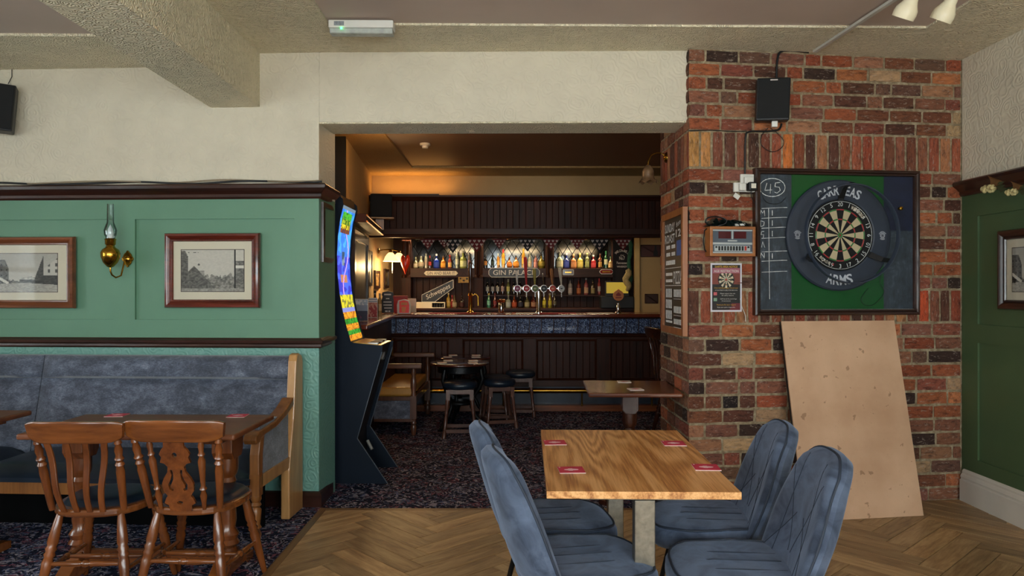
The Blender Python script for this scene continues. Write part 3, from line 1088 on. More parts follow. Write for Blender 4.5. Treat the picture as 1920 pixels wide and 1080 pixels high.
def turned_chair(label, loc, rotz, style, dark=False, tall=0.0, k=1.0, cw=0.222):
    wz, wx = (M['mahog'], M['mahogx']) if dark else (M['beech'], M['beechx'])
    t = thing('dining_chair', label, 'chair', loc, rotz)
    t.scale = (k, k, k)
    def outline(g):
        pts = []
        for i in range(28):
            a = 2 * PI * i / 28
            ca, sa = math.cos(a), math.sin(a)
            q = (abs(ca) ** 2.7 + abs(sa) ** 2.7) ** (-1 / 2.7)
            w = 0.205 + 0.018 * sa
            pts.append((q * ca * (w + g), 0.02 + q * sa * (0.2 + g)))
        return pts
    st = part('seat', wx, t, lambda m: m.prism(outline(0), 0.405, 0.44, 'xy'), bevel=0.01)
    if not dark:
        part('seat_pad', M['navy'], st, lambda m: m.grid(lambda u, v: (lambda p, kk: (p[0] * kk, 0.045 + (p[1] - 0.02) * kk, 0.44 + 0.03 * (1 - kk ** 4) ** 0.5 if kk < 1 else 0.438))((outline(-0.018)[int(u * 28) % 28]), min(1, 1.0 - v)), 28, 8, True), smooth=60)
    feet = [(-0.2, -0.205), (0.2, -0.205), (-0.22, 0.235), (0.22, 0.235)]
    tops = [(-0.135, -0.125), (0.135, -0.125), (-0.15, 0.15), (0.15, 0.15)]
    for (fx, fy), (tx, ty) in zip(feet, tops):
        part('leg', wz, t, lambda m: m.turned((fx, fy, 0), (tx, ty, 0.41), LEGP, 14), smooth=50)
    def lp(i, h):
        q = h / 0.41
        return (feet[i][0] * (1 - q) + tops[i][0] * q, feet[i][1] * (1 - q) + tops[i][1] * q, h)
    for a, b in ((0, 2), (1, 3)):
        part('stretcher', wx, t, lambda m: m.turned(lp(a, 0.17), lp(b, 0.17), STRP, 12), smooth=50)
    part('stretcher', wx, t, lambda m: m.turned(Vector(lp(0, 0.17)).lerp(Vector(lp(2, 0.17)), 0.5), Vector(lp(1, 0.17)).lerp(Vector(lp(3, 0.17)), 0.5), STRP, 12), smooth=50)
    part('stretcher', wx, t, lambda m: m.turned(lp(0, 0.2), lp(1, 0.2), STRP, 12), smooth=50)
    ZT_ = 0.748 + tall
    def crest(u, v):
        # closed cross section swept along x; u around, v along
        x = -cw + 2 * cw * v
        bow = 0.035 * (1 - (2 * v - 1) ** 2)
        e = abs(2 * v - 1)
        h = 0.1 - 0.035 * e ** 9
        a = 2 * PI * u
        ca, sa = math.cos(a), math.sin(a)
        yy = 0.0125 * (abs(ca) ** 0.4) * (1 if ca > 0 else -1)
        zz = h / 2 * (abs(sa) ** 0.4) * (1 if sa > 0 else -1)
        lean = -0.235 - 0.12 * (ZT_ + 0.05 - 0.44)
        return (x * (1 + 0.035 * zz / 0.05), lean - bow + 0.035 + yy - 0.22 * zz, ZT_ + 0.048 + zz + 0.014 * e ** 2 + 0.006 * math.cos(PI * e))
    def cr(m):
        m.grid(crest, 20, 20, True)
        n0 = len(m.v)
        m.f.append(tuple(range(20)))
        m.f.append(tuple(n0 - 1 - i for i in range(20)))
    part('crest_rail', wx, t, cr, smooth=50)
    yb, yt = -0.155, -0.235 - 0.12 * (ZT_ - 0.44) + 0.03
    for s in (-1, 1):
        part('back_post', wz, t, lambda m: m.turned((s * 0.158, yb + 0.01, 0.435), (s * (cw - 0.03), yt + 0.01, ZT_ + 0.015), POSTP, 14), smooth=50)
    def slat(x0, x1, w0, w1, mtl):
        def f(m):
            nn = 12
            pts = []
            for i in range(nn + 1):
                q = i / nn
                x = x0 + (x1 - x0) * q
                y = yb - 0.025 + (yt - yb + 0.012) * q - 0.03 * math.sin(PI * q) * math.cos(PI * q * 0.9)
                z_ = 0.432 + (ZT_ + 0.02 - 0.432) * q
                w = w0 + (w1 - w0) * q
                pts.append((x, y, z_, w))
            vs_, fs_ = [], []
            for x, y, z_, w in pts:
                vs_ += [(x - w, y - 0.006, z_), (x + w, y - 0.006, z_), (x + w, y + 0.006, z_), (x - w, y + 0.006, z_)]
            for i in range(nn):
                for a in range(4):
                    b = (a + 1) % 4
                    fs_.append((4 * i + a, 4 * i + b, 4 * i + 4 + b, 4 * i + 4 + a))
            fs_ += [(3, 2, 1, 0), (4 * nn, 4 * nn + 1, 4 * nn + 2, 4 * nn + 3)]
            m.add(vs_, fs_)
        part('slat', mtl, t, f, smooth=40, bevel=0.003)
    if style == 'slats':
        for q in (-1.5, -0.5, 0.5, 1.5):
            slat(q * 0.056, q * 0.083, 0.0125, 0.014, wz)
    else:
        for s in (-1, 1):
            part('spindle', wz, t, lambda m: m.turned((s * 0.098, yb - 0.015, 0.435), (s * 0.115, yt - 0.005, ZT_ + 0.012), SPINP, 12), smooth=50)
        half = [(0.048, 0), (0.052, 0.03), (0.07, 0.04), (0.06, 0.065), (0.052, 0.075), (0.068, 0.1), (0.07, 0.135), (0.06, 0.16), (0.04, 0.19), (0.036, 0.215), (0.05, 0.23), (0.068, 0.235), (0.06, 0.26), (0.068, 0.275), (0.058, 0.295), (0.045, 0.31), (0.042, 0.36)]
        outer = [(x, z_) for x, z_ in half] + [(-x, z_) for x, z_ in reversed(half)]
        drop = [(0.018, 0.2), (0.027, 0.2), (0.024, 0.175), (0.03, 0.155), (0.043, 0.13), (0.04, 0.105), (0.024, 0.1), (0.022, 0.11), (0.032, 0.115), (0.03, 0.13), (0.018, 0.155), (0.015, 0.18)]
        holes = [drop, [(-x, z_) for x, z_ in drop], [(0.011 * math.cos(a), 0.272 + 0.011 * math.sin(a)) for a in [k_ * PI / 5 for k_ in range(10)]], [(0.014 * math.cos(a), 0.042 + 0.008 * math.sin(a)) for a in [k_ * PI / 5 for k_ in range(10)]]]
        cu = bpy.data.curves.new('s', 'CURVE')
        cu.dimensions = '2D'
        cu.fill_mode = 'BOTH'
        cu.extrude = 0.006
        for lp_ in [outer] + holes:
            sp = cu.splines.new('POLY')
            sp.points.add(len(lp_) - 1)
            for i, (a, b) in enumerate(lp_):
                sp.points[i].co = (a, b, 0, 1)
            sp.use_cyclic_u = True
        ob = bpy.data.objects.new('s', cu)
        me = bpy.data.meshes.new_from_object(ob)
        bpy.data.objects.remove(ob)
        me.materials.clear()
        me.materials.append(wz)
        me.name = 'splat'
        o = bpy.data.objects.new('splat', me)
        COL.objects.link(o)
        o.parent = t
        o.location = (0, yb - 0.025, 0.43)
        o.rotation_euler = (R(90) + math.atan2(-(yt - yb), 0.36), 0, 0)
    return t
turned_chair('varnished wooden chair with four curved back slats at the bench table', (-1.89, 3.47, 0), R(1), 'slats', k=1.0, cw=0.204)
turned_chair('varnished wooden chair with a pierced fiddle shaped splat at the bench table', (-1.462, 3.50, 0), R(-2), 'splat', k=1.0, cw=0.218)

# ------------------------------------------------------------------ bench tables
def edge_top(m, w, d, z0, z1):
    m.box(-w / 2, w / 2, -d / 2, d / 2, z0, z1)
PEDP = [(0, 0.05), (0.05, 0.055), (0.09, 0.04), (0.13, 0.058), (0.17, 0.045), (0.22, 0.055), (0.28, 0.036), (0.36, 0.042), (0.62, 0.034), (0.7, 0.03), (0.74, 0.042), (0.78, 0.034), (0.82, 0.046), (0.86, 0.05), (1, 0.05)]
M['mahtop'] = wood('dark_table_top', '522812', '8a5230', 'x', 1.0, 0.45, 0.1, streak=7)
def bench_table(label, loc, rotz, w=1.0, d=0.56):
    t = thing('bench_table', label, 'table', loc, rotz)
    part('tabletop', M['mahtop'], t, lambda m: edge_top(m, w, d, 0.722, 0.75), bevel=0.01, seg=3)
    for s in (-1, 1):
        x = s * (w / 2 - 0.14)
        part('capital', M['beech'], t, lambda m: (m.box(x - 0.05, x + 0.05, -0.2, 0.2, 0.69, 0.722), m.prism([(-0.075, 0.69), (0.075, 0.69), (0.075, 0.62), (0.05, 0.585), (-0.05, 0.585), (-0.075, 0.62)], x - 0.05, x + 0.05, 'yz')), bevel=0.004)
        part('pedestal', M['beech'], t, lambda m: m.turned((x, 0, 0.1), (x, 0, 0.6), PEDP, 18), smooth=50)
        part('foot', M['beechx'], t, lambda m: m.prism([(-0.26, 0), (-0.26, 0.04), (-0.16, 0.05), (-0.08, 0.1), (-0.05, 0.13), (0.05, 0.13), (0.08, 0.1), (0.16, 0.05), (0.26, 0.04), (0.26, 0), (0.18, 0), (0.15, 0.02), (-0.15, 0.02), (-0.18, 0)], x - 0.035, x + 0.035, 'yz'), bevel=0.004)
    part('stretcher', M['beechx'], t, lambda m: m.prism([(-w / 2 + 0.16, 0.13), (w / 2 - 0.16, 0.13), (w / 2 - 0.16, 0.07), (w * 0.2, 0.055), (0, 0.065), (-w * 0.2, 0.055), (-w / 2 + 0.16, 0.07)], -0.014, 0.014, 'xz'), bevel=0.003)
    return t
bench_table('dark topped pedestal table behind the two wooden chairs', (-1.768, 3.69, 0), R(-0.8), 1.01, 0.55)
bench_table('dark topped table at the left edge of the picture by the bench', (-3.24, 3.84, 0), R(-1.5), 1.2, 0.55)
for nm, u, v in (('left', 220, 779), ('right', 446, 780)):
    coaster('red coaster at the %s on the table behind the wooden chairs' % nm, at_z(u, v, 0.751), R(4), 'red coasters on the bench table')

# ------------------------------------------------------------------ blue bench along the panelled wall
def crushed():
    n = N('crushed_blue_velvet')
    v = n.coord((1, 1, 1.6))
    f = n.noise(v, 8, 7, 0.75, 0.3)
    g = n.noise(n.coord((1, 1, 2.5)), 75, 4, 0.75, 0.2)
    k = n.math('ADD', n.math('MULTIPLY', f, 0.6), n.math('MULTIPLY', g, 0.4))
    n.p(Base_Color=n.ramp(k, [(0.36, S('262b38')), (0.47, S('3f4656')), (0.55, S('5a6274')), (0.66, S('868c9a'))]), Roughness=0.7, Sheen_Weight=0.35)
    n.bump(k, 0.15, 0.004)
    return n.m
M['crushed'] = crushed()
M['grille0'] = plain('black_kick_board', '060607', 0.9, spec=0.1)
bn = thing('bench', 'long blue upholstered bench with a light wood end along the green wall', 'bench', LB + (0,), WL.a)
def pad(x0, x1, y0b, y0t, z0, z1, th, nu=16, nv=8):
    """padded panel leaning from y0b at the bottom to y0t at the top, bulging towards -y"""
    def f(m):
        def fr(u, v):
            e = (1 - abs(2 * u - 1) ** 14) * (1 - abs(2 * v - 1) ** 6)
            return (x0 + (x1 - x0) * u, y0b + (y0t - y0b) * v - th * max(0, e) ** 0.5, z0 + (z1 - z0) * v)
        m.grid(fr, nu, nv)
        m.add([(x0, y0b, z0), (x1, y0b, z0), (x1, y0t, z1), (x0, y0t, z1), (x0, y0b + 0.05, z0), (x1, y0b + 0.05, z0), (x1, y0t + 0.05, z1), (x0, y0t + 0.05, z1)], [(4, 5, 1, 0), (7, 3, 2, 6), (0, 3, 7, 4), (1, 5, 6, 2), (4, 7, 6, 5)])
    return f
xe = -0.15
xj = WL.px(80, 700, 0.12)[0]
for a, b in ((xj + 0.003, xe), (xj - 1.3, xj - 0.003), (-3.7, xj - 1.306)):
    part('top_roll', M['crushed'], bn, pad(a, b, -0.13, -0.10, 0.842, 0.985, 0.055), smooth=60)
    part('back_pad', M['crushed'], bn, pad(a, b, -0.24, -0.13, 0.37, 0.84, 0.05), smooth=60)
def seatpad(a, b):
    def f(m):
        def g(u, v):
            ang = PI * v
            y = -0.76 + 0.55 * v
            e = (1 - abs(2 * u - 1) ** 10) ** 0.5 * (1 - abs(2 * v - 1) ** 10) ** 0.5
            return (a + (b - a) * u, y - 0.015 * (v < 0.01), 0.365 + 0.07 * e)
        m.grid(g, 14, 14)
        m.box(a, b, -0.76, -0.21, 0.335, 0.367)
    return f
for a, b in ((xj + 0.003, xe), (xj - 1.3, xj - 0.003), (-3.7, xj - 1.306)):
    part('seat_cushion', M['navy'], bn, seatpad(a, b), smooth=60)
part('front_rail', M['pine'], bn, lambda m: m.box(-3.7, xe - 0.02, -0.745, -0.715, 0.265, 0.338), bevel=0.004)
part('kick_board', M['grille0'], bn, lambda m: m.box(-3.7, xe - 0.05, -0.42, -0.40, 0.0, 0.335))
M['oakend'] = wood('light_bench_wood', '9a6c3a', 'cfa068', 'z', 1.0, 0.35, 0.2)
# end frame
part('end_post', M['oakend'], bn, lambda m: m.prism([(-0.03, 0.0), (-0.28, 0.0), (-0.28, 0.3), (-0.2, 0.6), (-0.155, 0.96), (-0.135, 1.0), (-0.1, 1.005), (-0.05, 0.99), (-0.03, 0.95)], xe, xe + 0.055, 'yz'), bevel=0.008)
part('end_panel', M['crushed'], bn, lambda m: m.box(xe + 0.012, xe + 0.04, -0.71, -0.26, 0.36, 0.66))
part('end_rail', M['oakend'], bn, lambda m: m.box(xe, xe + 0.05, -0.73, -0.25, 0.31, 0.38), bevel=0.004)
def arm(m):
    top = [(-0.2, 0.74), (-0.32, 0.69), (-0.5, 0.645), (-0.66, 0.635), (-0.74, 0.63), (-0.785, 0.615), (-0.8, 0.59), (-0.785, 0.565), (-0.75, 0.565)]
    bot = [(-0.72, 0.585), (-0.66, 0.597), (-0.5, 0.606), (-0.32, 0.645), (-0.2, 0.69)]
    m.prism(top + bot, xe - 0.02, xe + 0.055, 'yz')
part('armrest', M['pine'], bn, arm, bevel=0.008)
part('arm_support', M['pine'], bn, lambda m: m.prism([(-0.745, 0.38), (-0.745, 0.5), (-0.715, 0.6), (-0.66, 0.6), (-0.685, 0.5), (-0.69, 0.38)], xe - 0.005, xe + 0.05, 'yz'), bevel=0.006)
part('front_leg', M['pine'], bn, lambda m: (m.box(xe - 0.005, xe + 0.05, -0.745, -0.69, 0.27, 0.39), m.turned((xe + 0.022, -0.718, 0), (xe + 0.022, -0.718, 0.272), [(0, 0.018), (0.05, 0.022), (0.2, 0.03), (0.3, 0.02), (0.34, 0.03), (0.4, 0.022), (0.55, 0.027), (0.7, 0.03), (0.76, 0.02), (0.8, 0.03), (0.86, 0.022), (0.92, 0.03), (1, 0.028)], 16)), smooth=40)
# ------------------------------------------------------------------ framed pictures
M['frame_red'] = wood('red_mahogany_frame', '3a120a', '7a3020', 'x', 1.0, 0.25, 0.5)
M['frame_brn'] = wood('brown_frame', '4a2310', '8c5030', 'x', 1.0, 0.28, 0.4)
M['frame_drk'] = wood('dark_frame', '1c0d08', '3c2014', 'x', 1.0, 0.3, 0.3)
M['mount'] = plain('cream_mount', 'cdc6b0', 0.8, var=0.02)
prn = random.Random(3)
GR = [[prn.random() for _ in range(64)] for _ in range(64)]
def gnoise(u, v, s):
    x, y = u * s, v * s
    i, j = int(x), int(y)
    fx, fy = x - i, y - j
    g = lambda a, b: GR[b % 64][a % 64]
    return (g(i, j) * (1 - fx) + g(i + 1, j) * fx) * (1 - fy) + (g(i, j + 1) * (1 - fx) + g(i + 1, j + 1) * fx) * fy
def sepia(k):
    k = max(0.0, min(1.0, k))
    return (k ** 2.2 * 1.0, k ** 2.2 * 0.95, k ** 2.2 * 0.82)
def street(seed):
    r = random.Random(seed)
    def f(u, v):
        hz = 0.24
        t = gnoise(u + seed, v, 40)
        sky = 0.72 - 0.1 * v + 0.04 * t
        if v < hz - 0.1 * abs(u - 0.42):
            return sepia(0.62 + 0.2 * (gnoise(u * 2, v * 6, 20) - 0.5))
        L = 0.86 - 1.5 * u          # left roofline
        Rr = 0.22 + 1.05 * (u - 0.42)
        if u < 0.2 and v < 0.84 - 0.55 * max(0, u - 0.14) / 0.06 * 0.4:
            k = 0.28 + 0.18 * t
            if int(u * 40) % 3 == 0 and int(v * 22) % 3 == 0:
                k = 0.14
            if v < 0.33 and t > 0.4:
                k = 0.08
            if 0.36 < v + u * 0.9 < 0.44:
                k = 0.8
            return sepia(k)
        if 0.63 < u < 0.77 and v < 0.35 + (u - 0.63) * 4.2 and v < 0.94:
            return sepia(0.16 + 0.2 * t if v > 0.3 else 0.1 + 0.2 * t)
        if u >= 0.77 and v < 0.6 + (u - 0.77) * 1.2:
            k = 0.72 if v > 0.42 else 0.12 + 0.2 * t
            if v > 0.45 and int(u * 26) % 3 == 1 and int(v * 12) % 2 == 0:
                k = 0.3
            return sepia(k)
        if 0.38 < u < 0.63 and v < 0.3 + 0.4 * max(0, u - 0.4) + 0.08 * gnoise(u, 0.3, 24):
            return sepia(0.5 + 0.3 * t if v > 0.33 else 0.15 + 0.3 * t)
        if 0.2 <= u <= 0.38 and v < 0.27 + 0.14 * abs(0.38 - u) * 4 * gnoise(u, 0.7, 50):
            return sepia(0.2 + 0.3 * t)
        return sepia(sky)
    return f
def square(seed):
    def f(u, v):
        t = gnoise(u, v + seed, 44)
        if v < 0.08:
            return sepia(0.55 + 0.2 * (t - 0.5))
        if u < 0.11 and v < 0.98 - 3 * max(0, u - 0.06):
            return sepia(0.2 + 0.25 * t)
        if v < 0.62 - abs(u - 0.2) * 1.6 and u > 0.1:
            return sepia(0.22 + 0.25 * t)
        if 0.27 < u < 0.37 and v < 0.5:
            return sepia(0.45 + 0.15 * t)
        if 0.84 < u < 0.87:
            return sepia(0.1)
        if u > 0.87 and v < 0.74:
            if 0.55 < v < 0.63:
                return sepia(0.8)
            return sepia(0.25 + 0.3 * t)
        if v < 0.3 + 0.16 * gnoise(u, 0.2, 40):
            return sepia(0.3 + 0.35 * t)
        if 0.17 < u < 0.3 and 0 < v - 0.62 < 0.06 * gnoise(u, 0.5, 60) + 0.02 and u > 0.26:
            return sepia(0.3)
        if 0.08 < u < 0.3 and 0.92 < v < 0.95 and t > 0.5:
            return sepia(0.3)
        return sepia(0.7 + 0.05 * t)
    return f
def picture(label, fr, x0, x1, z0, z1, fw, fmat, mount, fn, beads=False, nu=84, nv=56):
    """framed print on a wall frame; mount = widths (left/right, bottom, top) as fractions of the inner size"""
    cx, cz = (x0 + x1) / 2, (z0 + z1) / 2
    w, h = (x1 - x0) / 2, (z1 - z0) / 2
    t = thing('picture', label, 'picture', fr.pt(cx, -0.002, cz), fr.a)
    fo = part('frame', fmat, t, lambda m: m.sweep_rect(-w, w, -h, h, [(0, 0), (0, -0.02), (fw * 0.1, -0.032), (fw * 0.35, -0.036), (fw * 0.6, -0.028), (fw * 0.72, -0.02), (fw * 0.78, -0.024), (fw * 0.92, -0.022), (fw, -0.014), (fw, 0)]), smooth=35)
    if beads:
        def bd(m):
            k = fw * 0.85
            nx, nz = int((2 * w - 2 * k) / 0.011), int((2 * h - 2 * k) / 0.011)
            for i in range(nx + 1):
                for s in (-1, 1):
                    m.lathe([(0.004, 0), (0.0028, 0.003), (0, 0.004)], (-w + k + i * (2 * w - 2 * k) / nx, -0.021, s * (h - k)), 6, (0, -1, 0))
            for i in range(nz + 1):
                for s in (-1, 1):
                    m.lathe([(0.004, 0), (0.0028, 0.003), (0, 0.004)], (s * (w - k), -0.021, -h + k + i * (2 * h - 2 * k) / nz), 6, (0, -1, 0))
        part('beading', fmat, fo, bd, smooth=60)
    iw, ih = w - fw, h - fw
    part('mount', M['mount'], t, lambda m: m.box(-iw - 0.004, iw + 0.004, -0.010, 0.0, -ih - 0.004, ih + 0.004))
    ml, mb_, mt_ = mount
    a, b, c, d = -iw + 2 * iw * ml, iw - 2 * iw * ml, -ih + 2 * ih * mb_, ih - 2 * ih * mt_
    part('print_line', M['frame_drk'], t, lambda m: m.sweep_rect(a - 0.004, b + 0.004, c - 0.004, d + 0.004, [(0, -0.0102), (0, -0.0108), (0.004, -0.0108)]))
    raster('photograph', a, b, c, d, nu, nv, fn, M['print'], t, -0.0106)
    part('glazing', M['glass'], t, lambda m: m.box(-iw - 0.002, iw + 0.002, -0.0165, -0.0145, -ih - 0.002, ih + 0.002))
    return t
a0, a1 = WL.px(312, 577)
a2, a3 = WL.px(489, 437)
picture('red mahogany framed street photograph on the green wall beside the oil lamp sconce', WL, a0, a2, a1, a3, 0.055, M['frame_red'], (0.10, 0.14, 0.145), square(2), True)
a2, a3 = WL.px(143, 444)
_, a1 = WL.px(80, 578)
picture('brown framed street photograph at the left edge of the green wall', WL, a2 - 0.66, a2, a1, a3, 0.055, M['frame_brn'], (0.12, 0.15, 0.155), street(1))
r0, rt = WR.px(1879, 433)
_, rb = WR.px(1879, 580)
picture('dark framed street photograph on the right hand green wall', WR, r0, r0 + 0.62, rb, rt, 0.06, M['frame_drk'], (0.10, 0.14, 0.145), street(4))
# framed notice on the reveal
n0, nz0 = RV.px(601, 491)
n1, nz1 = RV.px(622, 388)
def notice(u, v):
    if int(v * 44) % 2 == 0 and 0.08 < v < 0.93 and 0.1 < u < 0.62 + 0.3 * gnoise(0.2, v, 50):
        return '6b7486'
    return 'c4cad2'
nt = thing('picture', 'narrow framed printed notice on the end of the green wall', 'picture', RV.pt((n0 + n1) / 2, -0.002, (nz0 + nz1) / 2), RV.a)
_w, _h = (n1 - n0) / 2, (nz1 - nz0) / 2
part('frame', M['frame_drk'], nt, lambda m: m.sweep_rect(-_w, _w, -_h, _h, [(0, 0), (0, -0.018), (0.03, -0.022), (0.036, -0.012), (0.036, 0)]), smooth=35)
raster('notice_sheet', -_w + 0.034, _w - 0.034, -_h + 0.034, _h - 0.034, 20, 88, notice, M['print'], nt, -0.006)

# ------------------------------------------------------------------ oil lamp sconce
lx, lz = WL.px(207, 470, 0.13)
sc = thing('oil_lamp_sconce', 'brass oil lamp style wall sconce with a tall clear glass chimney', 'lamp', WL.pt(lx, -0.13, lz), WL.a)
k = 4.82 / F
def zp(v): return (470 - v) * k
part('font', M['brass'], sc, lambda m: m.lathe([(0.0, zp(502)), (0.02, zp(500)), (0.043, zp(492)), (0.056, zp(482)), (0.058, zp(474)), (0.05, zp(468)), (0.03, zp(464)), (0.024, zp(460))], n=28), smooth=50)
part('burner', M['brass'], sc, lambda m: m.lathe([(0.022, zp(461)), (0.032, zp(458)), (0.032, zp(451)), (0.036, zp(449)), (0.03, zp(447)), (0.02, zp(447))], n=24), smooth=50)
part('chimney', M['clear'], sc, lambda m: m.lathe([(0.024, zp(448)), (0.036, zp(441)), (0.039, zp(432)), (0.03, zp(424)), (0.021, zp(417)), (0.0195, zp(383)), (0.0185, zp(383)), (0.02, zp(417)), (0.029, zp(424)), (0.0375, zp(432)), (0.034, zp(441))], n=24), smooth=60)
M['bulb'] = plain('frosted_bulb', 'e8ecec', 0.3, var=0.0)
part('bulb', M['bulb'], sc, lambda m: m.lathe([(0.012, zp(449)), (0.018, zp(443)), (0.021, zp(438)), (0.015, zp(430)), (0.006, zp(424)), (0.0, zp(421))], n=16), smooth=60)
part('arm', M['brass'], sc, lambda m: m.tube([(0.0, 0, zp(500)), (0.0, 0, zp(508)), (0.004, 0.01, zp(515)), (0.018, 0.03, zp(520)), (0.035, 0.06, zp(516)), (0.04, 0.075, zp(500)), (0.041, 0.09, zp(488)), (0.042, 0.12, zp(484))], 0.0055, 10), smooth=60)
def plate(m):
    pts = []
    for i in range(32):
        a = 2 * PI * i / 32
        r = 0.036 + 0.01 * abs(math.cos(2 * a)) + 0.004 * math.cos(8 * a)
        pts.append((0.042 + r * math.cos(a) * 0.8, zp(484) + r * math.sin(a) * 1.15))
    m.prism(pts, 0.118, 0.13)
    m.lathe([(0.024, 0), (0.022, 0.008), (0.01, 0.016), (0, 0.018)], (0.042, 0.118, zp(484)), 16, (0, -1, 0))
part('wall_plate', M['brass'], sc, plate, smooth=40, bevel=0.003)

# ------------------------------------------------------------------ loudspeakers and cables
M['grille'] = plain('speaker_cloth', '0d0e10', 0.85, var=0.2, vs_=300, bump=0.3, bs=500)
sx, sz = WL.px(12, 204, 0.09)
sp = thing('speaker', 'small black loudspeaker high on the cream wall at the left edge', 'speaker', WL.pt(sx - 0.05, -0.13, sz), WL.a, rot=(R(-4), R(4), R(26)))
part('cabinet', M['black'], sp, lambda m: m.box(-0.115, 0.115, -0.06, 0.05, -0.155, 0.15), bevel=0.008)
part('grille', M['grille'], sp, lambda m: m.box(-0.107, 0.107, -0.067, -0.06, -0.147, 0.142), bevel=0.004)
part('bracket', M['blackm'], sp, lambda m: m.box(-0.02, 0.02, 0.05, 0.085, -0.05, 0.05))
wsx, wsz = WL.px(22, 142)
tag(part('speaker_wire', M['black'], None, lambda m: m.tube([WL.pt(wsx - 0.01, -0.02, wsz - 0.06), WL.pt(wsx + 0.01, -0.012, wsz - 0.01), WL.pt(wsx + 0.005, -0.006, wsz + 0.04)], 0.0025, 6), smooth=60), 'short thin wire above the loudspeaker at the left edge', 'wire')
sx, sz = WB.px(1445.5, 189, 0.09)
sp = thing('speaker', 'black loudspeaker mounted high on the brick wall above the dartboard', 'speaker', WB.pt(sx, -0.11, sz), 0, rot=(R(4), R(1.5), R(-13)))
part('cabinet', M['black'], sp, lambda m: m.box(-0.1, 0.1, -0.05, 0.05, -0.135, 0.13), bevel=0.008)
part('grille', M['grille'], sp, lambda m: m.box(-0.094, 0.094, -0.057, -0.05, -0.122, 0.122), bevel=0.004)
part('badge', M['chrome'], sp, lambda m: m.box(-0.022, 0.022, -0.0585, -0.056, 0.11, 0.118))
part('bracket', M['blackm'], sp, lambda m: m.box(-0.02, 0.02, 0.06, 0.08, -0.05, 0.05))
part('terminal_plug', M['white'], sp, lambda m: m.box(0.0, 0.035, -0.02, 0.02, -0.17, -0.133), bevel=0.003)
def wall_cable(name, label, fr, pts, r, mt, off=0.012):
    P = [fr.px(u, v, off) for u, v in pts]
    P = [fr.pt(x, -off, z_) for x, z_ in P]
    sm = []
    for i in range(len(P) - 1):
        p0, p1, p2, p3 = P[max(i - 1, 0)], P[i], P[i + 1], P[min(i + 2, len(P) - 1)]
        for j in range(6):
            t = j / 6
            sm.append(0.5 * ((2 * p1) + (-p0 + p2) * t + (2 * p0 - 5 * p1 + 4 * p2 - p3) * t * t + (-p0 + 3 * p1 - 3 * p2 + p3) * t ** 3))
    sm.append(P[-1])
    m = MB()
    m.tube(sm, r, 8)
    return tag(m.build(name, mt, None, smooth=60), label, 'cable')
wall_cable('cable', 'black cable rising from the brick wall speaker to the ceiling trunking', WB, [(1456, 150), (1457, 118), (1462, 99), (1478, 95), (1516, 98)], 0.007, M['black'], 0.014)
wall_cable('cable', 'thick black cable dropping from the speaker to the white wall socket', WB, [(1466, 232), (1460, 243), (1440, 246), (1405, 247), (1398, 258), (1397, 300), (1397, 330)], 0.006, M['black'])
wall_cable('cable', 'thin dark wire running along the brick joint left of the speaker', WB, [(1291, 245), (1330, 244), (1370, 246), (1400, 246)], 0.0028, M['black'])
wall_cable('cable', 'loose loop of thin dark wire hanging below the brick wall speaker', WB, [(1440, 240), (1428, 255), (1428, 272), (1445, 284), (1462, 280), (1470, 266), (1458, 250), (1444, 240)], 0.0022, M['black'])
wall_cable('cable', 'thin white cord hanging below the darts notice', WB, [(1388, 560), (1391, 575), (1397, 590), (1398, 603)], 0.0018, M['white'], 0.02)
M['mixwire'] = plain('old_wire', '8a7a62', 0.6)
for lab, z_, mt, r, ph in (('black', ZR1 + 0.012, M['black'], 0.007, 0.0), ('grey brown', ZR1 + 0.02, M['mixwire'], 0.005, 1.3)):
    def fw(m):
        m.tube([(-5 + 0.06 * i, -0.03 - 0.012 * math.sin(i * 0.7 + ph), z_ + 0.007 * math.sin(i * 0.43 + ph)) for i in range(84)] + [(0.03, -0.03, z_)], r, 6)
    tag(part('rail_cable', mt, None, fw, smooth=60, loc=LB + (0,), rot=(0, 0, WL.a)), '%s cable lying along the top of the left picture rail' % lab, 'cable')

# ------------------------------------------------------------------ wall socket with plugs
def on_brick(name, label, cat, u, v, off=0.004, dz=0.0):
    x, z_ = WB.px(u, v, off)
    return thing(name, label, cat, WB.pt(x, -off, z_), WB.a)
so = on_brick('wall_socket', 'white double wall socket with plugs at the corner of the dart cabinet', 'socket', 1399, 352, 0.006)
part('back_box', M['white'], so, lambda m: m.box(-0.09, 0.09, -0.022, 0.0, -0.03, 0.03), bevel=0.004)
part('back_box', M['white'], so, lambda m: m.box(-0.045, 0.045, -0.02, 0.0, 0.0, 0.085), bevel=0.004)
part('plug', M['white'], so, lambda m: m.box(-0.065, -0.022, -0.055, -0.02, -0.025, 0.022), bevel=0.006)
part('plug', M['white'], so, lambda m: m.box(-0.03, 0.03, -0.05, -0.02, 0.02, 0.065), bevel=0.006)
part('adaptor', M['black'], so, lambda m: m.box(-0.012, 0.042, -0.075, -0.022, -0.026, 0.028), bevel=0.006)
part('adaptor_label', M['paper'], so, lambda m: m.box(0.0, 0.032, -0.0756, -0.075, -0.012, 0.018))
part('tag', M['white'], so, lambda m: m.box(-0.02, 0.02, -0.016, -0.012, -0.085, -0.055), rot=(0, R(35), 0), loc=(-0.03, 0, 0.0))
part('cord', M['black'], so, lambda m: m.tube([(0.015, -0.04, -0.026), (0.02, -0.03, -0.06), (0.05, -0.025, -0.11), (0.062, -0.02, -0.17), (0.05, -0.02, -0.2)], 0.003, 6), smooth=60)

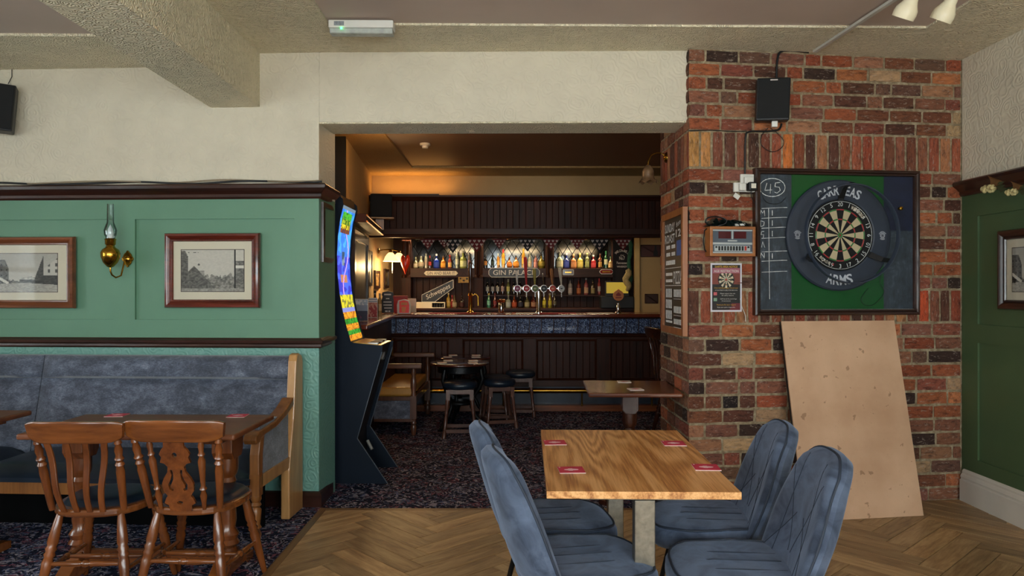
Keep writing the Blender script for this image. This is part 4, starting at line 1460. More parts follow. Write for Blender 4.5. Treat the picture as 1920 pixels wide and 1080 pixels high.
# ------------------------------------------------------------------ dart scorer, bag, poster
M['casewood'] = wood('scorer_case', '8a4e22', 'b4743c', 'x', 1.0, 0.4, 0.2)
ds = on_brick('dart_scorer', 'wooden cased electronic dart scorer with red displays on the brick wall', 'scorer', 1364, 454, 0.0)
part('case', M['casewood'], ds, lambda m: (m.sweep_rect(-0.15, 0.15, -0.094, 0.094, [(0, 0), (0, -0.085), (0.018, -0.085), (0.018, 0)]), m.box(-0.14, 0.14, -0.05, 0, -0.085, 0.085)), bevel=0.002)
M['slate'] = plain('slate_panel', '4c5662', 0.5, var=0.05)
M['silver'] = plain('silver_trim', 'b4b8b8', 0.35, 0.5, 0.05)
M['redlens'] = plain('dark_red_lens', '4a0c10', 0.12, var=0.1)
part('face_panel', M['slate'], ds, lambda m: m.box(-0.132, 0.132, -0.074, -0.05, -0.076, 0.076))
for a in (-0.092, 0.01):
    part('display', M['redlens'], ds, lambda m: m.box(a, a + 0.082, -0.0762, -0.074, 0.018, 0.062))
part('trim_bar', M['silver'], ds, lambda m: m.box(-0.132, 0.132, -0.0765, -0.074, 0.066, 0.074))
part('trim_bar', M['silver'], ds, lambda m: m.box(-0.132, 0.132, -0.0765, -0.074, -0.02, -0.007))
part('trim_bar', M['silver'], ds, lambda m: m.box(-0.132, 0.132, -0.0765, -0.074, -0.074, -0.066))
part('trim_bar', M['silver'], ds, lambda m: m.box(-0.005, 0.005, -0.0765, -0.074, 0.015, 0.066))
part('key_panel', M['silver'], ds, lambda m: m.box(-0.118, 0.118, -0.076, -0.074, -0.062, -0.026))
part('worn_print', M['silver'], ds, lambda m: m.box(-0.03, 0.032, -0.0747, -0.074, 0.0, 0.008))
for i in range(12):
    part('key', plain('red_key', 'b02a20', 0.4) if i == 10 else M['black'], ds, lambda m: m.box(-0.113 + i * 0.0193, -0.101 + i * 0.0193, -0.081, -0.0755, -0.058 if 0 < i < 11 else -0.042, -0.03), bevel=0.001)
part('side_cord', M['black'], ds, lambda m: m.tube([(-0.13, -0.03, 0.1), (-0.165, -0.03, 0.07), (-0.172, -0.025, 0.0), (-0.16, -0.02, -0.05), (-0.15, -0.02, -0.065)], 0.004, 6), smooth=60)
M['bag'] = plain('dark_nylon', '23302c', 0.35, var=0.5, vs_=25, bump=0.6, bs=30)
bg = on_brick('crumpled_bag', 'crumpled dark plastic bag lying on top of the dart scorer', 'bag', 1358, 426, 0.04)
brn = random.Random(8)
def crump(m):
    # folded strips of thin sheet lying over one another
    for k_ in range(9):
        x0 = -0.12 + 0.02 * k_ + brn.uniform(-0.02, 0.02)
        L = brn.uniform(0.07, 0.13)
        h = brn.uniform(0.03, 0.07) * (1 - abs(x0 + 0.03) * 3.5)
        a0 = brn.uniform(-0.5, 0.5)
        def f(u, v):
            x = x0 + L * u
            z_ = 0.004 + max(0, h) * math.sin(PI * u) * (0.6 + 0.6 * gnoise(u + k_ * 0.13, v, 17))
            y = -0.04 + 0.08 * v + a0 * 0.03 * math.sin(5 * u) + 0.02 * (gnoise(u, v + k_ * 0.2, 11) - 0.5)
            return (x, y, z_)
        m.grid(f, 12, 6)
part('sheet', M['bag'], bg, crump, smooth=30)
part('coiled_lead', M['black'], bg, lambda m: m.tube([(-0.07 + 0.07 * math.cos(t * 0.5), -0.03 + 0.012 * math.sin(t * 0.9), 0.035 + 0.03 * math.sin(t * 0.5)) for t in range(26)], 0.004, 6), smooth=60)
part('clip', M['white'], bg, lambda m: m.cyl((0.05, -0.02, 0.012), (0.125, -0.03, 0.016), 0.009, 0.008, 10), smooth=60)

def darts_poster(u, v):
    px, pz = (u - 0.5) * 0.21, (v - 0.66) * 0.3
    if u < 0.05 or u > 0.95 or v < 0.035 or v > 0.965:
        return 'd0ccd6'
    r = math.hypot(px, pz)
    if v > 0.90:
        return '1c1512'
    if v > 0.79:
        return 'a05a6a' if 0.07 < u < 0.93 else '40202a'
    if v > 0.48:
        if r < 0.055:
            k = int((math.degrees(math.atan2(pz, px)) + 369) // 18)
            ring = 0.05 < r or 0.03 < r < 0.034
            if r < 0.007:
                return 'a03028'
            if r > 0.05:
                return '151515'
            return ('8a2c24' if k % 2 else '2c5a34') if ring else ('c8bea2' if k % 2 else '141414')
        return '7a3a30' if v > 0.56 else '1a1414'
    if v > 0.17:
        if 0.09 < u < 0.2 and (0.34 < v < 0.4 or 0.22 < v < 0.28):
            return 'c05a60' if v > 0.3 else '7a9a80'
        return '141212'
    return '6a2028' if u > 0.5 + 0.3 * gnoise(u, v, 8) else '241414'
pz = on_brick('poster', 'printed darts area age restriction notice taped to the brick wall', 'poster', 1361.5, 539, 0.002)
part('sheet', M['paper'], pz, lambda m: m.box(-0.105, 0.105, -0.0012, 0.0, -0.156, 0.156))
raster('printed_face', -0.104, 0.104, -0.155, 0.155, 64, 92, darts_poster, M['print'], pz, -0.0014)
M['yell'] = plain('yellow_print', 'd0a030', 0.7)
M['whitep'] = plain('white_print', 'cfcac4', 0.7)
for ln_ in ([('AGE RESTRICTION', 0, 0.105, 0.016, 0.165, 0.012)],
            [('are permitted to play in the darts area', 0, -0.018, 0.009, 0.15, 0)],
            [('Please respect this rule', 0.01, -0.04, 0.008, 0.1, 0), ('for safety reasons', 0.01, -0.052, 0.008, 0.08, 0)],
            [('Staff may ask for proof of age', 0.015, -0.074, 0.008, 0.11, 0), ('if necessary', 0.0, -0.087, 0.008, 0.06, 0)],
            [('Enjoy your game responsibly', 0, -0.128, 0.009, 0.12, 0)]):
    part('white_lettering', M['whitep'], pz, lambda m: [m.text(t_, x_, z_, h_, -0.0018, w_, b_) for t_, x_, z_, h_, w_, b_ in ln_])
for t_, z_, h_, w_, b_ in (('DARTS AREA NOTICE', 0.133, 0.013, 0.15, 0.012), ('Only individuals aged 18 and over', -0.004, 0.010, 0.16, 0), ('Thank you for your support', -0.112, 0.010, 0.13, 0)):
    part('yellow_lettering', M['yell'], pz, lambda m: m.text(t_, 0, z_, h_, -0.0018, w_, b_))
# ------------------------------------------------------------------ dart cabinet
cx_, cz_ = (dbx0 + dbx1) / 2, (dbz0 + dbz1) / 2
dc = thing('dart_backboard', 'dark framed dart backboard with chalkboard panels and green centre', 'backboard', WB.pt(cx_, 0.0, cz_), WB.a)
hw, hh = (dbx1 - dbx0) / 2 + 0.006, (dbz1 - dbz0) / 2 + 0.006
part('frame', M['frame_drk'], dc, lambda m: m.sweep_rect(-hw, hw, -hh, hh, [(0, 0.005), (0, -0.04), (0.008, -0.05), (0.018, -0.048), (0.024, -0.04), (0.034, -0.038), (0.038, -0.03), (0.038, 0.005)]), smooth=35)
def slate_mat():
    n = N('chalkboard')
    v = n.coord()
    f = n.noise(v, 9, 5, 0.7, 1.0)
    g = n.noise(n.coord((1, 1, 0.25)), 40, 4, 0.7)
    k = n.math('ADD', n.math('MULTIPLY', f, 0.6), n.math('MULTIPLY', g, 0.4))
    n.p(Base_Color=n.ramp(k, [(0.35, S('20262c')), (0.55, S('323c46')), (0.75, S('5a6670'))]), Roughness=0.6)
    return n.m
M['slateboard'] = slate_mat()
M['navyboard'] = plain('dark_navy_board', '141c34', 0.55, var=0.3, vs_=12)
M['baize'] = plain('gloss_green_board', '0d4a1e', 0.3, var=0.12, vs_=4)
gx0 = WB.px(1481, 450)[0] - cx_
gx1 = WB.px(1653, 450)[0] - cx_
part('chalk_panel', M['slateboard'], dc, lambda m: m.box(-hw + 0.03, gx0, -0.02, 0.004, -hh + 0.03, hh - 0.03))
part('centre_panel', M['baize'], dc, lambda m: m.box(gx0, gx1, -0.022, 0.004, -hh + 0.03, hh - 0.03))
part('navy_panel', M['navyboard'], dc, lambda m: m.box(gx1, hw - 0.03, -0.02, 0.004, 0.08, hh - 0.03))
part('chalk_panel', M['slateboard'], dc, lambda m: m.box(gx1, hw - 0.03, -0.02, 0.004, -hh + 0.03, 0.08))
part('brass_knob', M['brass'], dc, lambda m: m.lathe([(0.01, 0), (0.007, 0.01), (0.013, 0.018), (0.012, 0.026), (0, 0.03)], (WB.px(1682, 392)[0] - cx_, -0.02, WB.px(1682, 392)[1] - cz_), 14, (0, -1, 0)), smooth=60)
def cpx(u, v):
    a, b = WB.px(u, v, 0.021)
    return (a - cx_, -0.0212, b - cz_)
def chalk(m):
    crn = random.Random(4)
    def st(pts, r=0.0024):
        P = [Vector(cpx(u, v)) for u, v in pts]
        q = []
        for i in range(len(P) - 1):
            for j in range(4):
                q.append(P[i].lerp(P[i + 1], j / 4))
        q.append(P[-1])
        vs_, fs_ = [], []
        for i, p in enumerate(q):
            d = (q[min(i + 1, len(q) - 1)] - q[max(i - 1, 0)])
            d = Vector((d.x, 0, d.z)).normalized()
            nn = Vector((-d.z, 0, d.x)) * r * crn.uniform(0.6, 1.2)
            vs_ += [p + nn, p - nn]
        for i in range(len(q) - 1):
            fs_.append((2 * i, 2 * i + 1, 2 * i + 3, 2 * i + 2))
        m.add(vs_, fs_)
    st([(1448 + 24 * math.cos(a) , 351.5 + 17 * math.sin(a)) for a in [k_ * PI / 12 for k_ in range(25)]])
    st([(1438, 343), (1434, 357), (1448, 356)])
    st([(1445, 345), (1444, 363)])
    st([(1463, 342), (1454, 343), (1453, 350), (1461, 351), (1463, 357), (1457, 362), (1452, 360)])
    st([(1441, 391), (1443, 561)], 0.0016)
    for v in (390, 408.5, 427, 446, 471.5, 489, 509.5):
        st([(1428, v + 1), (1467, v - 1), (1476, v - 1)], 0.0016)
    for v in (399, 418, 438, 480):
        st([(1448, v - 5), (1448, v + 5)])
    st([(1425, 405), (1427, 394), (1430, 400), (1433, 394), (1434, 405)], 0.0016)
    st([(1426, 414), (1426, 425), (1432, 423), (1433, 416), (1426, 414)], 0.0016)
    st([(1433, 434), (1428, 434), (1427, 440), (1432, 440), (1431, 446)], 0.0016)
    st([(1428, 464), (1430, 453), (1434, 464)], 0.0016)
    st([(1426, 484), (1427, 474), (1433, 484), (1433, 474)], 0.0016)
part('chalk_writing', M['chalk'], dc, chalk)
part('chalk_ledge', M['frame_drk'], dc, lambda m: m.box(-hw + 0.03, hw - 0.03, -0.05, -0.02, -hh + 0.026, -hh + 0.038))
part('chalk_dust', M['chalk'], dc, lambda m: m.box(-hw + 0.04, hw - 0.05, -0.0505, -0.04, -hh + 0.0382, -hh + 0.0388))

bx_, bz_ = WB.px(1575.5, 441, 0.06)
db = thing('dartboard', 'round bristle dartboard in a dark surround with white lettering', 'dartboard', WB.pt(bx_, -0.024, bz_), WB.a)
M['foam'] = plain('dark_foam', '2a3240', 0.55, var=0.12, bump=0.15, bs=200)
def ringprof(m, prof, n=72):
    m.lathe(prof, (0, 0, 0), n, (0, -1, 0))
part('surround', M['foam'], db, lambda m: ringprof(m, [(0.231, 0.0), (0.352, 0.0), (0.36, 0.006), (0.36, 0.024), (0.35, 0.034), (0.24, 0.036), (0.231, 0.032), (0.231, 0.0)], 80), smooth=25)
M['db_black'] = plain('sisal_black', '0c0c0c', 0.9, bump=0.3, bs=300)
M['db_cream'] = plain('sisal_cream', 'b8a988', 0.9, var=0.06, bump=0.3, bs=300)
M['db_red'] = plain('sisal_red', 'a02830', 0.85, bump=0.3, bs=300)
M['db_green'] = plain('sisal_green', '2a7a3c', 0.85, bump=0.3, bs=300)
part('board', M['db_black'], db, lambda m: ringprof(m, [(0.2295, 0.0), (0.2295, 0.034), (0.0, 0.034)], 64))
RD = [0.0064, 0.016, 0.099, 0.107, 0.162, 0.17]
def sectors(sel):
    def f(m):
        for i in range(20):
            a0 = PI / 2 - R(9) + i * R(18)
            for j in range(1, 5):
                if sel(i, j + 1):
                    vs_ = []
                    for s in range(4):
                        a = a0 + R(18) * s / 3
                        vs_ += [(RD[j] * math.cos(a), -0.0346, RD[j] * math.sin(a)), (RD[j + 1] * math.cos(a), -0.0346, RD[j + 1] * math.sin(a))]
                    m.add(vs_, [(2 * s, 2 * s + 1, 2 * s + 3, 2 * s + 2) for s in range(3)])
    return f
for s_ in range(20):
    if s_ % 2:
        part('cream_segment', M['db_cream'], db, sectors(lambda i, j: j == 2 and i == s_))
        part('cream_segment', M['db_cream'], db, sectors(lambda i, j: j == 4 and i == s_))
    for j_ in (3, 5):
        part('green_segment' if s_ % 2 else 'red_segment', M['db_green'] if s_ % 2 else M['db_red'], db, sectors(lambda i, j: j == j_ and i == s_))
part('bullseye', M['db_red'], db, lambda m: (m.lathe([(0.0064, 0), (0, 0)], (0, -0.0348, 0), 20, (0, -1, 0))))
part('outer_bull', M['db_green'], db, lambda m: m.lathe([(0.016, 0), (0.0064, 0)], (0, -0.0347, 0), 20, (0, -1, 0), caps=False))
def wires(m):
    for r in RD[1:]:
        m.tube([(r * math.cos(2 * PI * i / 60), -0.0352, r * math.sin(2 * PI * i / 60)) for i in range(60)], 0.0007, 4, True)
    for i in range(20):
        a = PI / 2 - R(9) + i * R(18)
        m.tube([(0.016 * math.cos(a), -0.0352, 0.016 * math.sin(a)), (0.17 * math.cos(a), -0.0352, 0.17 * math.sin(a))], 0.0007, 4)
part('spider_wire', M['chrome'], db, wires)
part('number_ring', M['chalk'], db, lambda m: m.tube([(0.219 * math.cos(2 * PI * i / 72), -0.036, 0.219 * math.sin(2 * PI * i / 72)) for i in range(72)], 0.0014, 5, True))
NUMS = [20, 1, 18, 4, 13, 6, 10, 15, 2, 17, 3, 19, 7, 16, 8, 11, 14, 9, 12, 5]
def nums(m):
    for i, q in enumerate(NUMS):
        a = PI / 2 - i * R(18)
        rot = a - PI / 2
        if 105 < (math.degrees(-rot) % 360) < 255:
            rot += PI
        m.text(str(q), 0.2 * math.cos(a), 0.2 * math.sin(a), 0.026, -0.036, None, 0.0, rot)
part('numbers', M['chalk'], db, nums)
def arc_text(m, s, r, a_mid, step, h, up, w, bold):
    n = len(s)
    for i, ch in enumerate(s):
        if ch == ' ':
            continue
        o = (i - (n - 1) / 2) * step
        a = a_mid - o if up else a_mid + o
        m.text(ch, r * math.cos(a), r * math.sin(a), h, -0.0372, w * (0.85 if ch in 'E' else 1), bold, a - PI / 2 if up else a + PI / 2)
M['letter'] = plain('white_lettering', 'b9bec6', 0.6, var=0.05)
for w_ in ('CARR    ', '     EAS'):
    part('upper_lettering', M['letter'], db, lambda m: arc_text(m, w_, 0.29, PI / 2 + R(1.5), R(7.6), 0.062, True, 0.036, 0.02))
part('lower_lettering', M['letter'], db, lambda m: arc_text(m, 'ARMS', 0.29, -PI / 2 - R(1), R(9), 0.066, False, 0.044, 0.02))
M['winmau'] = plain('board_print_cream', 'c9bfae', 0.8)
part('board_print', M['winmau'], db, lambda m: arc_text(m, 'winmau', 0.196, R(52), R(5.2), 0.024, True, 0.016, 0.01))
part('board_print', M['winmau'], db, lambda m: arc_text(m, 'BLADE', 0.196, R(-123), R(5), 0.018, False, 0.014, 0.01))
part('board_print', M['db_red'], db, lambda m: arc_text(m, '4', 0.196, R(-105), R(5), 0.018, False, 0.014, 0.01))
def roundel(m):
    for s in (-1, 1):
        c = (s * 0.293, -0.0372, 0)
        m.add([(c[0] + 0.017 * math.cos(2 * PI * i / 16), c[1], 0.017 * math.sin(2 * PI * i / 16)) for i in range(16)] + [(c[0] + 0.014 * math.cos(2 * PI * i / 16), c[1], 0.014 * math.sin(2 * PI * i / 16)) for i in range(16)], [(i, (i + 1) % 16, 16 + (i + 1) % 16, 16 + i) for i in range(16)])
        for i in range(10):
            a = 2 * PI * i / 10
            m.add([(c[0] + 0.004 * math.cos(a), c[1], 0.004 * math.sin(a)), (c[0] + 0.012 * math.cos(a - 0.15), c[1], 0.012 * math.sin(a - 0.15)), (c[0] + 0.012 * math.cos(a + 0.15), c[1], 0.012 * math.sin(a + 0.15))], [(0, 1, 2)])
        t = 'CARREAS'
        for i, ch in enumerate(t):
            a = PI / 2 - (i - 3) * 0.34
            m.text(ch, c[0] + 0.024 * math.cos(a), 0.024 * math.sin(a), 0.009, c[1], None, 0.02, a - PI / 2)
        for i, ch in enumerate('ARMS'):
            a = -PI / 2 + (i - 1.5) * 0.36
            m.text(ch, c[0] + 0.024 * math.cos(a), 0.024 * math.sin(a), 0.009, c[1], None, 0.02, a + PI / 2)
part('roundel', M['letter'], db, roundel)
# ring light standing off the board on three arms
rl = thing('dartboard_ring_light', 'dark ring lamp standing off the dartboard on three black arms', 'lamp', WB.pt(bx_, -0.062, bz_), WB.a)
M['ringm'] = plain('ring_grey', '2c3646', 0.4, var=0.08)
part('ring', M['ringm'], rl, lambda m: m.lathe([(0.306, 0.12), (0.315, 0.12), (0.316, 0.15), (0.313, 0.154), (0.308, 0.154), (0.306, 0.15), (0.306, 0.12)], (0, 0, 0), 80, (0, -1, 0)), smooth=50)
for a in (90, 212, 328):
    ca, sa = math.cos(R(a)), math.sin(R(a))
    tz = Vector((-sa, 0, ca))
    def armf(m):
        P = [(0.232, 0.0, 0.02), (0.30, -0.05, 0.016), (0.322, -0.13, 0.014)]
        vs_, fs_ = [], []
        for r, y, w in P:
            for sgn in (-1, 1):
                for dy in (0.0, -0.008):
                    vs_.append((r * ca + tz.x * w * sgn, y + dy, r * sa + tz.z * w * sgn))
        for i in range(2):
            b = 4 * i
            fs_ += [(b, b + 2, b + 6, b + 4), (b + 1, b + 5, b + 7, b + 3), (b, b + 4, b + 5, b + 1), (b + 2, b + 3, b + 7, b + 6)]
        fs_ += [(0, 1, 3, 2), (8, 10, 11, 9)]
        m.add(vs_, fs_)
        m.cbox((0.24 * ca, -0.005, 0.24 * sa), (0.035, 0.01, 0.035), Matrix.Rotation(-R(a), 4, 'Y'))
    part('arm', M['black'], rl, armf, bevel=0.002)
wall_cable('cable', 'thin black lead hanging from the dartboard ring lamp', WB, [(1655, 505), (1650, 530), (1658, 548), (1640, 570), (1622, 572), (1615, 560), (1628, 540)], 0.0016, M['black'], 0.03)
wall_cable('cable', 'thin black lead from the wall socket across the chalk panel', WB, [(1427, 355), (1432, 372), (1442, 381), (1462, 381), (1474, 370)], 0.0018, M['black'], 0.03)

# ------------------------------------------------------------------ leaning board
def lean_mat():
    n = N('worn_tan_board')
    v = n.coord()
    f = n.noise(v, 2.5, 4)
    spots = n.math('GREATER_THAN', n.noise(v, 20, 3, 0.5, 0.3), 0.665)
    sc_ = n.math('MULTIPLY', n.math('GREATER_THAN', n.noise(n.coord((3, 1, 1)), 60, 4, 0.7), 0.64), 0.35)
    c = n.ramp(f, [(0.3, S('bc9474')), (0.7, S('d6b090'))])
    c = n.mix(n.math('MULTIPLY', spots, 0.55), c, S('7a5436'))
    c = n.mix(sc_, c, S('8a6a50'))
    n.p(Base_Color=c, Roughness=0.5)
    return n.m
M['leanm'] = lean_mat()
pb = Vector((1.772, 4.515, 0.007))
pr_ = Vector((2.556, 4.634, 0.007))
ex = (pr_ - pb)
wid = ex.length
ex.normalize()
ptop = WB.pt(WB.px(1466, 602, 0.03)[0], -0.046, WB.px(1466, 602, 0.03)[1])
upv = (ptop - pb)
upv = (upv - ex * upv.dot(ex))
hgt = upv.length
upv.normalize()
nv_ = ex.cross(upv)
lm = Matrix((ex, nv_ * -1, upv)).transposed().to_4x4()
lm = Matrix((ex, upv.cross(ex), upv)).transposed().to_4x4()
lb = part('leaning_board', M['leanm'], None, lambda m: m.box(0, wid, -0.0, 0.012, 0, hgt), bevel=0.001)
part('black_edging', M['black'], lb, lambda m: m.sweep_rect(0.0, wid, 0.0, hgt, [(0.03, 0.012), (0.03, 0.034), (0.001, 0.034), (0.001, 0.012)]))
lb.matrix_world = Matrix.Translation(pb) @ lm
tag(lb, 'large plain tan board leaning against the brick wall under the dartboard', 'board')

# ------------------------------------------------------------------ ceiling fittings
em = thing('emergency_light', 'white emergency light box with green indicator on the ceiling', 'light', at(679, 52, 4.30)[:2] + (ZC - 0.0,), YW)
part('housing', M['white'], em, lambda m: m.box(-0.185, 0.185, -0.045, 0.045, -0.045, 0.0), bevel=0.006)
part('diffuser', plain('grey_diffuser', '9ea29a', 0.2, var=0.2, vs_=30), em, lambda m: m.prism([(-0.04, -0.045), (0.04, -0.045), (0.03, -0.075), (-0.03, -0.075)], -0.18, 0.18, 'yz'), bevel=0.005)
part('indicator', emis('green_indicator', '40ff80', 4.0), em, lambda m: m.ball((-0.11, -0.046, -0.05), 0.006, 10, 6), smooth=60)
part('sticker', plain('grey_print', '7c8084', 0.6, var=0.3, vs_=80), em, lambda m: m.box(-0.152, -0.095, -0.0458, -0.045, -0.034, -0.01))
tr = part('cable_trunking', plain('grey_trunking', 'c8c4ba', 0.5), None, lambda m: m.box(-0.013, 0.013, -2.4, 0.0, -0.016, 0.0), bevel=0.002)
tr.location = (1.945, 4.80, ZC - 0.002)
tr.rotation_euler = (0, 0, R(4.5))
tag(tr, 'grey cable trunking running across the ceiling from the brick wall', 'trunking')
M['cream_metal'] = plain('cream_enamel', 'e6dcbe', 0.35, var=0.04)
tl = thing('spotlight_bar', 'cream ceiling spotlight bar with two bell shaped heads', 'light', (2.02, 3.55, ZC), R(10))
part('bar', M['cream_metal'], tl, lambda m: m.box(-0.25, 0.25, -0.03, 0.03, -0.03, 0.0), bevel=0.008)
for dx, tilt in ((-0.115, 12), (0.09, 14)):
    hd = part('head', M['cream_metal'], tl, lambda m: m.lathe([(0.0, 0.115), (0.024, 0.11), (0.026, 0.03), (0.029, 0.0), (0.038, -0.02), (0.05, -0.04), (0.053, -0.06), (0.051, -0.085), (0.048, -0.085), (0.049, -0.06), (0.03, -0.02), (0.0, -0.01)], n=28), smooth=50, loc=(dx - 0.02, -0.0, -0.17), rot=(R(30), R(tilt), 0))
    part('reflector_lamp', M['bulb'], hd, lambda m: m.lathe([(0.047, -0.07), (0.04, -0.078), (0, -0.082)], n=24), smooth=60)
    part('stem', M['brass'], tl, lambda m: m.cyl((dx, 0, -0.03), (dx + 0.005, 0, -0.09), 0.007, None, 10), smooth=60)

# ------------------------------------------------------------------ dried flower cones on the right hand rail
M['husk'] = plain('dried_husk', '8a6238', 0.8, var=0.25, vs_=20, bump=0.4)
M['dryf'] = plain('dried_flower', 'b8aa78', 0.85, var=0.25, vs_=40)
for u, v, s, lab in ((1874, 350, 1.0, 'husk cone with cream dried flowers hanging on the right hand picture rail'), (1914, 357, 0.8, 'small husk with dried flowers on the rail at the right edge')):
    x, z_ = WR.px(u, v, 0.1)
    fl = thing('dried_flowers', lab, 'decoration', WR.pt(x, -0.1, z_), WR.a)
    fl.scale = (s, s, s)
    part('cone', M['husk'], fl, lambda m: m.grid(lambda a, b: ((-0.075 + 0.15 * b) * 1.0, -0.03 + 0.045 * math.sin(PI * (0.1 + a)) * (1 - 0.6 * b) - 0.02, 0.035 - 0.02 * b + 0.05 * math.cos(PI * (0.1 + a)) * (1 - 0.75 * b)), 14, 8), smooth=60)
    frn = random.Random(9)
    def fl_(m):
        for _ in range(16):
            q = frn.random()
            m.ball((-0.06 + 0.1 * q, -0.045 + frn.uniform(-0.02, 0.02), -0.005 + frn.uniform(-0.02, 0.016)), frn.uniform(0.010, 0.017), 7, 5)
    part('flower_heads', M['dryf'], fl, fl_, smooth=60)
    part('leaves', plain('dried_leaf', '3c4022', 0.8), fl, lambda m: [m.add([(0.03, -0.04, 0), (0.07 + 0.02 * k_, -0.05, 0.02 - 0.02 * k_), (0.11 + 0.01 * k_, -0.045, 0.015 - 0.02 * k_), (0.07, -0.04, -0.005 - 0.02 * k_)], [(0, 1, 2, 3)]) for k_ in range(3)])
# ------------------------------------------------------------------ bar canopy
BWARM = (1.0, 0.66, 0.30)
YC = 8.6
cp = thing('bar_canopy', 'dark boarded wooden canopy above the bar', 'canopy', (0, YC, 0))
part('cornice', M['barwoodx'], cp, lambda m: m.run([(0.32, 2.42), (0.0, 2.42), (-0.012, 2.43), (-0.03, 2.455), (-0.045, 2.465), (-0.045, 2.485), (0.32, 2.485)], -1.64, 2.3))
part('bottom_rail', M['barwoodx'], cp, lambda m: m.run([(0.06, 2.0), (-0.02, 2.0), (-0.032, 2.012), (-0.03, 2.025), (-0.012, 2.035), (-0.012, 2.105), (0.06, 2.105)], -1.64, 2.3), bevel=0.003)
part('back_board', M['barwoodx'], cp, lambda m: m.box(-1.64, 2.3, 0.022, 0.05, 2.0, 2.45))
part('soffit', M['barwoodx'], cp, lambda m: m.box(-1.64, 2.3, 0.05, 0.32, 2.04, 2.06))
BMESH = {}
def board(parent, x0, x1, y, z0, z1, mt, name='board'):
    key = (round(x1 - x0, 4), round(z1 - z0, 3), mt.name)
    if key not in BMESH:
        w, h = x1 - x0 - 0.0015, z1 - z0
        m = MB()
        m.prism([(0, 0.018), (0, 0.004), (0.004, 0), (w - 0.004, 0), (w, 0.004), (w, 0.018)], 0, h, 'xy')
        o = m.build(name, mt, parent)
        BMESH[key] = o.data
    else:
        o = bpy.data.objects.new(name, BMESH[key])
        COL.objects.link(o)
        o.parent = parent
    o.location = (x0 + 0.0007, y, z0)
    return o
x = -1.63
stiles = [(-0.0, 985, 1003)]
sx0, sx1 = at(986, 0, YC)[0], at(1001, 0, YC)[0]
sx2, sx3 = at(1117, 0, YC)[0], at(1131, 0, YC)[0]
for a, b in ((-1.63, sx0), (sx1, sx2), (sx3, 1.95)):
    n_ = max(1, round((b - a) / 0.0745))
    for i in range(n_):
        board(cp, a + (b - a) * i / n_, a + (b - a) * (i + 1) / n_, 0.0, 2.105, 2.42, M['barwood'])
for a, b in ((sx0, sx1), (sx2, sx3)):
    part('stile', M['barwood'], cp, lambda m: m.box(a, b, -0.008, 0.02, 2.105, 2.42), bevel=0.003)

# ------------------------------------------------------------------ bar counter
def tile_mat():
    n = N('embossed_blue_tile')
    v = n.coord()
    wv = n.mix(0.1, v, n.n('TexNoise', ins={'Vector': v, 'Scale': 18.0}).outputs[1])
    w = n.math('MULTIPLY', n.rand(), 3.0)
    vo = n.n('TexVoronoi', feature='DISTANCE_TO_EDGE', ins={'Vector': wv, 'Scale': 55.0})
    f = n.math('ADD', vo.outputs['Distance'], n.math('MULTIPLY', n.noise(v, 70, 2, 0.5, 1.0, w), 0.5))
    n.p(Base_Color=n.ramp(f, [(0.22, S('9cb4dc')), (0.33, S('2a3c66')), (0.55, S('0a1122'))]), Roughness=0.25)  # pale blue stop paints glints on the embossing
    n.p(Coat_Weight=0.3)
    n.bump(f, 1.0, 0.008)
    return n.m
M['tile'] = tile_mat()
YB = 8.7
ct = thing('bar_counter', 'dark panelled bar counter with a frieze of embossed blue tiles and brass foot rail', 'bar', (0, YB, 0))
part('carcass', M['barwoodx'], ct, lambda m: m.box(-1.36, 2.4, 0.024, 0.5, 0.07, 1.075))
TM = None
for i in range(27):
    x0 = at(720, 0, YB)[0] + 0.1415 * i
    if x0 > 2.2:
        break
    if TM is None:
        m = MB()
        m.prism([(0, 0.02), (0, 0.006), (0.006, 0), (0.126, 0), (0.132, 0.006), (0.132, 0.02)], 0, 0.17, 'xy')
        o = m.build('tile', M['tile'], ct)
        TM = o.data
    else:
        o = bpy.data.objects.new('tile', TM)
        COL.objects.link(o)
        o.parent = ct
    o.location = (x0, 0.0, 0.893)
part('frieze_moulding', M['barwoodx'], ct, lambda m: m.run([(0.03, 0.835), (-0.01, 0.835), (-0.012, 0.85), (-0.03, 0.862), (-0.035, 0.875), (-0.012, 0.89), (0.03, 0.892)], -1.46, 2.3))
part('frieze_moulding', M['barwoodx'], ct, lambda m: m.run([(0.03, 1.063), (-0.014, 1.063), (-0.03, 1.075), (0.03, 1.08)], -1.46, 2.3))
PX = [(-1.36, at(841, 0, YB)[0])]
x = at(868, 0, YB)[0]
for i in range(4):
    PX.append((x, x + 0.70))
    x += 0.70 + 0.155
prev = None
for a, b in PX:
    n_ = max(1, round((b - a) / 0.0745))
    for i in range(n_):
        board(ct, a + (b - a) * i / n_, a + (b - a) * (i + 1) / n_, 0.005, 0.36, 0.815, M['barwood'])
    part('panel_moulding', M['barwoodx'], ct, lambda m: m.sweep_rect(a - 0.004, b + 0.004, 0.345, 0.825, [(0, 0.01), (0, -0.012), (0.012, -0.018), (0.024, -0.006), (0.024, 0.01)]))
    if prev is not None:
        part('stile', M['barwood'], ct, lambda m: m.box(prev, a, -0.006, 0.03, 0.33, 0.835), bevel=0.003)
    prev = b
part('lower_rail', M['barwoodx'], ct, lambda m: m.box(-1.36, 2.4, -0.008, 0.03, 0.27, 0.345), bevel=0.003)
M['plinth'] = plain('worn_plinth_paint', '2c3442', 0.4, var=0.3, vs_=8)
part('plinth', M['plinth'], ct, lambda m: m.box(-1.36, 2.4, 0.005, 0.03, 0.07, 0.27))
M['step'] = wood('step_wood', '5a2c14', '9a562a', 'x', 1.0, 0.35, 0.3)
part('step', M['step'], ct, lambda m: m.box(-1.36, 2.4, -0.11, 0.03, 0.0, 0.07), bevel=0.005)
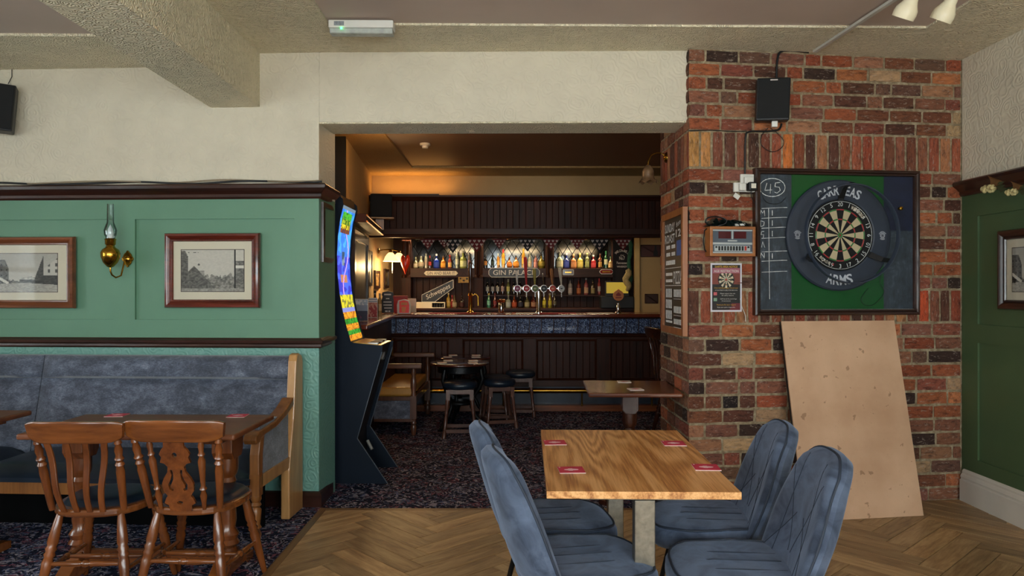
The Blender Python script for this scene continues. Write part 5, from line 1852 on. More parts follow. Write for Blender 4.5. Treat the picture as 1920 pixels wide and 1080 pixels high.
part('foot_rail', M['brass'], ct, lambda m: m.cyl((-1.2, -0.16, 0.245), (2.3, -0.16, 0.245), 0.027, None, 16), smooth=60)
for xx in (-1.0, -0.1, 0.8, 1.6):
    part('rail_bracket', M['brass'], ct, lambda m: (m.cyl((xx, -0.16, 0.245), (xx, 0.0, 0.245), 0.012), m.cyl((xx, -0.16, 0.07), (xx, -0.16, 0.23), 0.01)), smooth=60)
M['bartop'] = wood('polished_bar_top', '4a1c0e', '8a3c20', 'x', 1.0, 0.22, 0.4)
wt = thing('bar_worktop', 'polished red brown bar top running along the counter', 'worktop', (0, 0, 0))
part('slab', M['bartop'], wt, lambda m: m.box(-1.5, 2.4, YB - 0.12, YB + 0.55, 1.08, 1.12), bevel=0.012, seg=3)
part('side_slab', M['bartop'], wt, lambda m: m.prism([(-1.17, 6.05), (-1.33, YB - 0.125), (-1.625, YB - 0.125), (-1.46, 6.05)], 1.08, 1.12, 'xy'), bevel=0.01, seg=3)
part('side_front', M['barwood'], wt, lambda m: m.prism([(-1.36, 6.1), (-1.4, YB - 0.02), (-1.63, YB - 0.02), (-1.45, 6.1)], 0.0, 1.08, 'xy'))
M['towel'] = plain('red_bar_towel', '8a1a22', 0.95, var=0.2, vs_=40, bump=0.3, bs=200)
M['towel2'] = plain('pale_bar_mat', 'b8aaa0', 0.9, var=0.1)
for u, w, mt, lab in ((850, 0.55, 'towel', 'red bar towel lying on the counter left of the hand pump'), (1045, 0.42, 'towel', 'red bar towel lying on the counter right of the beer font'), (988, 0.26, 'towel2', 'pale bar mat in front of the beer font'), (1125, 0.30, 'towel2', 'pale bar mat beside the round orange pump badge')):
    xx = at(u, 0, 8.85)[0]
    tag(part('bar_towel', M[mt], None, lambda m: m.box(xx - w / 2, xx + w / 2, 8.66, 8.9, 1.1205, 1.127), bevel=0.002), lab, 'towel')

# ------------------------------------------------------------------ back bar: shelving, mirrors, columns
YK = 10.2
bk = thing('back_bar', 'dark wooden back bar with leaded mirrors, columns and bottle shelves', 'back bar', (0, YK, 0))
def bxp(u): return (u - 960) * YK / F
BAYS = [(bxp(764), bxp(889)), (bxp(906), bxp(1021)), (bxp(1041), bxp(1154))]
part('back_panel', M['barwood'], bk, lambda m: m.box(-1.66, 1.62, 0.285, 0.3, 0.0, 2.4))
part('worktop', M['barwoodx'], bk, lambda m: m.box(-1.5, 1.62, -0.25, 0.28, 1.115, 1.15), bevel=0.004)
part('cupboard', M['barwood'], bk, lambda m: m.box(-1.5, 1.62, -0.2, 0.28, 0.0, 1.115))
part('header', M['barwoodx'], bk, lambda m: m.run([(0.28, 2.09), (-0.04, 2.09), (-0.06, 2.11), (-0.05, 2.16), (-0.02, 2.2), (0.28, 2.2)], -1.5, 1.62))
def mirror_mat():
    n = N('aged_mirror')
    v = n.coord()
    n.p(Base_Color=n.ramp(n.noise(v, 6, 4), [(0.3, S('403e3c')), (0.7, S('666868'))]), Metallic=1.0, Roughness=0.12)
    return n.m
M['mirror'] = mirror_mat()
M['lead'] = plain('lead_came', '1a1a1c', 0.5, 0.4)
for bi, (a, b) in enumerate(BAYS):
    mr = part('mirror', M['mirror'], bk, lambda m: m.box(a, b, 0.27, 0.284, 1.70, 2.09))
    def lat(m):
        s = 0.135
        w, h = b - a, 0.39
        k = -6
        for k in range(-4, 12):
            for d in (1, -1):
                x0 = a + k * s
                p, q = [], []
                pts = []
                for zz in (0, h):
                    pts.append((x0 + (zz * 0.62 if d == 1 else (h - zz) * 0.62), 1.70 + zz))
                (xa, za), (xb, zb) = pts
                def cl(xa, za, xb, zb):
                    if xa > xb:
                        xa, za, xb, zb = xb, zb, xa, za
                    if xb <= a or xa >= b:
                        return None
                    if xa < a:
                        za += (zb - za) * (a - xa) / (xb - xa)
                        xa = a
                    if xb > b:
                        zb = za + (zb - za) * (b - xa) / (xb - xa)
                        xb = b
                    return xa, za, xb, zb
                r = cl(xa, za, xb, zb)
                if r:
                    m.tube([(r[0], 0.268, r[1]), (r[2], 0.268, r[3])], 0.0045, 5)
    part('lattice', M['lead'], mr, lat)
    part('shelf', M['barwoodx'], bk, lambda m: m.box(a - 0.02, b + 0.02, 0.0, 0.28, 1.66, 1.69), bevel=0.003)
    part('shelf_fascia', M['barwoodx'], bk, lambda m: m.box(a - 0.02, b + 0.02, -0.012, 0.01, 1.565, 1.69), bevel=0.004)
    n_ = max(1, round((b - a) / 0.09))
    for i in range(n_):
        board(bk, a + (b - a) * i / n_, a + (b - a) * (i + 1) / n_, 0.262, 1.15, 1.57, M['barwood'])
    if bi > 0:
        part('step_shelf', M['barwoodx'], bk, lambda m: m.box(a, b, 0.10, 0.26, 1.305, 1.325), bevel=0.002)
for u in (762, 897.5, 1031, 1158):
    c = bxp(u)
    def colf(m):
        m.box(c - 0.06, c + 0.06, -0.005, 0.27, 1.15, 2.1)
        for q in (-1, 1):
            m.turned((c + q * 0.03, -0.02, 1.56), (c + q * 0.03, -0.02, 2.06), [(0, 0.03), (0.05, 0.03), (0.08, 0.02), (0.12, 0.026), (0.85, 0.024), (0.9, 0.018), (0.94, 0.028), (1, 0.03)], 12)
    part('column', M['barwood'], bk, colf, smooth=40)

# ------------------------------------------------------------------ bottles
BOT = {
 'wine': [(0.0, 0), (0.036, 0.0), (0.037, 0.02), (0.037, 0.17), (0.032, 0.2), (0.016, 0.225), (0.0135, 0.24), (0.0135, 0.295), (0.0155, 0.296), (0.0155, 0.305), (0, 0.305)],
 'spirit': [(0.0, 0), (0.038, 0.0), (0.04, 0.01), (0.04, 0.16), (0.036, 0.185), (0.016, 0.205), (0.0135, 0.215), (0.0135, 0.262), (0, 0.262)],
 'squat': [(0.0, 0), (0.044, 0.0), (0.047, 0.012), (0.047, 0.10), (0.04, 0.13), (0.018, 0.148), (0.014, 0.16), (0.014, 0.205), (0, 0.205)],
 'bulb': [(0.0, 0), (0.036, 0.0), (0.05, 0.03), (0.054, 0.07), (0.048, 0.105), (0.022, 0.135), (0.014, 0.15), (0.014, 0.19), (0, 0.19)],
 'tall': [(0.0, 0), (0.03, 0.0), (0.031, 0.01), (0.031, 0.21), (0.024, 0.24), (0.013, 0.262), (0.013, 0.315), (0, 0.315)],
 'beer': [(0.0, 0), (0.03, 0.0), (0.031, 0.01), (0.031, 0.11), (0.026, 0.135), (0.014, 0.165), (0.0125, 0.2), (0.0145, 0.2), (0.0145, 0.212), (0, 0.212)],
}
BMS = {}
def gm(hexc, rough=0.08):
    key = 'g' + hexc
    if key not in M:
        n = N('bottle_glass_' + hexc)
        n.p(Base_Color=S(hexc), Roughness=rough, Coat_Weight=0.4)
        n.b.inputs['Specular IOR Level'].default_value = 0.8
        n.b.inputs['Transmission Weight'].default_value = 0.25
        M[key] = n.m
    return M[key]
def lm_(hexc):
    key = 'l' + hexc
    if key not in M:
        M[key] = plain('bottle_label_' + hexc, hexc, 0.6, var=0.22, vs_=60)
    return M[key]
def bmesh_for(kind):
    if kind not in BMS:
        pr = BOT[kind]
        h = pr[-1][1]
        rm = max(r for r, _ in pr)
        lo, hi = (0.3, 0.62) if kind in ('wine', 'tall', 'beer') else (0.14, 0.55)
        body = [p for p in pr]
        rl = [(r + 0.0009, z_) for r, z_ in ([(rm, h * lo * 0.75), (rm, h * hi * 0.85)] if kind != 'bulb' else [(0.051, 0.035), (0.0545, 0.07), (0.05, 0.098)])]
        cap = [(0.0, h - 0.012), (0.0165, h - 0.012), (0.0165, h + 0.014), (0.014, h + 0.018), (0, h + 0.018)] if kind not in ('wine', 'tall') else [(0.0, h - 0.055), (0.0155, h - 0.055), (0.0165, h - 0.01), (0.0165, h + 0.004), (0, h + 0.004)]
        out = []
        for nm, q in (('bottle_body', body), ('bottle_label', rl), ('bottle_cap', cap)):
            m = MB()
            if nm == 'bottle_label':
                n_ = 18
                vs_, fs_ = [], []
                for r, z_ in q:
                    for i in range(n_):
                        an = -PI * 0.92 + PI * 0.84 * i / (n_ - 1)
                        vs_.append((r * math.cos(an), r * math.sin(an), z_))
                for j in range(len(q) - 1):
                    for i in range(n_ - 1):
                        fs_.append((j * n_ + i, j * n_ + i + 1, (j + 1) * n_ + i + 1, (j + 1) * n_ + i))
                m.add(vs_, fs_)
            else:
                m.lathe(q, n=18)
            o = m.build(nm, M['black'], None, smooth=50)
            out.append(o.data)
            bpy.data.objects.remove(o)
        BMS[kind] = out
    return BMS[kind]
ORD = ['first', 'second', 'third', 'fourth', 'fifth', 'sixth', 'seventh', 'eighth', 'ninth', 'tenth', 'eleventh', 'twelfth', 'thirteenth', 'fourteenth', 'fifteenth', 'sixteenth']
def bottle(desc, kind, loc, hpx_h, glass, lab, cap, where, group):
    ms = bmesh_for(kind)
    h = BOT[kind][-1][1] + 0.015
    t = thing('bottle', '%s bottle, %s' % (desc, where), 'bottle', loc, brng.uniform(-0.3, 0.3), group)
    k = hpx_h / h
    t.scale = (k * 0.94, k * 0.94, k)
    for me, nm, mt in zip(ms, ('glass_body', 'paper_label', 'cap'), (gm(glass), lm_(lab) if lab else None, lm_(cap))):
        if mt is None:
            continue
        o = bpy.data.objects.new(nm, me)
        COL.objects.link(o)
        o.parent = t
        o.material_slots[0].link = 'OBJECT'
        o.material_slots[0].material = mt
    return t
UP = [
 # u, top v, kind, glass, label, cap, description
 [(806, 476, 'wine', '2a0c10', 'a03028', '8a2020', 'dark red labelled'), (818, 474, 'squat', '1030a0', '1a3a9a', 'c0c0c8', 'cobalt blue'), (831, 478, 'squat', 'b06a18', 'd89a30', '3a2010', 'amber'), (843, 476, 'spirit', '8a2a18', 'd8a860', 'b02820', 'brown and cream labelled'), (857, 467, 'tall', 'a8b098', 'cfcdb8', 'b8b8b0', 'pale frosted'), (868, 468, 'squat', 'a8b058', 'd0d8a0', 'b0b0a0', 'pale yellow'), (880, 470, 'tall', '9a8878', 'b08890', '8a8a88', 'clear tall'), (789, 478, 'bulb', '9a9a80', 'b0a088', '7a7a70', 'clear round'), (798.5, 472, 'tall', 'a0a088', '988878', '6a6a60', 'slim clear'), (779, 480, 'squat', '8a8468', 'b8b09a', '80806a', 'small clear')],
 [(910, 474, 'wine', '14100c', 'a06a30', '141414', 'black'), (923, 475, 'wine', '0c1a12', '203028', '101810', 'dark green'), (934, 472, 'tall', 'b07830', 'd0a050', '9aa0a0', 'whisky coloured tall'), (943.5, 464, 'tall', 'c89430', 'd8a838', 'b02020', 'gold with red cap'), (955, 480, 'bulb', '9a5418', 'b87028', '3a2a1a', 'small amber decanter'), (967.5, 477, 'bulb', 'b06a18', 'c8862a', '2a2a2a', 'wide amber decanter'), (981.5, 463, 'tall', 'b88830', 'c89838', 'a8842a', 'tall gold'), (993.5, 472, 'spirit', '9aa088', 'c0b898', '7a8070', 'clear gin'), (1004.5, 475, 'spirit', 'a86058', 'c08880', '8a8a80', 'pink gin'), (1015, 474, 'bulb', 'a08a28', 'b8a040', '302818', 'yellow round')],
 [(1049.5, 470, 'squat', 'a0a888', 'c8c4a0', '60605a', 'clear wide'), (1062.5, 473, 'squat', '2a3a8a', '3a4aa0', 'b0b0c0', 'violet blue'), (1075.5, 474, 'squat', 'b07040', 'c88a58', 'c0a078', 'peach'), (1088, 472, 'squat', 'a89a40', 'c8b860', 'c0b080', 'straw coloured'), (1101, 472, 'spirit', '707848', '8a9058', 'c8b880', 'olive'), (1113, 476, 'squat', 'a02830', 'b83840', 'c0c0b8', 'pinkish red'), (1125, 474, 'spirit', '6a3018', 'b08a48', '3a1a10', 'dark brown'), (1136.5, 467, 'wine', '2a5a38', 'b8b898', '1a5a38', 'green'), (1145, 479, 'squat', '8a7048', 'b89a68', '4a6a4a', 'tan')],
]
BN = ['left', 'middle', 'right']
for bi, row in enumerate(UP):
    for i, (u, vt, kind, g, l, c, d) in enumerate(row):
        p = at(u, 501, YK + 0.09)
        h = (501 - vt) * (YK + 0.09) / F
        bottle(d, kind, (p[0], YK + 0.09 + (i % 2) * 0.03, 1.6905), h, g, l, c, 'on the top shelf of the %s back bar bay' % BN[bi], 'bottles on the top shelf of the back bar')
MID = [(914, 'wine', '140c0c', 'b0a898', '18100c', 'dark wine'), (923.5, 'wine', '120c0a', 'a8a098', '101010', 'second dark wine'), (933, 'wine', '140e0c', 'b8b4a8', '181818', 'third dark wine with pale label'), (942.5, 'wine', '3a2018', 'a89090', '200c0c', 'mauve labelled wine'), (953, 'wine', '6a7038', 'c0bc70', 'a8a890', 'white wine with yellow label'), (963.5, 'wine', '1a1210', '8a8070', '101010', 'brown wine'), (975, 'wine', '180c0c', '705048', '141010', 'red wine beside the taps')]
for u, kind, g, l, c, d in MID:
    p = at(u, 551, YK + 0.17)
    bottle(d, kind, (p[0], YK + 0.17, 1.3255), 0.225, g, l, c, 'on the step of the middle back bar bay', 'bottles on the middle step of the back bar')
MIDR = [(1069, 'spirit', 'b0a8a0', 'c8b8b0', '2a2a2a', 'white labelled', 0.22), (1085, 'spirit', '8a3018', 'b86838', '60201a', 'orange', 0.21), (1099, 'spirit', '9a4848', 'c8a080', 'a0a098', 'rose', 0.23), (1111.5, 'spirit', '504028', '98885a', '303020', 'olive brown', 0.21), (1123.5, 'tall', 'a84840', 'b8a89a', 'c03030', 'red necked pale', 0.235)]
for u, kind, g, l, c, d, h in MIDR:
    p = at(u, 551, YK + 0.17)
    bottle(d, kind, (p[0], YK + 0.17, 1.3255), h, g, l, c, 'on the step of the right back bar bay', 'bottles on the middle step of the back bar')
LOW = [(916.5, 'beer', '3a8a68', '78c0a8', 'c0a860', 'teal labelled'), (928, 'beer', '5a1c1c', '8a3030', '6a2020', 'dark red'), (953, 'squat', '98a090', 'b0b8b0', '808880', 'clear mixer'), (964.5, 'squat', '7a3018', 'b04820', '402010', 'orange labelled'), (976, 'squat', '141414', '303040', '202020', 'black labelled'), (988, 'squat', '5a5838', 'a8a078', '383828', 'green olive'), (1000, 'squat', '5a1c14', 'a87858', '401410', 'russet'), (1020.5, 'beer', 'a89820', 'd0c030', 'a0a090', 'bright yellow'), (1031, 'beer', 'a89820', 'c8b828', '909080', 'second bright yellow'), (1040, 'beer', '2a2018', '605840', '404030', 'small brown')]
for u, kind, g, l, c, d in LOW:
    p = at(u, 575, YK - 0.02)
    bottle(d, kind, (p[0], YK - 0.02, 1.1505), 0.195 if kind == 'beer' else 0.175, g, l, c, 'on the lower back bar worktop in the middle', 'bottles on the back bar worktop')
for u, kind, g, l, c, d in ((841, 'spirit', 'a08030', 'b89848', 'b0a888', 'pale gold'), (848, 'beer', '8a1018', '8a1018', '8a1018', 'small red'), (852, 'squat', '6a5a40', 'a89878', '403020', 'cream labelled'), (866, 'squat', '1a0e0c', '401a18', '201010', 'dark squat')):
    p = at(u, 575, YK - 0.04)
    bottle(d, kind, (p[0], YK - 0.04, 1.1505), 0.2 if kind == 'spirit' else 0.17, g, l, c, 'on the left end of the back bar worktop', 'bottles on the back bar worktop')
jar = bottle('black dropper topped spirit', 'spirit', (at(703, 590, 7.9)[0], 7.9, 1.1205), 0.27, '0c0a0a', '2a2a30', '141414', 'on the side counter by the yellow wall', 'bottles on the side counter')
bottle('tall clear sauce', 'tall', (at(712, 590, 8.1)[0], 8.1, 1.1205), 0.25, 'a88850', 'c0a070', '8a7a60', 'on the side counter beside the chalk sign', 'bottles on the side counter')

# ------------------------------------------------------------------ signs on the back bar
M['signw'] = plain('cream_sign', 'efe6ce', 0.6, var=0.05)
M['signb'] = plain('black_sign', '111112', 0.4, var=0.1)
M['ink'] = plain('dark_ink', '1a1512', 0.6)
M['silverp'] = plain('silver_paint', 'e6e2d8', 0.6, 0.0, 0.05)
def plaque(name, label, u0, u1, v0, v1, Y, face, edge, text, tmat, cut=0.25, shear=0.0, th=0.55, wfrac=0.8, bold=0.0):
    x0, x1 = at(u0, 0, Y)[0], at(u1, 0, Y)[0]
    z1, z0 = at(0, v0, Y)[2], at(0, v1, Y)[2]
    w, h = (x1 - x0) / 2, (z1 - z0) / 2
    t = thing(name, label, 'sign', ((x0 + x1) / 2, Y, (z0 + z1) / 2))
    c = cut * h * 2
    def out(g):
        return [(-w + c, -h + g), (w - c, -h + g), (w - g, -h + c), (w - g, h - c), (w - c, h - g), (-w + c, h - g), (-w + g, h - c), (-w + g, -h + c)]
    part('edge', edge, t, lambda m: m.prism(out(0), 0.0, 0.012))
    part('face', face, t, lambda m: m.prism(out(0.008), -0.002, 0.001))
    if text.strip():
        part('lettering', tmat, t, lambda m: m.text(text, 0, 0, 2 * h * th, -0.003, 2 * w * wfrac, bold, 0, shear))
    elif not text:
        part('worn_print', tmat, t, lambda m: m.box(-w * 0.6, w * 0.6, -0.003, -0.001, -h * 0.25, h * 0.2))
    return t
plaque('sign', 'cream street style sign with dark lettering on the left shelf fascia', 794, 859.5, 507, 517.5, YK - 0.028, M['signw'], M['ink'], 'GIN AND BEAR IT', M['ink'], 0.45)
plaque('sign', 'black street style sign with silver lettering on the middle shelf fascia', 916, 1012, 502, 520, YK - 0.028, M['signb'], M['silverp'], 'GIN PALACE', M['silverp'], 0.3, 0, 0.52, 0.82, 0.006)
plaque('sign', 'small brown name plaque on the right shelf fascia behind the taps', 1055, 1076, 505, 516, YK - 0.028, M['mahog'], M['silverp'], '', M['gold'], 0.1)
plaque('sign', 'small red name plaque at the right end of the shelf fascia', 1124, 1150, 505, 514, YK - 0.028, M['towel'], M['silverp'], '', M['gold'], 0.4)
# slanted mixer sign
sg = thing('slanted_sign', 'slanted black sign with pale script lettering below the left shelf', 'sign', at(821, 545, YK + 0.1))
q = (YK + 0.1) / F
poly = [((u - 821) * q, (545 - v) * q) for u, v in ((791, 553), (850, 524.5), (850, 540), (815, 566), (791, 566))]
part('face', M['signb'], sg, lambda m: m.prism(poly, 0.0, 0.012))
part('border', M['silverp'], sg, lambda m: [m.tube([(poly[i][0], -0.002, poly[i][1]), (poly[(i + 1) % 5][0], -0.002, poly[(i + 1) % 5][1])], 0.005, 5) for i in range(5)])
part('lettering', M['silverp'], sg, lambda m: m.text('Schweppes', 0.005, -0.02, 0.085, -0.003, 0.37, 0.002, R(27), 0.25))
hs = thing('hanging_sign', 'small yellow tin sign hung by a string under the left shelf', 'sign', at(869.5, 524, YK - 0.03))
part('plate', plain('yellow_tin', 'a07c28', 0.5, var=0.4, vs_=30), hs, lambda m: m.box(-0.075, 0.075, 0.0, 0.006, -0.045, 0.035))
part('string', M['ink'], hs, lambda m: (m.tube([(-0.05, 0.0, 0.035), (0.0, 0.0, 0.1), (0.05, 0.0, 0.035)], 0.0025, 5)))
part('lettering', M['ink'], hs, lambda m: (m.ball((-0.045, -0.001, 0.012), (0.012, 0.002, 0.012), 8, 5), m.ball((0.0, -0.001, -0.015), (0.018, 0.002, 0.012), 8, 5), m.ball((0.045, -0.001, 0.01), (0.014, 0.002, 0.016), 8, 5)))
# bunting along the canopy
bu = thing('bunting', 'string of dark red and white triangular flags under the canopy', 'bunting', (0, YC + 0.12, 0))
M['flagr'] = plain('red_flag', '5a1418', 0.9, var=0.2, vs_=20)
M['flagb'] = plain('black_flag', '16141a', 0.9, var=0.2, vs_=20)
M['flagw'] = plain('white_flag_print', 'b8a8a0', 0.9, var=0.1)
q = (YC + 0.12) / F
def bzz(v): return CH - (v - 540) * q
part('cord', M['signb'], bu, lambda m: m.tube([((770 + 14 * i - 960) * q, 0.0, bzz(448 + 2.0 * math.sin(i * 1.57))) for i in range(28)], 0.003, 5))
for i, (u, w, kind) in enumerate(((802, 24, 0), (849, 32, 1), (894, 30, 0), (936, 22, 0), (989, 28, 1), (1033, 26, 0), (1082, 24, 0), (1124, 30, 1), (1168, 26, 0), (833, 20, 0))):
    xx = (u - 960) * q
    w *= 1.25
    ww = w * q / 2
    fg = part('flag', M['flagr'] if kind == 0 else M['flagb'], bu, lambda m: m.prism([(xx - ww, bzz(448)), (xx + ww, bzz(448)), (xx, bzz(448 + w * 0.68))], -0.002, 0.002))
    def hearts(m):
        for r_, cnt in ((0, 4), (1, 3), (2, 1)):
            for c_ in range(cnt):
                hx = xx + (c_ - (cnt - 1) / 2) * ww * 0.46
                hz = bzz(451 + w * 0.18 * r_ + 1)
                s_ = ww * 0.15
                m.prism([(hx, hz - s_), (hx + s_, hz + s_ * 0.3), (hx + s_ * 0.5, hz + s_ * 0.9), (hx, hz + s_ * 0.4), (hx - s_ * 0.5, hz + s_ * 0.9), (hx - s_, hz + s_ * 0.3)], -0.0035, -0.0022)
    part('heart_print', M['flagw'], fg, hearts)
# hanging banner at the right
bnq = (YK - 0.2) / F
ban = thing('banner', 'black whiskey banner with white lettering hanging at the right of the bottles', 'banner', at(1166, 487, YK - 0.2))
part('cloth', M['flagb'], ban, lambda m: m.grid(lambda u, v: ((-17 + 36 * u) * bnq, 0.012 * math.sin(u * 9) * (1 - v), (-50 + 90 * v) * bnq), 24, 12), smooth=60)
def bl(m):
    for i, ch in enumerate("JACK DANIEL'S"):
        a = R(150 - 120 * i / 12)
        m.text(ch, 14 * bnq * math.cos(a), (6 + 11 * math.sin(a)) * bnq, 0.032 if ch != "'" else 0.01, -0.014, None, 0.01, a - PI / 2)
    m.text('Old', 0, 8 * bnq, 0.022, -0.014)
    m.text('No.7', 0, 3 * bnq, 0.045, -0.014, 0.075, 0.01)
    m.text('Tennessee', 0, -6 * bnq, 0.03, -0.014, 0.15, 0.004, 0, 0.2)
    m.text('WHISKEY', 0, -13 * bnq, 0.024, -0.014, 0.14, 0.008)
part('lettering', M['whitep'], ban, bl)
M['gscarf'] = plain('green_scarf', '20503c', 0.9, var=0.3, vs_=30)
tag(part('scarf', M['gscarf'], None, lambda m: m.tube([at(1181 + 2 * math.sin(i), 450 + 9 * i, YK - 0.3) for i in range(11)], [0.02 + 0.012 * math.sin(i * 1.7) ** 2 for i in range(11)], 8), smooth=60), 'green and red scarf hanging beside the black banner', 'scarf')
M['rope'] = plain('straw_rope', '9a8a60', 0.9, var=0.3, vs_=60)
tag(part('rope_garland', M['rope'], None, lambda m: m.tube([at(1176 + 3 * math.sin(i * 1.1), 505 + 4.5 * i, YK - 0.42) for i in range(10)], [0.028, 0.04, 0.045, 0.042, 0.045, 0.04, 0.042, 0.036, 0.03, 0.015], 8), smooth=60), 'pale plaited garland hanging below the scarf', 'garland')
# till and right hand wall plaques
tl_ = thing('till', 'dark till with a glowing yellow screen beside the orange pump badge', 'till', (at(1158, 0, 9.9)[0], 9.9, 1.15))
part('body', M['black'], tl_, lambda m: m.box(-0.22, 0.22, 0.0, 0.22, 0.0, 0.16), bevel=0.01)
part('screen_case', M['black'], tl_, lambda m: m.box(-0.16, 0.16, 0.03, 0.07, 0.14, 0.36), bevel=0.006)
part('screen', emis('till_glow', 'a89030', 0.35), tl_, lambda m: m.box(-0.145, 0.145, 0.026, 0.032, 0.2, 0.345))
plaque('wall_plaque', 'dark red plaque with a bottle shape on the cream wall right of the bar', 1201, 1239, 459, 482, 9.985, plain('plaque_red', '4a2018', 0.5, var=0.2), M['mahog'], ' ', M['gold'], 0.02)
wpq = thing('plaque_bottle', 'dark bottle motif fixed on the red plaque at the right', 'ornament', at(1229, 480, 9.975))
part('motif', M['ink'], wpq, lambda m: m.prism([(-0.028, 0), (0.028, 0), (0.028, 0.06), (0.012, 0.09), (0.01, 0.14), (-0.01, 0.14), (-0.012, 0.09), (-0.028, 0.06)], -0.006, 0.0))
plaque('wall_plaque', 'small dark brown plaque low on the cream wall right of the bar', 1209, 1234, 551, 569, 9.985, plain('plaque_brown', '3a2014', 0.5, var=0.2), M['mahog'], ' ', M['gold'], 0.02)
part('corner_post', plain('cream_gloss', 'c8a868', 0.5), wbr, lambda m: m.box(1.63, 1.70, 9.93, 10.0, 0, 2.1), bevel=0.005)
# ------------------------------------------------------------------ beer font, hand pumps
YF = 8.86
q = YF / F
def fx(u): return (u - 960) * q
def fz(v): return CH - (v - 540) * q
bf = thing('beer_font', 'chrome beer font with six round badges and tall tap handles on the bar', 'beer tap', (fx(1010), YF, 1.1205))
ox, oz = fx(1010), 1.1205
part('column', M['chrome'], bf, lambda m: m.lathe([(0.05, 0), (0.05, 0.012), (0.03, 0.02), (0.026, 0.03), (0.026, fz(546) - oz)], n=20), smooth=50)
part('crossbar', M['chrome'], bf, lambda m: m.cyl((fx(966) - ox, 0, fz(541) - oz), (fx(1056) - ox, 0, fz(541) - oz), 0.022, None, 16), smooth=60)
BADGE = [(970, '8a3a58', 'c8b0b8'), (987, 'b02830', 'd8a8a0'), (1003, '5a6a38', 'b8b088'), (1019.5, '14181a', '9a9a90'), (1036, 'c04030', 'd8a070'), (1052.5, 'b8b8b0', '4a4a48')]
HAND = [(968.5, 508, 0.013, 'b8b8b4'), (984.5, 482, 0.018, '9a1018'), (1001.5, 504, 0.017, '8a8038'), (1017, 512, 0.008, 'c8c8c8'), (1033, 504, 0.016, '8a5a30'), (1049, 502, 0.017, 'b0aca0')]
for i, (u, c1, c2) in enumerate(BADGE):
    bd = part('badge', lm_(c1), bf, lambda m: m.lathe([(0.036, 0), (0.036, 0.012), (0.0, 0.013)], (fx(u) - ox, -0.03, fz(541) - oz), 24, (0, -1, 0)), smooth=40)
    part('badge_rim', M['chrome'], bd, lambda m: m.lathe([(0.036, -0.002), (0.044, -0.002), (0.044, 0.014), (0.036, 0.015)], (fx(u) - ox, -0.03, fz(541) - oz), 24, (0, -1, 0), caps=False), smooth=40)
    part('badge_emblem', lm_(c2), bd, lambda m: m.prism([(fx(u) - ox + (0.02 if k_ % 2 else 0.011) * math.cos(k_ * PI / 6), fz(541) - oz + (0.012 if k_ % 2 else 0.007) * math.sin(k_ * PI / 6)) for k_ in range(12)], -0.0436, -0.0432))
    part('nozzle', M['chrome'], bf, lambda m: m.cyl((fx(u) - ox, -0.03, fz(546) - oz), (fx(u) - ox, -0.04, fz(557) - oz), 0.012, 0.007, 12), smooth=60)
    hu, hv, hr, hc = HAND[i]
    part('tap_handle', M['chrome'] if hr < 0.01 else lm_(hc), bf, lambda m: m.turned((fx(u) - ox, 0.0, fz(534) - oz), (fx(hu) - ox, -0.02, fz(hv) - oz), [(0, hr * 0.5), (0.1, hr * 0.6), (0.5, hr), (0.85, hr * 1.15), (1, hr * 0.9)], 12), smooth=50)
hp = thing('hand_pump', 'dark turned wooden beer engine handle on the left of the bar', 'beer tap', (fx(882), YF, 1.1205))
part('base', M['brass'], hp, lambda m: m.lathe([(0.045, 0), (0.045, 0.015), (0.025, 0.03), (0.022, 0.2), (0.03, 0.21), (0.018, 0.24)], n=18), smooth=50)
part('handle', M['mahog'], hp, lambda m: m.turned((0, 0, 0.24), (0.0, -0.02, fz(490) - 1.1205), [(0, 0.012), (0.1, 0.02), (0.2, 0.014), (0.4, 0.022), (0.7, 0.026), (0.85, 0.018), (0.92, 0.024), (1, 0.01)], 14), smooth=50)
part('swan_neck', M['brass'], hp, lambda m: m.tube([(0.01, 0, 0.2), (0.06, 0, 0.23), (0.09, 0, 0.2), (0.092, 0, 0.09)], 0.009, 8), smooth=60)
ch_ = thing('chrome_canister', 'shiny chrome cylinder with a copper top on the bar by a red cloth', 'canister', (fx(940), YF - 0.03, 1.1275))
part('body', M['chrome'], ch_, lambda m: m.lathe([(0.03, 0), (0.034, 0.01), (0.034, 0.115), (0.03, 0.12)], n=20), smooth=50)
part('top', metal('copper', 'b87848', 0.25), ch_, lambda m: m.lathe([(0.034, 0.12), (0.05, 0.135), (0.052, 0.15), (0.04, 0.16), (0, 0.162)], n=20), smooth=50)
of = thing('beer_font', 'single beer font with a round orange badge at the right of the bar', 'beer tap', (fx(1159), YF, 1.1205))
part('column', M['chrome'], of, lambda m: m.lathe([(0.04, 0), (0.04, 0.012), (0.02, 0.03), (0.024, 0.08), (0.016, 0.1), (0.02, 0.13)], n=16), smooth=50)
M['obadge'] = plain('orange_badge', 'c87838', 0.45, var=0.08)
part('badge', M['obadge'], of, lambda m: m.prism([(0.063 * math.cos(R(a)) * 1.0, fz(554) - 1.1205 + (0.063 + (0.012 if abs(a - 90) < 8 else 0)) * math.sin(R(a))) for a in range(0, 360, 12)], -0.03, -0.012), bevel=0.003)
part('badge_print', plain('badge_red', '8a2418', 0.5), of, lambda m: (m.prism([(-0.03, fz(552) - 1.1205), (0.0, fz(548) - 1.1205), (0.03, fz(552) - 1.1205), (0.026, fz(555) - 1.1205), (-0.026, fz(555) - 1.1205)], -0.032, -0.029), m.box(-0.036, 0.036, -0.032, -0.029, fz(559) - 1.1205, fz(557) - 1.1205)))

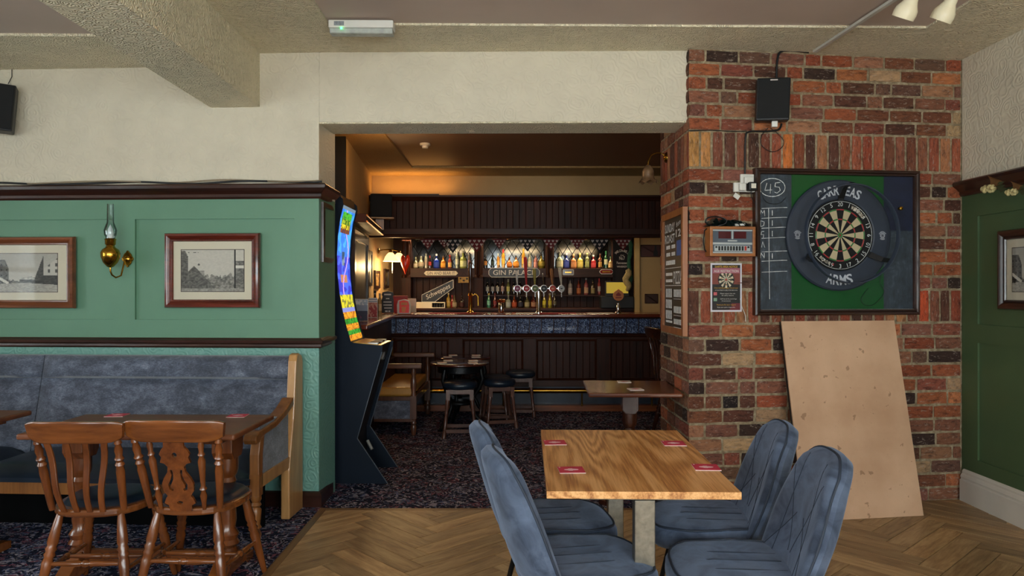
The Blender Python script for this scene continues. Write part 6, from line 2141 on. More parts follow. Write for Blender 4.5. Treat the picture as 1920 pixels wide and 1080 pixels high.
# ------------------------------------------------------------------ side counter clutter on the left
def sb(name, label, cat, u, Y, z=1.1205):
    return thing(name, label, cat, (at(u, 0, Y)[0], Y, z))
cs = sb('chalk_sign', 'small black bottle shaped chalk sign with white lettering on the side counter', 'sign', 727, 8.75)
part('board', M['signb'], cs, lambda m: m.prism([(-0.07, 0), (0.07, 0), (0.07, 0.16), (0.06, 0.2), (0.07, 0.22), (0.06, 0.25), (0.0, 0.262), (-0.06, 0.25), (-0.07, 0.22), (-0.06, 0.2), (-0.07, 0.16)], -0.006, 0.006))
part('lettering', M['whitep'], cs, lambda m: (m.box(-0.04, 0.04, -0.0075, -0.006, 0.215, 0.232), m.box(-0.02, 0.02, -0.0075, -0.006, 0.17, 0.18), m.box(-0.05, 0.045, -0.0075, -0.006, 0.13, 0.14), m.box(-0.05, 0.05, -0.0075, -0.006, 0.095, 0.105), m.box(-0.04, 0.05, -0.0075, -0.006, 0.06, 0.07), m.box(-0.03, 0.0, -0.0075, -0.006, 0.02, 0.035), m.box(0.01, 0.03, -0.0075, -0.006, 0.02, 0.035)))
part('foot', M['pine'], cs, lambda m: m.box(-0.075, 0.075, -0.03, 0.03, -0.0, 0.012))
rb_ = sb('red_box', 'plain red box standing behind the red and white stand on the bar', 'box', 750, 9.05)
part('box_body', plain('red_card', '9a1418', 0.5), rb_, lambda m: m.box(-0.09, 0.09, -0.03, 0.03, 0, 0.2), bevel=0.003)
part('box_lid', plain('red_card_lid', '84100f', 0.5), rb_, lambda m: m.box(-0.092, 0.092, -0.032, 0.032, 0.17, 0.205), bevel=0.003)
rs = sb('display_stand', 'white and red rounded charity display stand on the bar corner', 'stand', 757.5, 8.72)
part('shell', plain('stand_white', 'c8beb4', 0.5), rs, lambda m: m.prism([(-0.075, 0), (0.075, 0), (0.08, 0.1), (0.065, 0.155), (0.0, 0.17), (-0.065, 0.155), (-0.08, 0.1)], -0.03, 0.03), bevel=0.004)
part('red_face', emis('stand_red', 'b82010', 0.12), rs, lambda m: m.prism([(-0.05, 0.01), (0.062, 0.01), (0.066, 0.1), (0.053, 0.145), (0.0, 0.156), (-0.05, 0.145)], -0.034, -0.03))
part('print', M['obadge'], rs, lambda m: (m.box(-0.03, 0.045, -0.036, -0.034, 0.1, 0.13), m.prism([(-0.018, 0.02), (0.02, 0.02), (0.027, 0.08), (-0.025, 0.08)], -0.036, -0.034)))
def leaf_print(u, v):
    if v > 0.72:
        return '8fa0b4' if gnoise(u, v, 12) > 0.4 else 'c0c8d0'
    if v < 0.45:
        return '6a3a5a' if gnoise(u + 0.3, v, 7) > 0.55 else '30344a'
    return '7888a0'
def lp2(u, v):
    if v > 0.75:
        return 'c8ccd0' if int(v * 30) % 2 else '50607a'
    return 'b08070' if gnoise(u, v, 9) > 0.5 else '8a2c30'
for nm, u, Y, w, h, fn, lab in (('menu_card', 678, 6.75, 0.11, 0.2, leaf_print, 'blue menu card standing on the side counter next to the fruit machine'), ('menu_card', 699, 7.55, 0.09, 0.2, lp2, 'white and red menu card on the side counter by the black bottle')):
    t = sb(nm, lab, 'menu', u, Y)
    part('card', M['paper'], t, lambda m: m.box(-w / 2 - 0.003, w / 2 + 0.003, 0.0, 0.004, 0, h))
    raster('printed_face', -w / 2, w / 2, 0.003, h - 0.003, 16, 26, fn, M['print'], t, -0.001)
    part('stand', M['clear'], t, lambda m: m.box(-w / 2, w / 2, -0.03, 0.04, 0, 0.006))
gb = sb('glass_block', 'clear plastic leaflet holder at the left end of the back bar', 'holder', 771, 9.2)
part('holder', M['towel2'], gb, lambda m: m.box(-0.06, 0.06, 0, 0.02, 0, 0.17), bevel=0.002)
part('lip', M['clear'], gb, lambda m: m.box(-0.06, 0.06, -0.03, -0.026, 0, 0.08))
cb = thing('spice_crate', 'long pale wooden tray of small dark jars on the back bar worktop', 'tray', (at(808, 0, YK - 0.15)[0], YK - 0.15, 1.15))
part('tray', M['signw'], cb, lambda m: m.sweep_rect(-0.19, 0.19, 0, 0.08, [(0, 0.05), (0, -0.05), (0.01, -0.05), (0.01, 0.05)]))
part('front_board', M['signw'], cb, lambda m: m.box(-0.19, 0.02, -0.055, -0.048, 0.0, 0.08))
for i in range(4):
    part('jar', M['signb'], cb, lambda m: m.lathe([(0.018, 0.012), (0.018, 0.06), (0.014, 0.066), (0.014, 0.075)], (0.045 + 0.037 * i, 0, 0), 12), smooth=50)

# twin shaded wall lamp and the pictures on the yellow side wall
M['shade'] = emis('lit_opal_shade', 'ffd08a', 0.9, 'f4e8d0')
XL = -1.665
wl2 = thing('wall_lamp', 'brass wall lamp with two lit white fluted shades by the bar', 'lamp', (at(728, 0, 9.3)[0], 9.3, CH + (540 - 470) * 9.3 / F))
part('wall_plate', M['brass'], wl2, lambda m: m.lathe([(0.035, 0), (0.03, 0.012), (0.0, 0.02)], (XL - at(728, 0, 9.3)[0], 0, 0), 16, (1, 0, 0)), smooth=50)
part('arm', M['brass'], wl2, lambda m: (m.tube([(XL - at(728, 0, 9.3)[0], 0, 0), (-0.06, 0, 0.012), (0.0, 0, 0.01), (0.03, 0.0, 0.0)], 0.007, 8), m.tube([(-0.02, 0.0, 0.012), (0.04, 0.07, 0.016), (0.115, 0.12, 0.0)], 0.007, 8)), smooth=60)
for dx, dy in ((0.03, 0.0), (0.115, 0.12)):
    sh = part('shade', M['shade'], wl2, lambda m: m.grid(lambda u, v: (lambda r, a: (dx + r * math.cos(a), dy + r * math.sin(a), -0.02 - 0.115 * v))(0.018 + 0.062 * math.sin(PI / 2 * min(1, v * 1.15)) ** 0.8 + 0.012 * max(0, v - 0.75) * 4 * (1 + 0.4 * math.cos(2 * PI * u * 12)), 2 * PI * u), 48, 10, True), smooth=60)
    part('gallery', M['brass'], wl2, lambda m: m.lathe([(0.012, 0.01), (0.022, 0.0), (0.024, -0.022)], (dx, dy, 0), 14), smooth=50)
part('pull_chain', M['whitep'], wl2, lambda m: m.cyl((0.05, 0.0, -0.12), (0.05, 0.0, -0.28), 0.0035, None, 6))
wp_ = wl2.location
point('wall_lamp_light', (wp_[0] + 0.07, wp_[1] - 0.02, wp_[2] - 0.2), 7, BWARM, 0.05)
SW = Frame((-1.67, 8.9), R(90))     # side wall beyond the pier, x runs away from the camera
SW0 = Frame((-1.47, 6.6), math.atan2(8.9 - 6.6, -0.2))
def small_pic(lab, fr, u0, u1, v0, v1, c):
    x0, z0 = fr.px(u0, v1)
    x1, z1 = fr.px(u1, v0)
    t = thing('picture', lab, 'picture', fr.pt((x0 + x1) / 2, -0.003, (z0 + z1) / 2), fr.a)
    w, h = (x1 - x0) / 2, (z1 - z0) / 2
    part('frame', M['frame_drk'], t, lambda m: m.sweep_rect(-w, w, -h, h, [(0, 0), (0, -0.018), (w * 0.2, -0.018), (w * 0.2, 0)]))
    raster('photograph', -w * 0.82, w * 0.82, -h + 0.2 * w, h - 0.2 * w, 14, 20, c, M['print'], t, -0.008)
small_pic('dark framed picture nearest the big mirror on the yellow wall', SW0, 689, 695.5, 472, 536, lambda u, v: '3a4658' if v > 0.55 else ('8a7a58' if gnoise(u, v, 6) > 0.5 else '4a4030'))
small_pic('small dark framed picture under the wall lamp', SW, 701, 710, 508, 541, lambda u, v: '8a7040' if gnoise(u, v, 5) > 0.45 else '4a3418')
small_pic('narrow framed picture below the lamp shades', SW, 719, 727, 505, 540, lambda u, v: '6a5a38' if gnoise(u, v + .4, 5) > 0.5 else '30281c')
mx0, mz0 = SW0.px(659, 598)
mx1, mz1 = SW0.px(686, 446)
gmr = thing('mirror', 'tall dark framed mirror on the side wall behind the fruit machine', 'mirror', SW0.pt((mx0 + mx1) / 2, -0.003, (mz0 + mz1) / 2), SW0.a)
w_, h_ = (mx1 - mx0) / 2, (mz1 - mz0) / 2
part('frame', M['frame_drk'], gmr, lambda m: m.sweep_rect(-w_, w_, -h_, h_, [(0, 0), (0, -0.03), (0.09, -0.03), (0.09, 0)]))
part('mirror_plate', plain('bronze_mirror', '4a3814', 0.4, 1.0, 0.3, 4), gmr, lambda m: m.box(-w_ + 0.08, w_ - 0.08, -0.012, -0.004, -h_ + 0.08, h_ - 0.08))
pel = thing('side_pelmet', 'wooden pelmet rail with copper trim along the left side wall', 'pelmet', (-1.47, 6.6, 0), SW0.a)
part('board', M['barwoodx'], pel, lambda m: m.box(0.2, 2.3, -0.16, 0.0, 2.02, 2.10), bevel=0.004)
part('trim', metal('copper_trim', 'b06a30', 0.3), pel, lambda m: (m.cyl((0.2, -0.165, 2.03), (2.3, -0.165, 2.03), 0.008), m.cyl((0.2, -0.165, 2.085), (2.3, -0.165, 2.085), 0.008)), smooth=60)
bs = thing('speaker', 'black loudspeaker box at the left end of the bar canopy', 'speaker', (-1.455, 8.3, 2.2), R(10))
part('cabinet', M['grille'], bs, lambda m: m.box(-0.12, 0.12, -0.09, 0.1, 0.0, 0.26), bevel=0.02)
part('base_plate', plain('tan_plate', 'a08058', 0.5), bs, lambda m: m.box(-0.14, 0.14, -0.1, 0.11, -0.016, 0.0), bevel=0.003)
part('bracket', M['pine'], bs, lambda m: m.box(-0.06, 0.03, 0.0, 0.05, -0.13, -0.016))
# red heart shaped balloon
ht = thing('red_heart', 'shiny red heart shaped decoration hanging beside the back bar', 'decoration', at(760, 494, 9.2))
def heart(m):
    pts = []
    for i in range(28):
        a = 2 * PI * i / 28
        pts.append((0.0058 * 16 * math.sin(a) ** 3 * 0.75, 0.0072 * (13 * math.cos(a) - 5 * math.cos(2 * a) - 2 * math.cos(3 * a) - math.cos(4 * a))))
    n_ = 28
    vs_, fs_ = [], []
    for k_, y in ((0.25, -0.045), (0.7, -0.035), (1, 0), (0.7, 0.035), (0.25, 0.045)):
        vs_ += [(x_ * k_, y, z_ * k_) for x_, z_ in pts]
    for j in range(4):
        for i in range(n_):
            fs_.append((j * n_ + i, j * n_ + (i + 1) % n_, (j + 1) * n_ + (i + 1) % n_, (j + 1) * n_ + i))
    fs_ += [tuple(range(n_ - 1, -1, -1)), tuple(4 * n_ + i for i in range(n_))]
    m.add(vs_, fs_)
part('body', plain('red_foil', 'b8260f', 0.3), ht, heart, smooth=60).scale = (0.85, 1, 1.25)
part('string', M['signb'], ht, lambda m: m.cyl((0, 0, 0.06), (0, 0, 0.3), 0.003, None, 6))

# ------------------------------------------------------------------ fruit machine
fm = thing('fruit_machine', 'tall navy fruit machine with a bright curved screen beside the opening', 'machine', (0, 0, 0))
YN, YFAR = 5.42, 5.93
M['navyp'] = plain('navy_laminate', '0a1828', 0.6, var=0.1, vs_=3, spec=0.2)
CURVE = [(-1.185, 1.03), (-1.215, 1.13), (-1.245, 1.25), (-1.268, 1.38), (-1.283, 1.52), (-1.287, 1.66), (-1.28, 1.8), (-1.262, 1.93), (-1.238, 2.03)]
SIDE = [(-1.75, 0.0), (-0.902, 0.0), (-1.123, 0.328), (-0.945, 0.955), (-0.94, 1.0), (-1.15, 1.02)] + [(x_ + 0.012, z_) for x_, z_ in CURVE] + [(-1.23, 2.07), (-1.28, 2.12), (-1.75, 2.12)]
part('side_panel', M['navyp'], fm, lambda m: m.prism(SIDE, YN, YN + 0.022))
part('side_panel', M['navyp'], fm, lambda m: m.prism(SIDE, YFAR - 0.022, YFAR))
part('edge_trim', M['slate'], fm, lambda m: [m.tube([(SIDE[i][0], yy, SIDE[i][1]) for i in (1, 2, 3)], 0.0035, 5) for yy in (YN, YFAR - 0.022)])
BODY = [(-1.75, 0.05), (-1.15, 0.05), (-1.15, 0.33), (-0.975, 0.95), (-0.965, 0.99), (-1.17, 1.01)] + CURVE + [(-1.25, 2.1), (-1.75, 2.1)]
part('cabinet', M['black'], fm, lambda m: m.prism(BODY, YN + 0.022, YFAR - 0.022))
part('control_ledge', plain('gold_panel', 'b08838', 0.3, 0.5), fm, lambda m: m.prism([(-1.16, 1.016), (-0.955, 0.996), (-0.955, 1.004), (-1.16, 1.024)], YN + 0.03, YFAR - 0.03))
for i in range(5):
    part('button', M['black'] if i % 2 else M['silver'], fm, lambda m: m.box(-1.06, -0.985, YN + 0.06 + i * 0.085, YN + 0.115 + i * 0.085, 1.004, 1.02), bevel=0.004)
part('coin_slot', M['chrome'], fm, lambda m: m.cbox((-0.985, YN + 0.12, 0.86), (0.012, 0.05, 0.07), Matrix.Rotation(R(15), 4, 'Y')))
part('coin_slot', M['chrome'], fm, lambda m: m.cbox((-0.985, YN + 0.32, 0.9), (0.012, 0.04, 0.06), Matrix.Rotation(R(15), 4, 'Y')))
part('payout_lip', M['silver'], fm, lambda m: m.cyl((-1.06, YN + 0.23, 0.2), (-1.1, YN + 0.26, 0.26), 0.012), smooth=60)
def fscreen(u, v):
    n1 = gnoise(u * 1.0, v * 3, 10)
    if v > 0.965:
        return '60707c'
    if 0.78 < v < 0.95 and abs(u - 0.5) < 0.34:
        b = gnoise(u * 2, v * 5, 12)
        if v > 0.89:
            return '3f9a28' if b > 0.35 else '1c5a1a'
        if v > 0.845:
            return '8a9a28' if b > 0.5 else '305a18'
        if v > 0.81:
            return 'c8b428' if b > 0.4 else '5a4a18'
        return '6a3a1a' if b > 0.3 else '34203a'
    if v > 0.36:
        if abs(u - 0.62 - 0.25 * math.sin(v * 12)) < 0.035:
            return 'b088d8'
        if 0.56 < v < 0.66 and abs(u - 0.5) < 0.1:
            return '284058' if n1 > 0.4 else '6a7a8a'
        if 0.45 < v < 0.5 and abs(u - 0.5) < 0.22:
            return 'a06848'
        if v > 0.62:
            return '2a6ac8' if n1 > 0.45 else '3a90d8'
        return '2830a8' if n1 > 0.5 else '3a5ac8'
    if v > 0.27:
        return 'b8b028' if gnoise(u, v * 4, 14) > 0.4 else '6a6a30'
    if v > 0.235:
        return '7078b0'
    k_ = int((0.235 - v) / 0.047)
    b = gnoise(u * 3, v * 7, 13)
    if k_ % 2 == 0:
        return 'c88a20' if b > 0.4 else '8a4a14'
    return '2c8a28' if b > 0.45 else '14501c'
def scr(m):
    pass
m = MB()
NV, NU = 96, 30
tot = len(CURVE) - 1
def spt(u, v):
    j = v * tot
    i = min(int(j), tot - 1)
    f = j - i
    x_ = CURVE[i][0] * (1 - f) + CURVE[i + 1][0] * f
    z_ = CURVE[i][1] * (1 - f) + CURVE[i + 1][1] * f
    return (x_ + 0.004, YN + 0.03 + (YFAR - YN - 0.06) * u, z_)
m.grid(spt, NU, NV)
so_ = m.build('screen', M['screen'], fm)
atr = so_.data.color_attributes.new('print', 'FLOAT_COLOR', 'CORNER')
for k_, p in enumerate(so_.data.polygons):
    j, i = divmod(k_, NU)
    c = S(fscreen((i + 0.5) / NU, (j + 0.5) / NV))
    for li in p.loop_indices:
        atr.data[li].color = c

# ------------------------------------------------------------------ round tables, stools, settle
M['iron'] = plain('cast_iron', '0e1013', 0.4, 0.5, 0.2, bump=0.4, bs=60)
M['rtop'] = wood('round_table_top', '2c120c', '54281c', 'x', 1.0, 0.18, 0.6)
def round_table(label, x, y):
    t = thing('round_table', label, 'table', (x, y, 0), 0, 'round pub tables by the bar')
    part('tabletop', M['rtop'], t, lambda m: m.lathe([(0.0, 0.638), (0.28, 0.638), (0.3, 0.645), (0.303, 0.655), (0.298, 0.664), (0.28, 0.668), (0.0, 0.668)], n=48), smooth=50)
    part('apron', M['iron'], t, lambda m: m.lathe([(0.2, 0.56), (0.225, 0.57), (0.225, 0.63), (0.2, 0.638)], n=32), smooth=50)
    for i in range(3):
        a = R(90 + 120 * i + 20)
        ca, sa = math.cos(a), math.sin(a)
        def lg(m):
            pts = [(0.215, 0.6), (0.24, 0.5), (0.2, 0.4), (0.13, 0.3), (0.12, 0.22), (0.17, 0.12), (0.24, 0.05), (0.27, 0.012), (0.3, 0.012)]
            m.tube([(r * ca, r * sa, z_) for r, z_ in pts], [0.025, 0.022, 0.02, 0.018, 0.018, 0.02, 0.022, 0.02, 0.012], 8)
            m.tube([((0.16 + 0.05 * math.cos(k_ * 0.7)) * ca, (0.16 + 0.05 * math.cos(k_ * 0.7)) * sa, 0.47 + 0.05 * math.sin(k_ * 0.7)) for k_ in range(9)], 0.009, 6)
        part('leg', M['iron'], t, lg, smooth=60)
    part('stretcher_ring', M['iron'], t, lambda m: m.lathe([(0.12, 0.24), (0.135, 0.25), (0.135, 0.265), (0.12, 0.275), (0.115, 0.25)], n=24), smooth=50)
    return t
T1 = (at(862, 0, 7.6)[0], 7.6)
T2 = (at(869, 0, 8.18)[0], 8.225)
round_table('round dark pub table nearest the viewer, with a stool in front', *T1)
round_table('round dark pub table farther back by the bar', *T2)
M['tanmat'] = plain('tan_coaster', '9a6a4a', 0.8)
for nm, (tx, ty) in (('nearer', T1), ('farther', T2)):
    for cn, dx, dy in (('near left', -0.17, -0.1), ('far left', -0.13, 0.13), ('near right', 0.14, -0.12), ('far right', 0.13, 0.12)):
        coaster('tan coaster at the %s of the %s round table' % (cn, nm), (tx + dx, ty + dy, 0.6685), R(8), 'coasters on the round tables', False)
STL = [(0, 0.02), (0.18, 0.02), (0.2, 0.014), (0.24, 0.018), (0.28, 0.013), (0.45, 0.017), (0.62, 0.013), (0.66, 0.018), (0.7, 0.014), (0.74, 0.019), (1, 0.019)]
M['stoolwood'] = wood('stool_wood', '3c2018', '6c4434', 'z', 1.0, 0.35, 0.3)
def stool(label, x, y, rz, h=0.5):
    t = thing('low_stool', label, 'stool', (x, y, 0), rz, 'low upholstered pub stools')
    part('seat_pad', M['navy'], t, lambda m: m.lathe([(0.0, h - 0.075), (0.14, h - 0.075), (0.162, h - 0.06), (0.168, h - 0.035), (0.158, h - 0.012), (0.12, h), (0.0, h + 0.004)], n=32), smooth=60)
    for sx in (-1, 1):
        part('apron', M['stoolwood'], t, lambda m: m.box(-0.1, 0.1, sx * 0.1 - 0.012, sx * 0.1 + 0.012, h - 0.12, h - 0.072), bevel=0.003)
        part('apron', M['stoolwood'], t, lambda m: m.box(sx * 0.1 - 0.012, sx * 0.1 + 0.012, -0.1, 0.1, h - 0.12, h - 0.072), bevel=0.003)
        for sy in (-1, 1):
            part('leg', M['stoolwood'], t, lambda m: (m.turned((sx * 0.15, sy * 0.15, 0), (sx * 0.115, sy * 0.115, h - 0.17), STL, 12), m.cbox((sx * 0.112, sy * 0.112, h - 0.125), (0.038, 0.038, 0.1))), smooth=40)
        part('stretcher', M['stoolwood'], t, lambda m: m.box(-0.14, 0.14, sx * 0.142 - 0.01, sx * 0.142 + 0.01, 0.05, 0.085), bevel=0.003)
        part('stretcher', M['stoolwood'], t, lambda m: m.box(sx * 0.142 - 0.01, sx * 0.142 + 0.01, -0.14, 0.14, 0.05, 0.085), bevel=0.003)
    return t
stool('low stool with a navy pad in front of the nearer round table', at(863, 0, 7.22)[0], 7.19, R(3), 0.53)
stool('low stool with a navy pad right of the round tables, nearest one', at(936, 0, 7.65)[0], 7.68, R(12), 0.49)
stool('low stool half hidden behind the others right of the round tables', at(929, 0, 8.06)[0], 8.06, R(-8), 0.48)
stool('low stool with a navy pad farthest right by the brass rail', at(976, 0, 8.25)[0], 8.34, R(0), 0.5)
sl = thing('settle', 'wooden settle with a tan seat and blue side panel in front of the side counter', 'bench', (-0.93, 7.18, 0))
M['tanseat'] = plain('tan_vinyl', 'b08038', 0.4, var=0.15, bump=0.1)
M['setwood'] = wood('settle_wood', '3a2016', '6e4630', 'z', 1.0, 0.35, 0.3)
M['setwoodx'] = wood('settle_wood_long', '3a2016', '74492f', 'x', 1.0, 0.35, 0.3)
part('seat_cushion', M['tanseat'], sl, lambda m: m.box(-0.4, -0.03, 0.03, 1.23, 0.37, 0.46), bevel=0.025, seg=3)
part('seat_rail', M['setwood'], sl, lambda m: (m.box(-0.4, 0.0, 0.0, 0.03, 0.335, 0.375), m.box(-0.03, 0.0, 0.0, 1.26, 0.3, 0.375)), bevel=0.004)
part('side_panel', M['crushed'], sl, lambda m: m.box(-0.4, -0.02, 0.008, 0.03, 0.16, 0.335))
part('bottom_rail', M['setwood'], sl, lambda m: m.box(-0.4, 0.0, 0.0, 0.03, 0.13, 0.16), bevel=0.004)
for yy in (0.0, 1.2):
    part('front_leg', M['setwood'], sl, lambda m: (m.turned((-0.02, yy + 0.025, 0), (-0.02, yy + 0.025, 0.16), [(0, 0.02), (0.2, 0.024), (0.5, 0.03), (0.65, 0.02), (0.72, 0.03), (0.85, 0.024), (1, 0.03)], 14), m.box(-0.05, 0.01, yy - 0.005, yy + 0.055, 0.16, 0.38), m.turned((-0.02, yy + 0.025, 0.38), (-0.02, yy + 0.025, 0.65), [(0, 0.028), (0.1, 0.02), (0.3, 0.03), (0.55, 0.028), (0.7, 0.018), (0.78, 0.026), (0.9, 0.02), (1, 0.022)], 14)), smooth=40)
    part('armrest', M['setwoodx'], sl, lambda m: m.box(-0.4, 0.06, yy - 0.01, yy + 0.06, 0.645, 0.69), bevel=0.008)
part('backrest', M['barwood'], sl, lambda m: m.box(-0.42, -0.38, 0.06, 1.2, 0.4, 0.66), bevel=0.015)

# ------------------------------------------------------------------ table by the brick return, dark chair behind
pt_ = thing('pedestal_table', 'polished dark table on a turned pedestal standing by the brick return', 'table', (0.80, 5.08, 0), R(-2))
M['ptop'] = wood('polished_table_top', '401c0c', '843f1c', 'x', 1.0, 0.2, 0.3)
part('tabletop', M['ptop'], pt_, lambda m: m.box(-0.30, 0.30, -0.33, 0.33, 0.722, 0.75), bevel=0.009, seg=3)
part('capital', M['mahog'], pt_, lambda m: (m.box(-0.22, 0.22, -0.05, 0.05, 0.69, 0.722), m.prism([(-0.055, 0.69), (0.055, 0.69), (0.055, 0.6), (0.035, 0.57), (-0.035, 0.57), (-0.055, 0.6)], -0.055, 0.055, 'xz')), bevel=0.004)
part('pedestal', M['mahog'], pt_, lambda m: m.turned((0, 0, 0.08), (0, 0, 0.58), PEDP, 18), smooth=50)
for a in (0, 90, 180, 270):
    part('foot', M['mahog'], pt_, lambda m: (setattr(m, 'M', Matrix.Rotation(R(a + 45), 4, 'Z')), m.prism([(0.0, 0.1), (0.05, 0.13), (0.15, 0.1), (0.25, 0.045), (0.29, 0.035), (0.29, 0.0), (0.24, 0.0), (0.14, 0.05), (0.0, 0.06)], -0.03, 0.03, 'xz')), bevel=0.004)
coaster('pale coaster lying near the front of the dark pedestal table', (0.815, 4.93, 0.7505), R(5), 'pale coasters on the pedestal table', False)
coaster('pale coaster lying at the back of the dark pedestal table', (0.80, 5.33, 0.7505), R(-3), 'pale coasters on the pedestal table', False)
turned_chair('tall dark slat back chair in shadow behind the pedestal table', (1.62, 7.1, 0), R(-80), 'slats', True, 0.14, 1.06)

# ------------------------------------------------------------------ fittings on the brick return
bx0, bz0 = PV.px(1249, 622)
bx1, bz1 = PV.px(1290, 384)
bl_, bh_ = (bx1 - bx0), 0.86
mb_ = thing('menu_blackboard', 'tall wood framed menu blackboard with white lettering on the brick return', 'sign', PV.pt((bx0 + bx1) / 2, -0.008, 1.525), PV.a)
w_, h_ = bl_ / 2, 0.415
part('frame', wood('orange_frame', '7a4018', 'b06c30', 'z', 1.0, 0.4, 0.2), mb_, lambda m: m.sweep_rect(-w_, w_, -h_, h_, [(0, 0.006), (0, -0.026), (0.045, -0.026), (0.045, 0.006)]), bevel=0.002)
part('slate', M['signb'], mb_, lambda m: m.box(-w_ + 0.04, w_ - 0.04, -0.012, 0.004, -h_ + 0.04, h_ - 0.04))
part('blue_note', plain('blue_note', '3a5a98', 0.7, var=0.2, vs_=50), mb_, lambda m: m.box(w_ * 0.3, w_ * 0.8, -0.0135, -0.012, 0.11, 0.21))
def mtx(m):
    y = -0.0135
    W = w_ * 2 - 0.1
    def tx(s, cx, z_, h, w):
        m.text(s, cx * W, z_, h, y, w * W, 0.01)
    tx('SUNDAY', -0.2, 0.31, 0.06, 0.56)
    tx('ROAST', -0.2, 0.235, 0.06, 0.56)
    m.text('from', 0.27 * W, 0.325, 0.035, y, 0.22 * W, 0.0, 0.15, 0.2)
    tx('12', 0.27, 0.26, 0.05, 0.25)
    for i in range(2):
        m.box(-0.4 * W, -0.18 * W, y, y + 0.0005, 0.165 - 0.05 * i, 0.19 - 0.05 * i)
        m.box(-0.1 * W, 0.1 * W, y, y + 0.0005, 0.165 - 0.05 * i, 0.19 - 0.05 * i)
    m.box(-0.42 * W, 0.1 * W, y, y + 0.0005, 0.055, 0.085)
    m.box(-0.46 * W, 0.46 * W, y, y + 0.0005, 0.03, 0.034)
    tx('PIZZA', 0.24, -0.035, 0.085, 0.44)
    m.box(-0.42 * W, -0.05 * W, y, y + 0.0005, -0.02, 0.0)
    m.box(-0.42 * W, -0.05 * W, y, y + 0.0005, -0.065, -0.045)
    m.box(-0.46 * W, 0.46 * W, y, y + 0.0005, -0.09, -0.086)
    for z_ in (-0.14, -0.215, -0.29):
        for k_ in range(4):
            m.box((-0.42 + 0.09 * k_) * W, (-0.36 + 0.09 * k_) * W, y, y + 0.0005, z_ - 0.03, z_ + 0.03)
    m.box(-0.42 * W, -0.06 * W, y, y + 0.0005, -0.345, -0.33)
    for z_, h in ((-0.14, 0.05), (-0.25, 0.045), (-0.33, 0.035)):
        m.box(0.02 * W, 0.44 * W, y, y + 0.0005, z_ - 0.04, z_ - 0.037)
        for k_ in range(5):
            m.box((0.03 + 0.083 * k_) * W, (0.09 + 0.083 * k_) * W, y, y + 0.0005, z_ - h / 2, z_ + h / 2)
part('lettering', M['chalk'], mb_, mtx)
px_, pz_ = PV.px(1240, 300)
ts = thing('tulip_sconce', 'unlit wall sconce with a smoky tulip glass shade on the brick return', 'lamp', PV.pt(-0.62, 0.0, 2.36), PV.a)
qx = 5.38 / F
part('wall_plate', M['brass'], ts, lambda m: m.lathe([(0.04, 0), (0.03, 0.012), (0.012, 0.02), (0, 0.022)], (0, 0, 0), 18, (0, -1, 0)), smooth=50)
part('arm', M['brass'], ts, lambda m: m.tube([(0, 0, 0), (0, -0.03, 0.03), (0, -0.07, 0.035), (0, -0.11, 0.015), (0, -0.13, -0.03), (0, -0.132, -0.06)], 0.005, 8), smooth=60)
M['tulip'] = plain('smoky_glass', '6a5038', 0.2, var=0.4, vs_=20)
part('shade', M['tulip'], ts, lambda m: m.grid(lambda u, v: (lambda r, a: (r * math.cos(a), -0.132 + r * math.sin(a), -0.055 - 0.125 * v + 0.01 * (v > 0.9) * math.cos(6 * a)))(0.014 + 0.028 * min(1, v * 3) ** 0.7 + 0.002 * v + 0.022 * max(0, v - 0.75) * 4, 2 * PI * u), 36, 14, True), smooth=60)
part('bulb', M['bulb'], ts, lambda m: m.ball((0, -0.132, -0.12), (0.016, 0.016, 0.03), 10, 8), smooth=60)
sd = thing('smoke_detector', 'small round white smoke detector on the bar room ceiling', 'detector', at(797, 0, 7.0)[:2] + (ZB + 0.02,))
part('base', M['white'], sd, lambda m: m.lathe([(0.05, 0), (0.05, -0.018), (0.04, -0.024), (0, -0.024)], n=24), smooth=50)
part('sensor', M['white'], sd, lambda m: m.lathe([(0.03, -0.024), (0.028, -0.045), (0.0, -0.048)], n=20), smooth=50)
gi = thing('exit_indicator', 'small emergency light with a green indicator on the bar room ceiling', 'light', (at(778, 0, 6.2)[0], 6.2, ZB + 0.02))
part('housing', M['white'], gi, lambda m: m.box(-0.15, 0.15, -0.04, 0.04, -0.04, 0.0), bevel=0.005)
part('indicator', emis('green_indicator_b', '40ff80', 3.0), gi, lambda m: m.ball((0.0, -0.045, -0.035), 0.006, 8, 6))
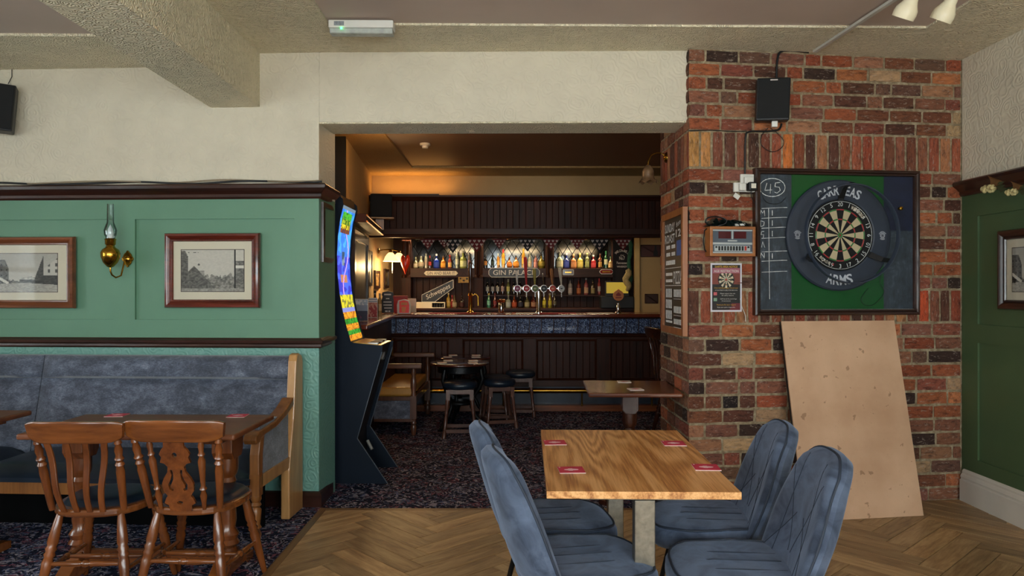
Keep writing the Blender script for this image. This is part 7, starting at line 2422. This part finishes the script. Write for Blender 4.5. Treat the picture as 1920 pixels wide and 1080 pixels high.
# warm ceiling lamp of the bar room, then added lamps for bottles and canopy
cl = thing('ceiling_lamp', 'flat warm ceiling lamp above the fruit machine, mostly hidden by the lintel', 'lamp', (-1.0, 6.15, ZB + 0.0))
part('rim', M['brass'], cl, lambda m: m.lathe([(0.12, 0.0), (0.13, -0.01), (0.12, -0.03), (0.1, -0.03)], n=32), smooth=50)
part('diffuser', emis('warm_diffuser', 'ffb060', 3.0), cl, lambda m: m.lathe([(0.11, -0.025), (0.08, -0.04), (0, -0.045)], n=28), smooth=60)
point('ceiling_lamp_light', (-1.0, 6.15, ZB - 0.12), 7, (1.0, 0.55, 0.2), 0.08)
for i, xx in enumerate((-1.15, -0.05, 1.0)):  # added lamps, put in to light the bottles from above
    dl = thing('downlight', 'added small brass downlight under the back bar header, %s one' % ('leftmost', 'middle', 'rightmost')[i], 'lamp', (xx, YK + 0.04, 2.0895))
    part('rim', M['brass'], dl, lambda m: m.lathe([(0.028, 0.0), (0.04, 0.0), (0.038, -0.008), (0.028, -0.008)], n=20), smooth=50)
    part('lamp', emis('added_downlight_lamp', 'ffc880', 2.0), dl, lambda m: m.lathe([(0.028, -0.002), (0, -0.004)], n=16))
    area('added_downlight_light', (xx, YK + 0.0, 2.075), (R(-12), 0, 0), 0.7, 0.05, 3.6, (1.0, 0.74, 0.42), 150)
up = thing('added_uplight', 'added warm lamp trough lying on top of the canopy, hidden by the cornice', 'lamp', (-1.15, YC + 0.14, 2.486))  # added hidden lamp, gives the wall above its orange glow
part('trough', M['black'], up, lambda m: (m.box(-0.3, 0.3, -0.05, 0.05, 0.0, 0.004), m.box(-0.3, 0.3, -0.05, -0.046, 0, 0.03), m.box(-0.3, 0.3, 0.046, 0.05, 0, 0.03)))
part('tube', emis('amber_tube', 'ff9a3c', 2.0), up, lambda m: m.cyl((-0.28, 0, 0.014), (0.28, 0, 0.014), 0.008, None, 10), smooth=60)
area('added_uplight_light', (-1.15, YC + 0.14, 2.52), (R(180), 0, 0), 0.9, 0.05, 1.5, (1.0, 0.5, 0.14))
for i, xx in enumerate((-0.75, 0.15, 1.05)):  # added lamps, put in to warm the back bar fronts
    st_ = thing('added_strip_lamp', 'added slim warm strip lamp under the canopy soffit, %s one' % ('leftmost', 'middle', 'rightmost')[i], 'lamp', (xx, YC + 0.2, 2.04))
    part('housing', M['brass'], st_, lambda m: m.box(-0.3, 0.3, -0.02, 0.02, -0.012, 0.0), bevel=0.002)
    part('tube', emis('strip_tube', 'ffc880', 1.0), st_, lambda m: m.cyl((-0.28, 0, -0.014), (0.28, 0, -0.014), 0.006, None, 8))
    area('added_strip_light', (xx, YC + 0.2, 2.015), (R(40), 0, 0), 0.56, 0.03, 1.2, (1.0, 0.72, 0.4), 160)
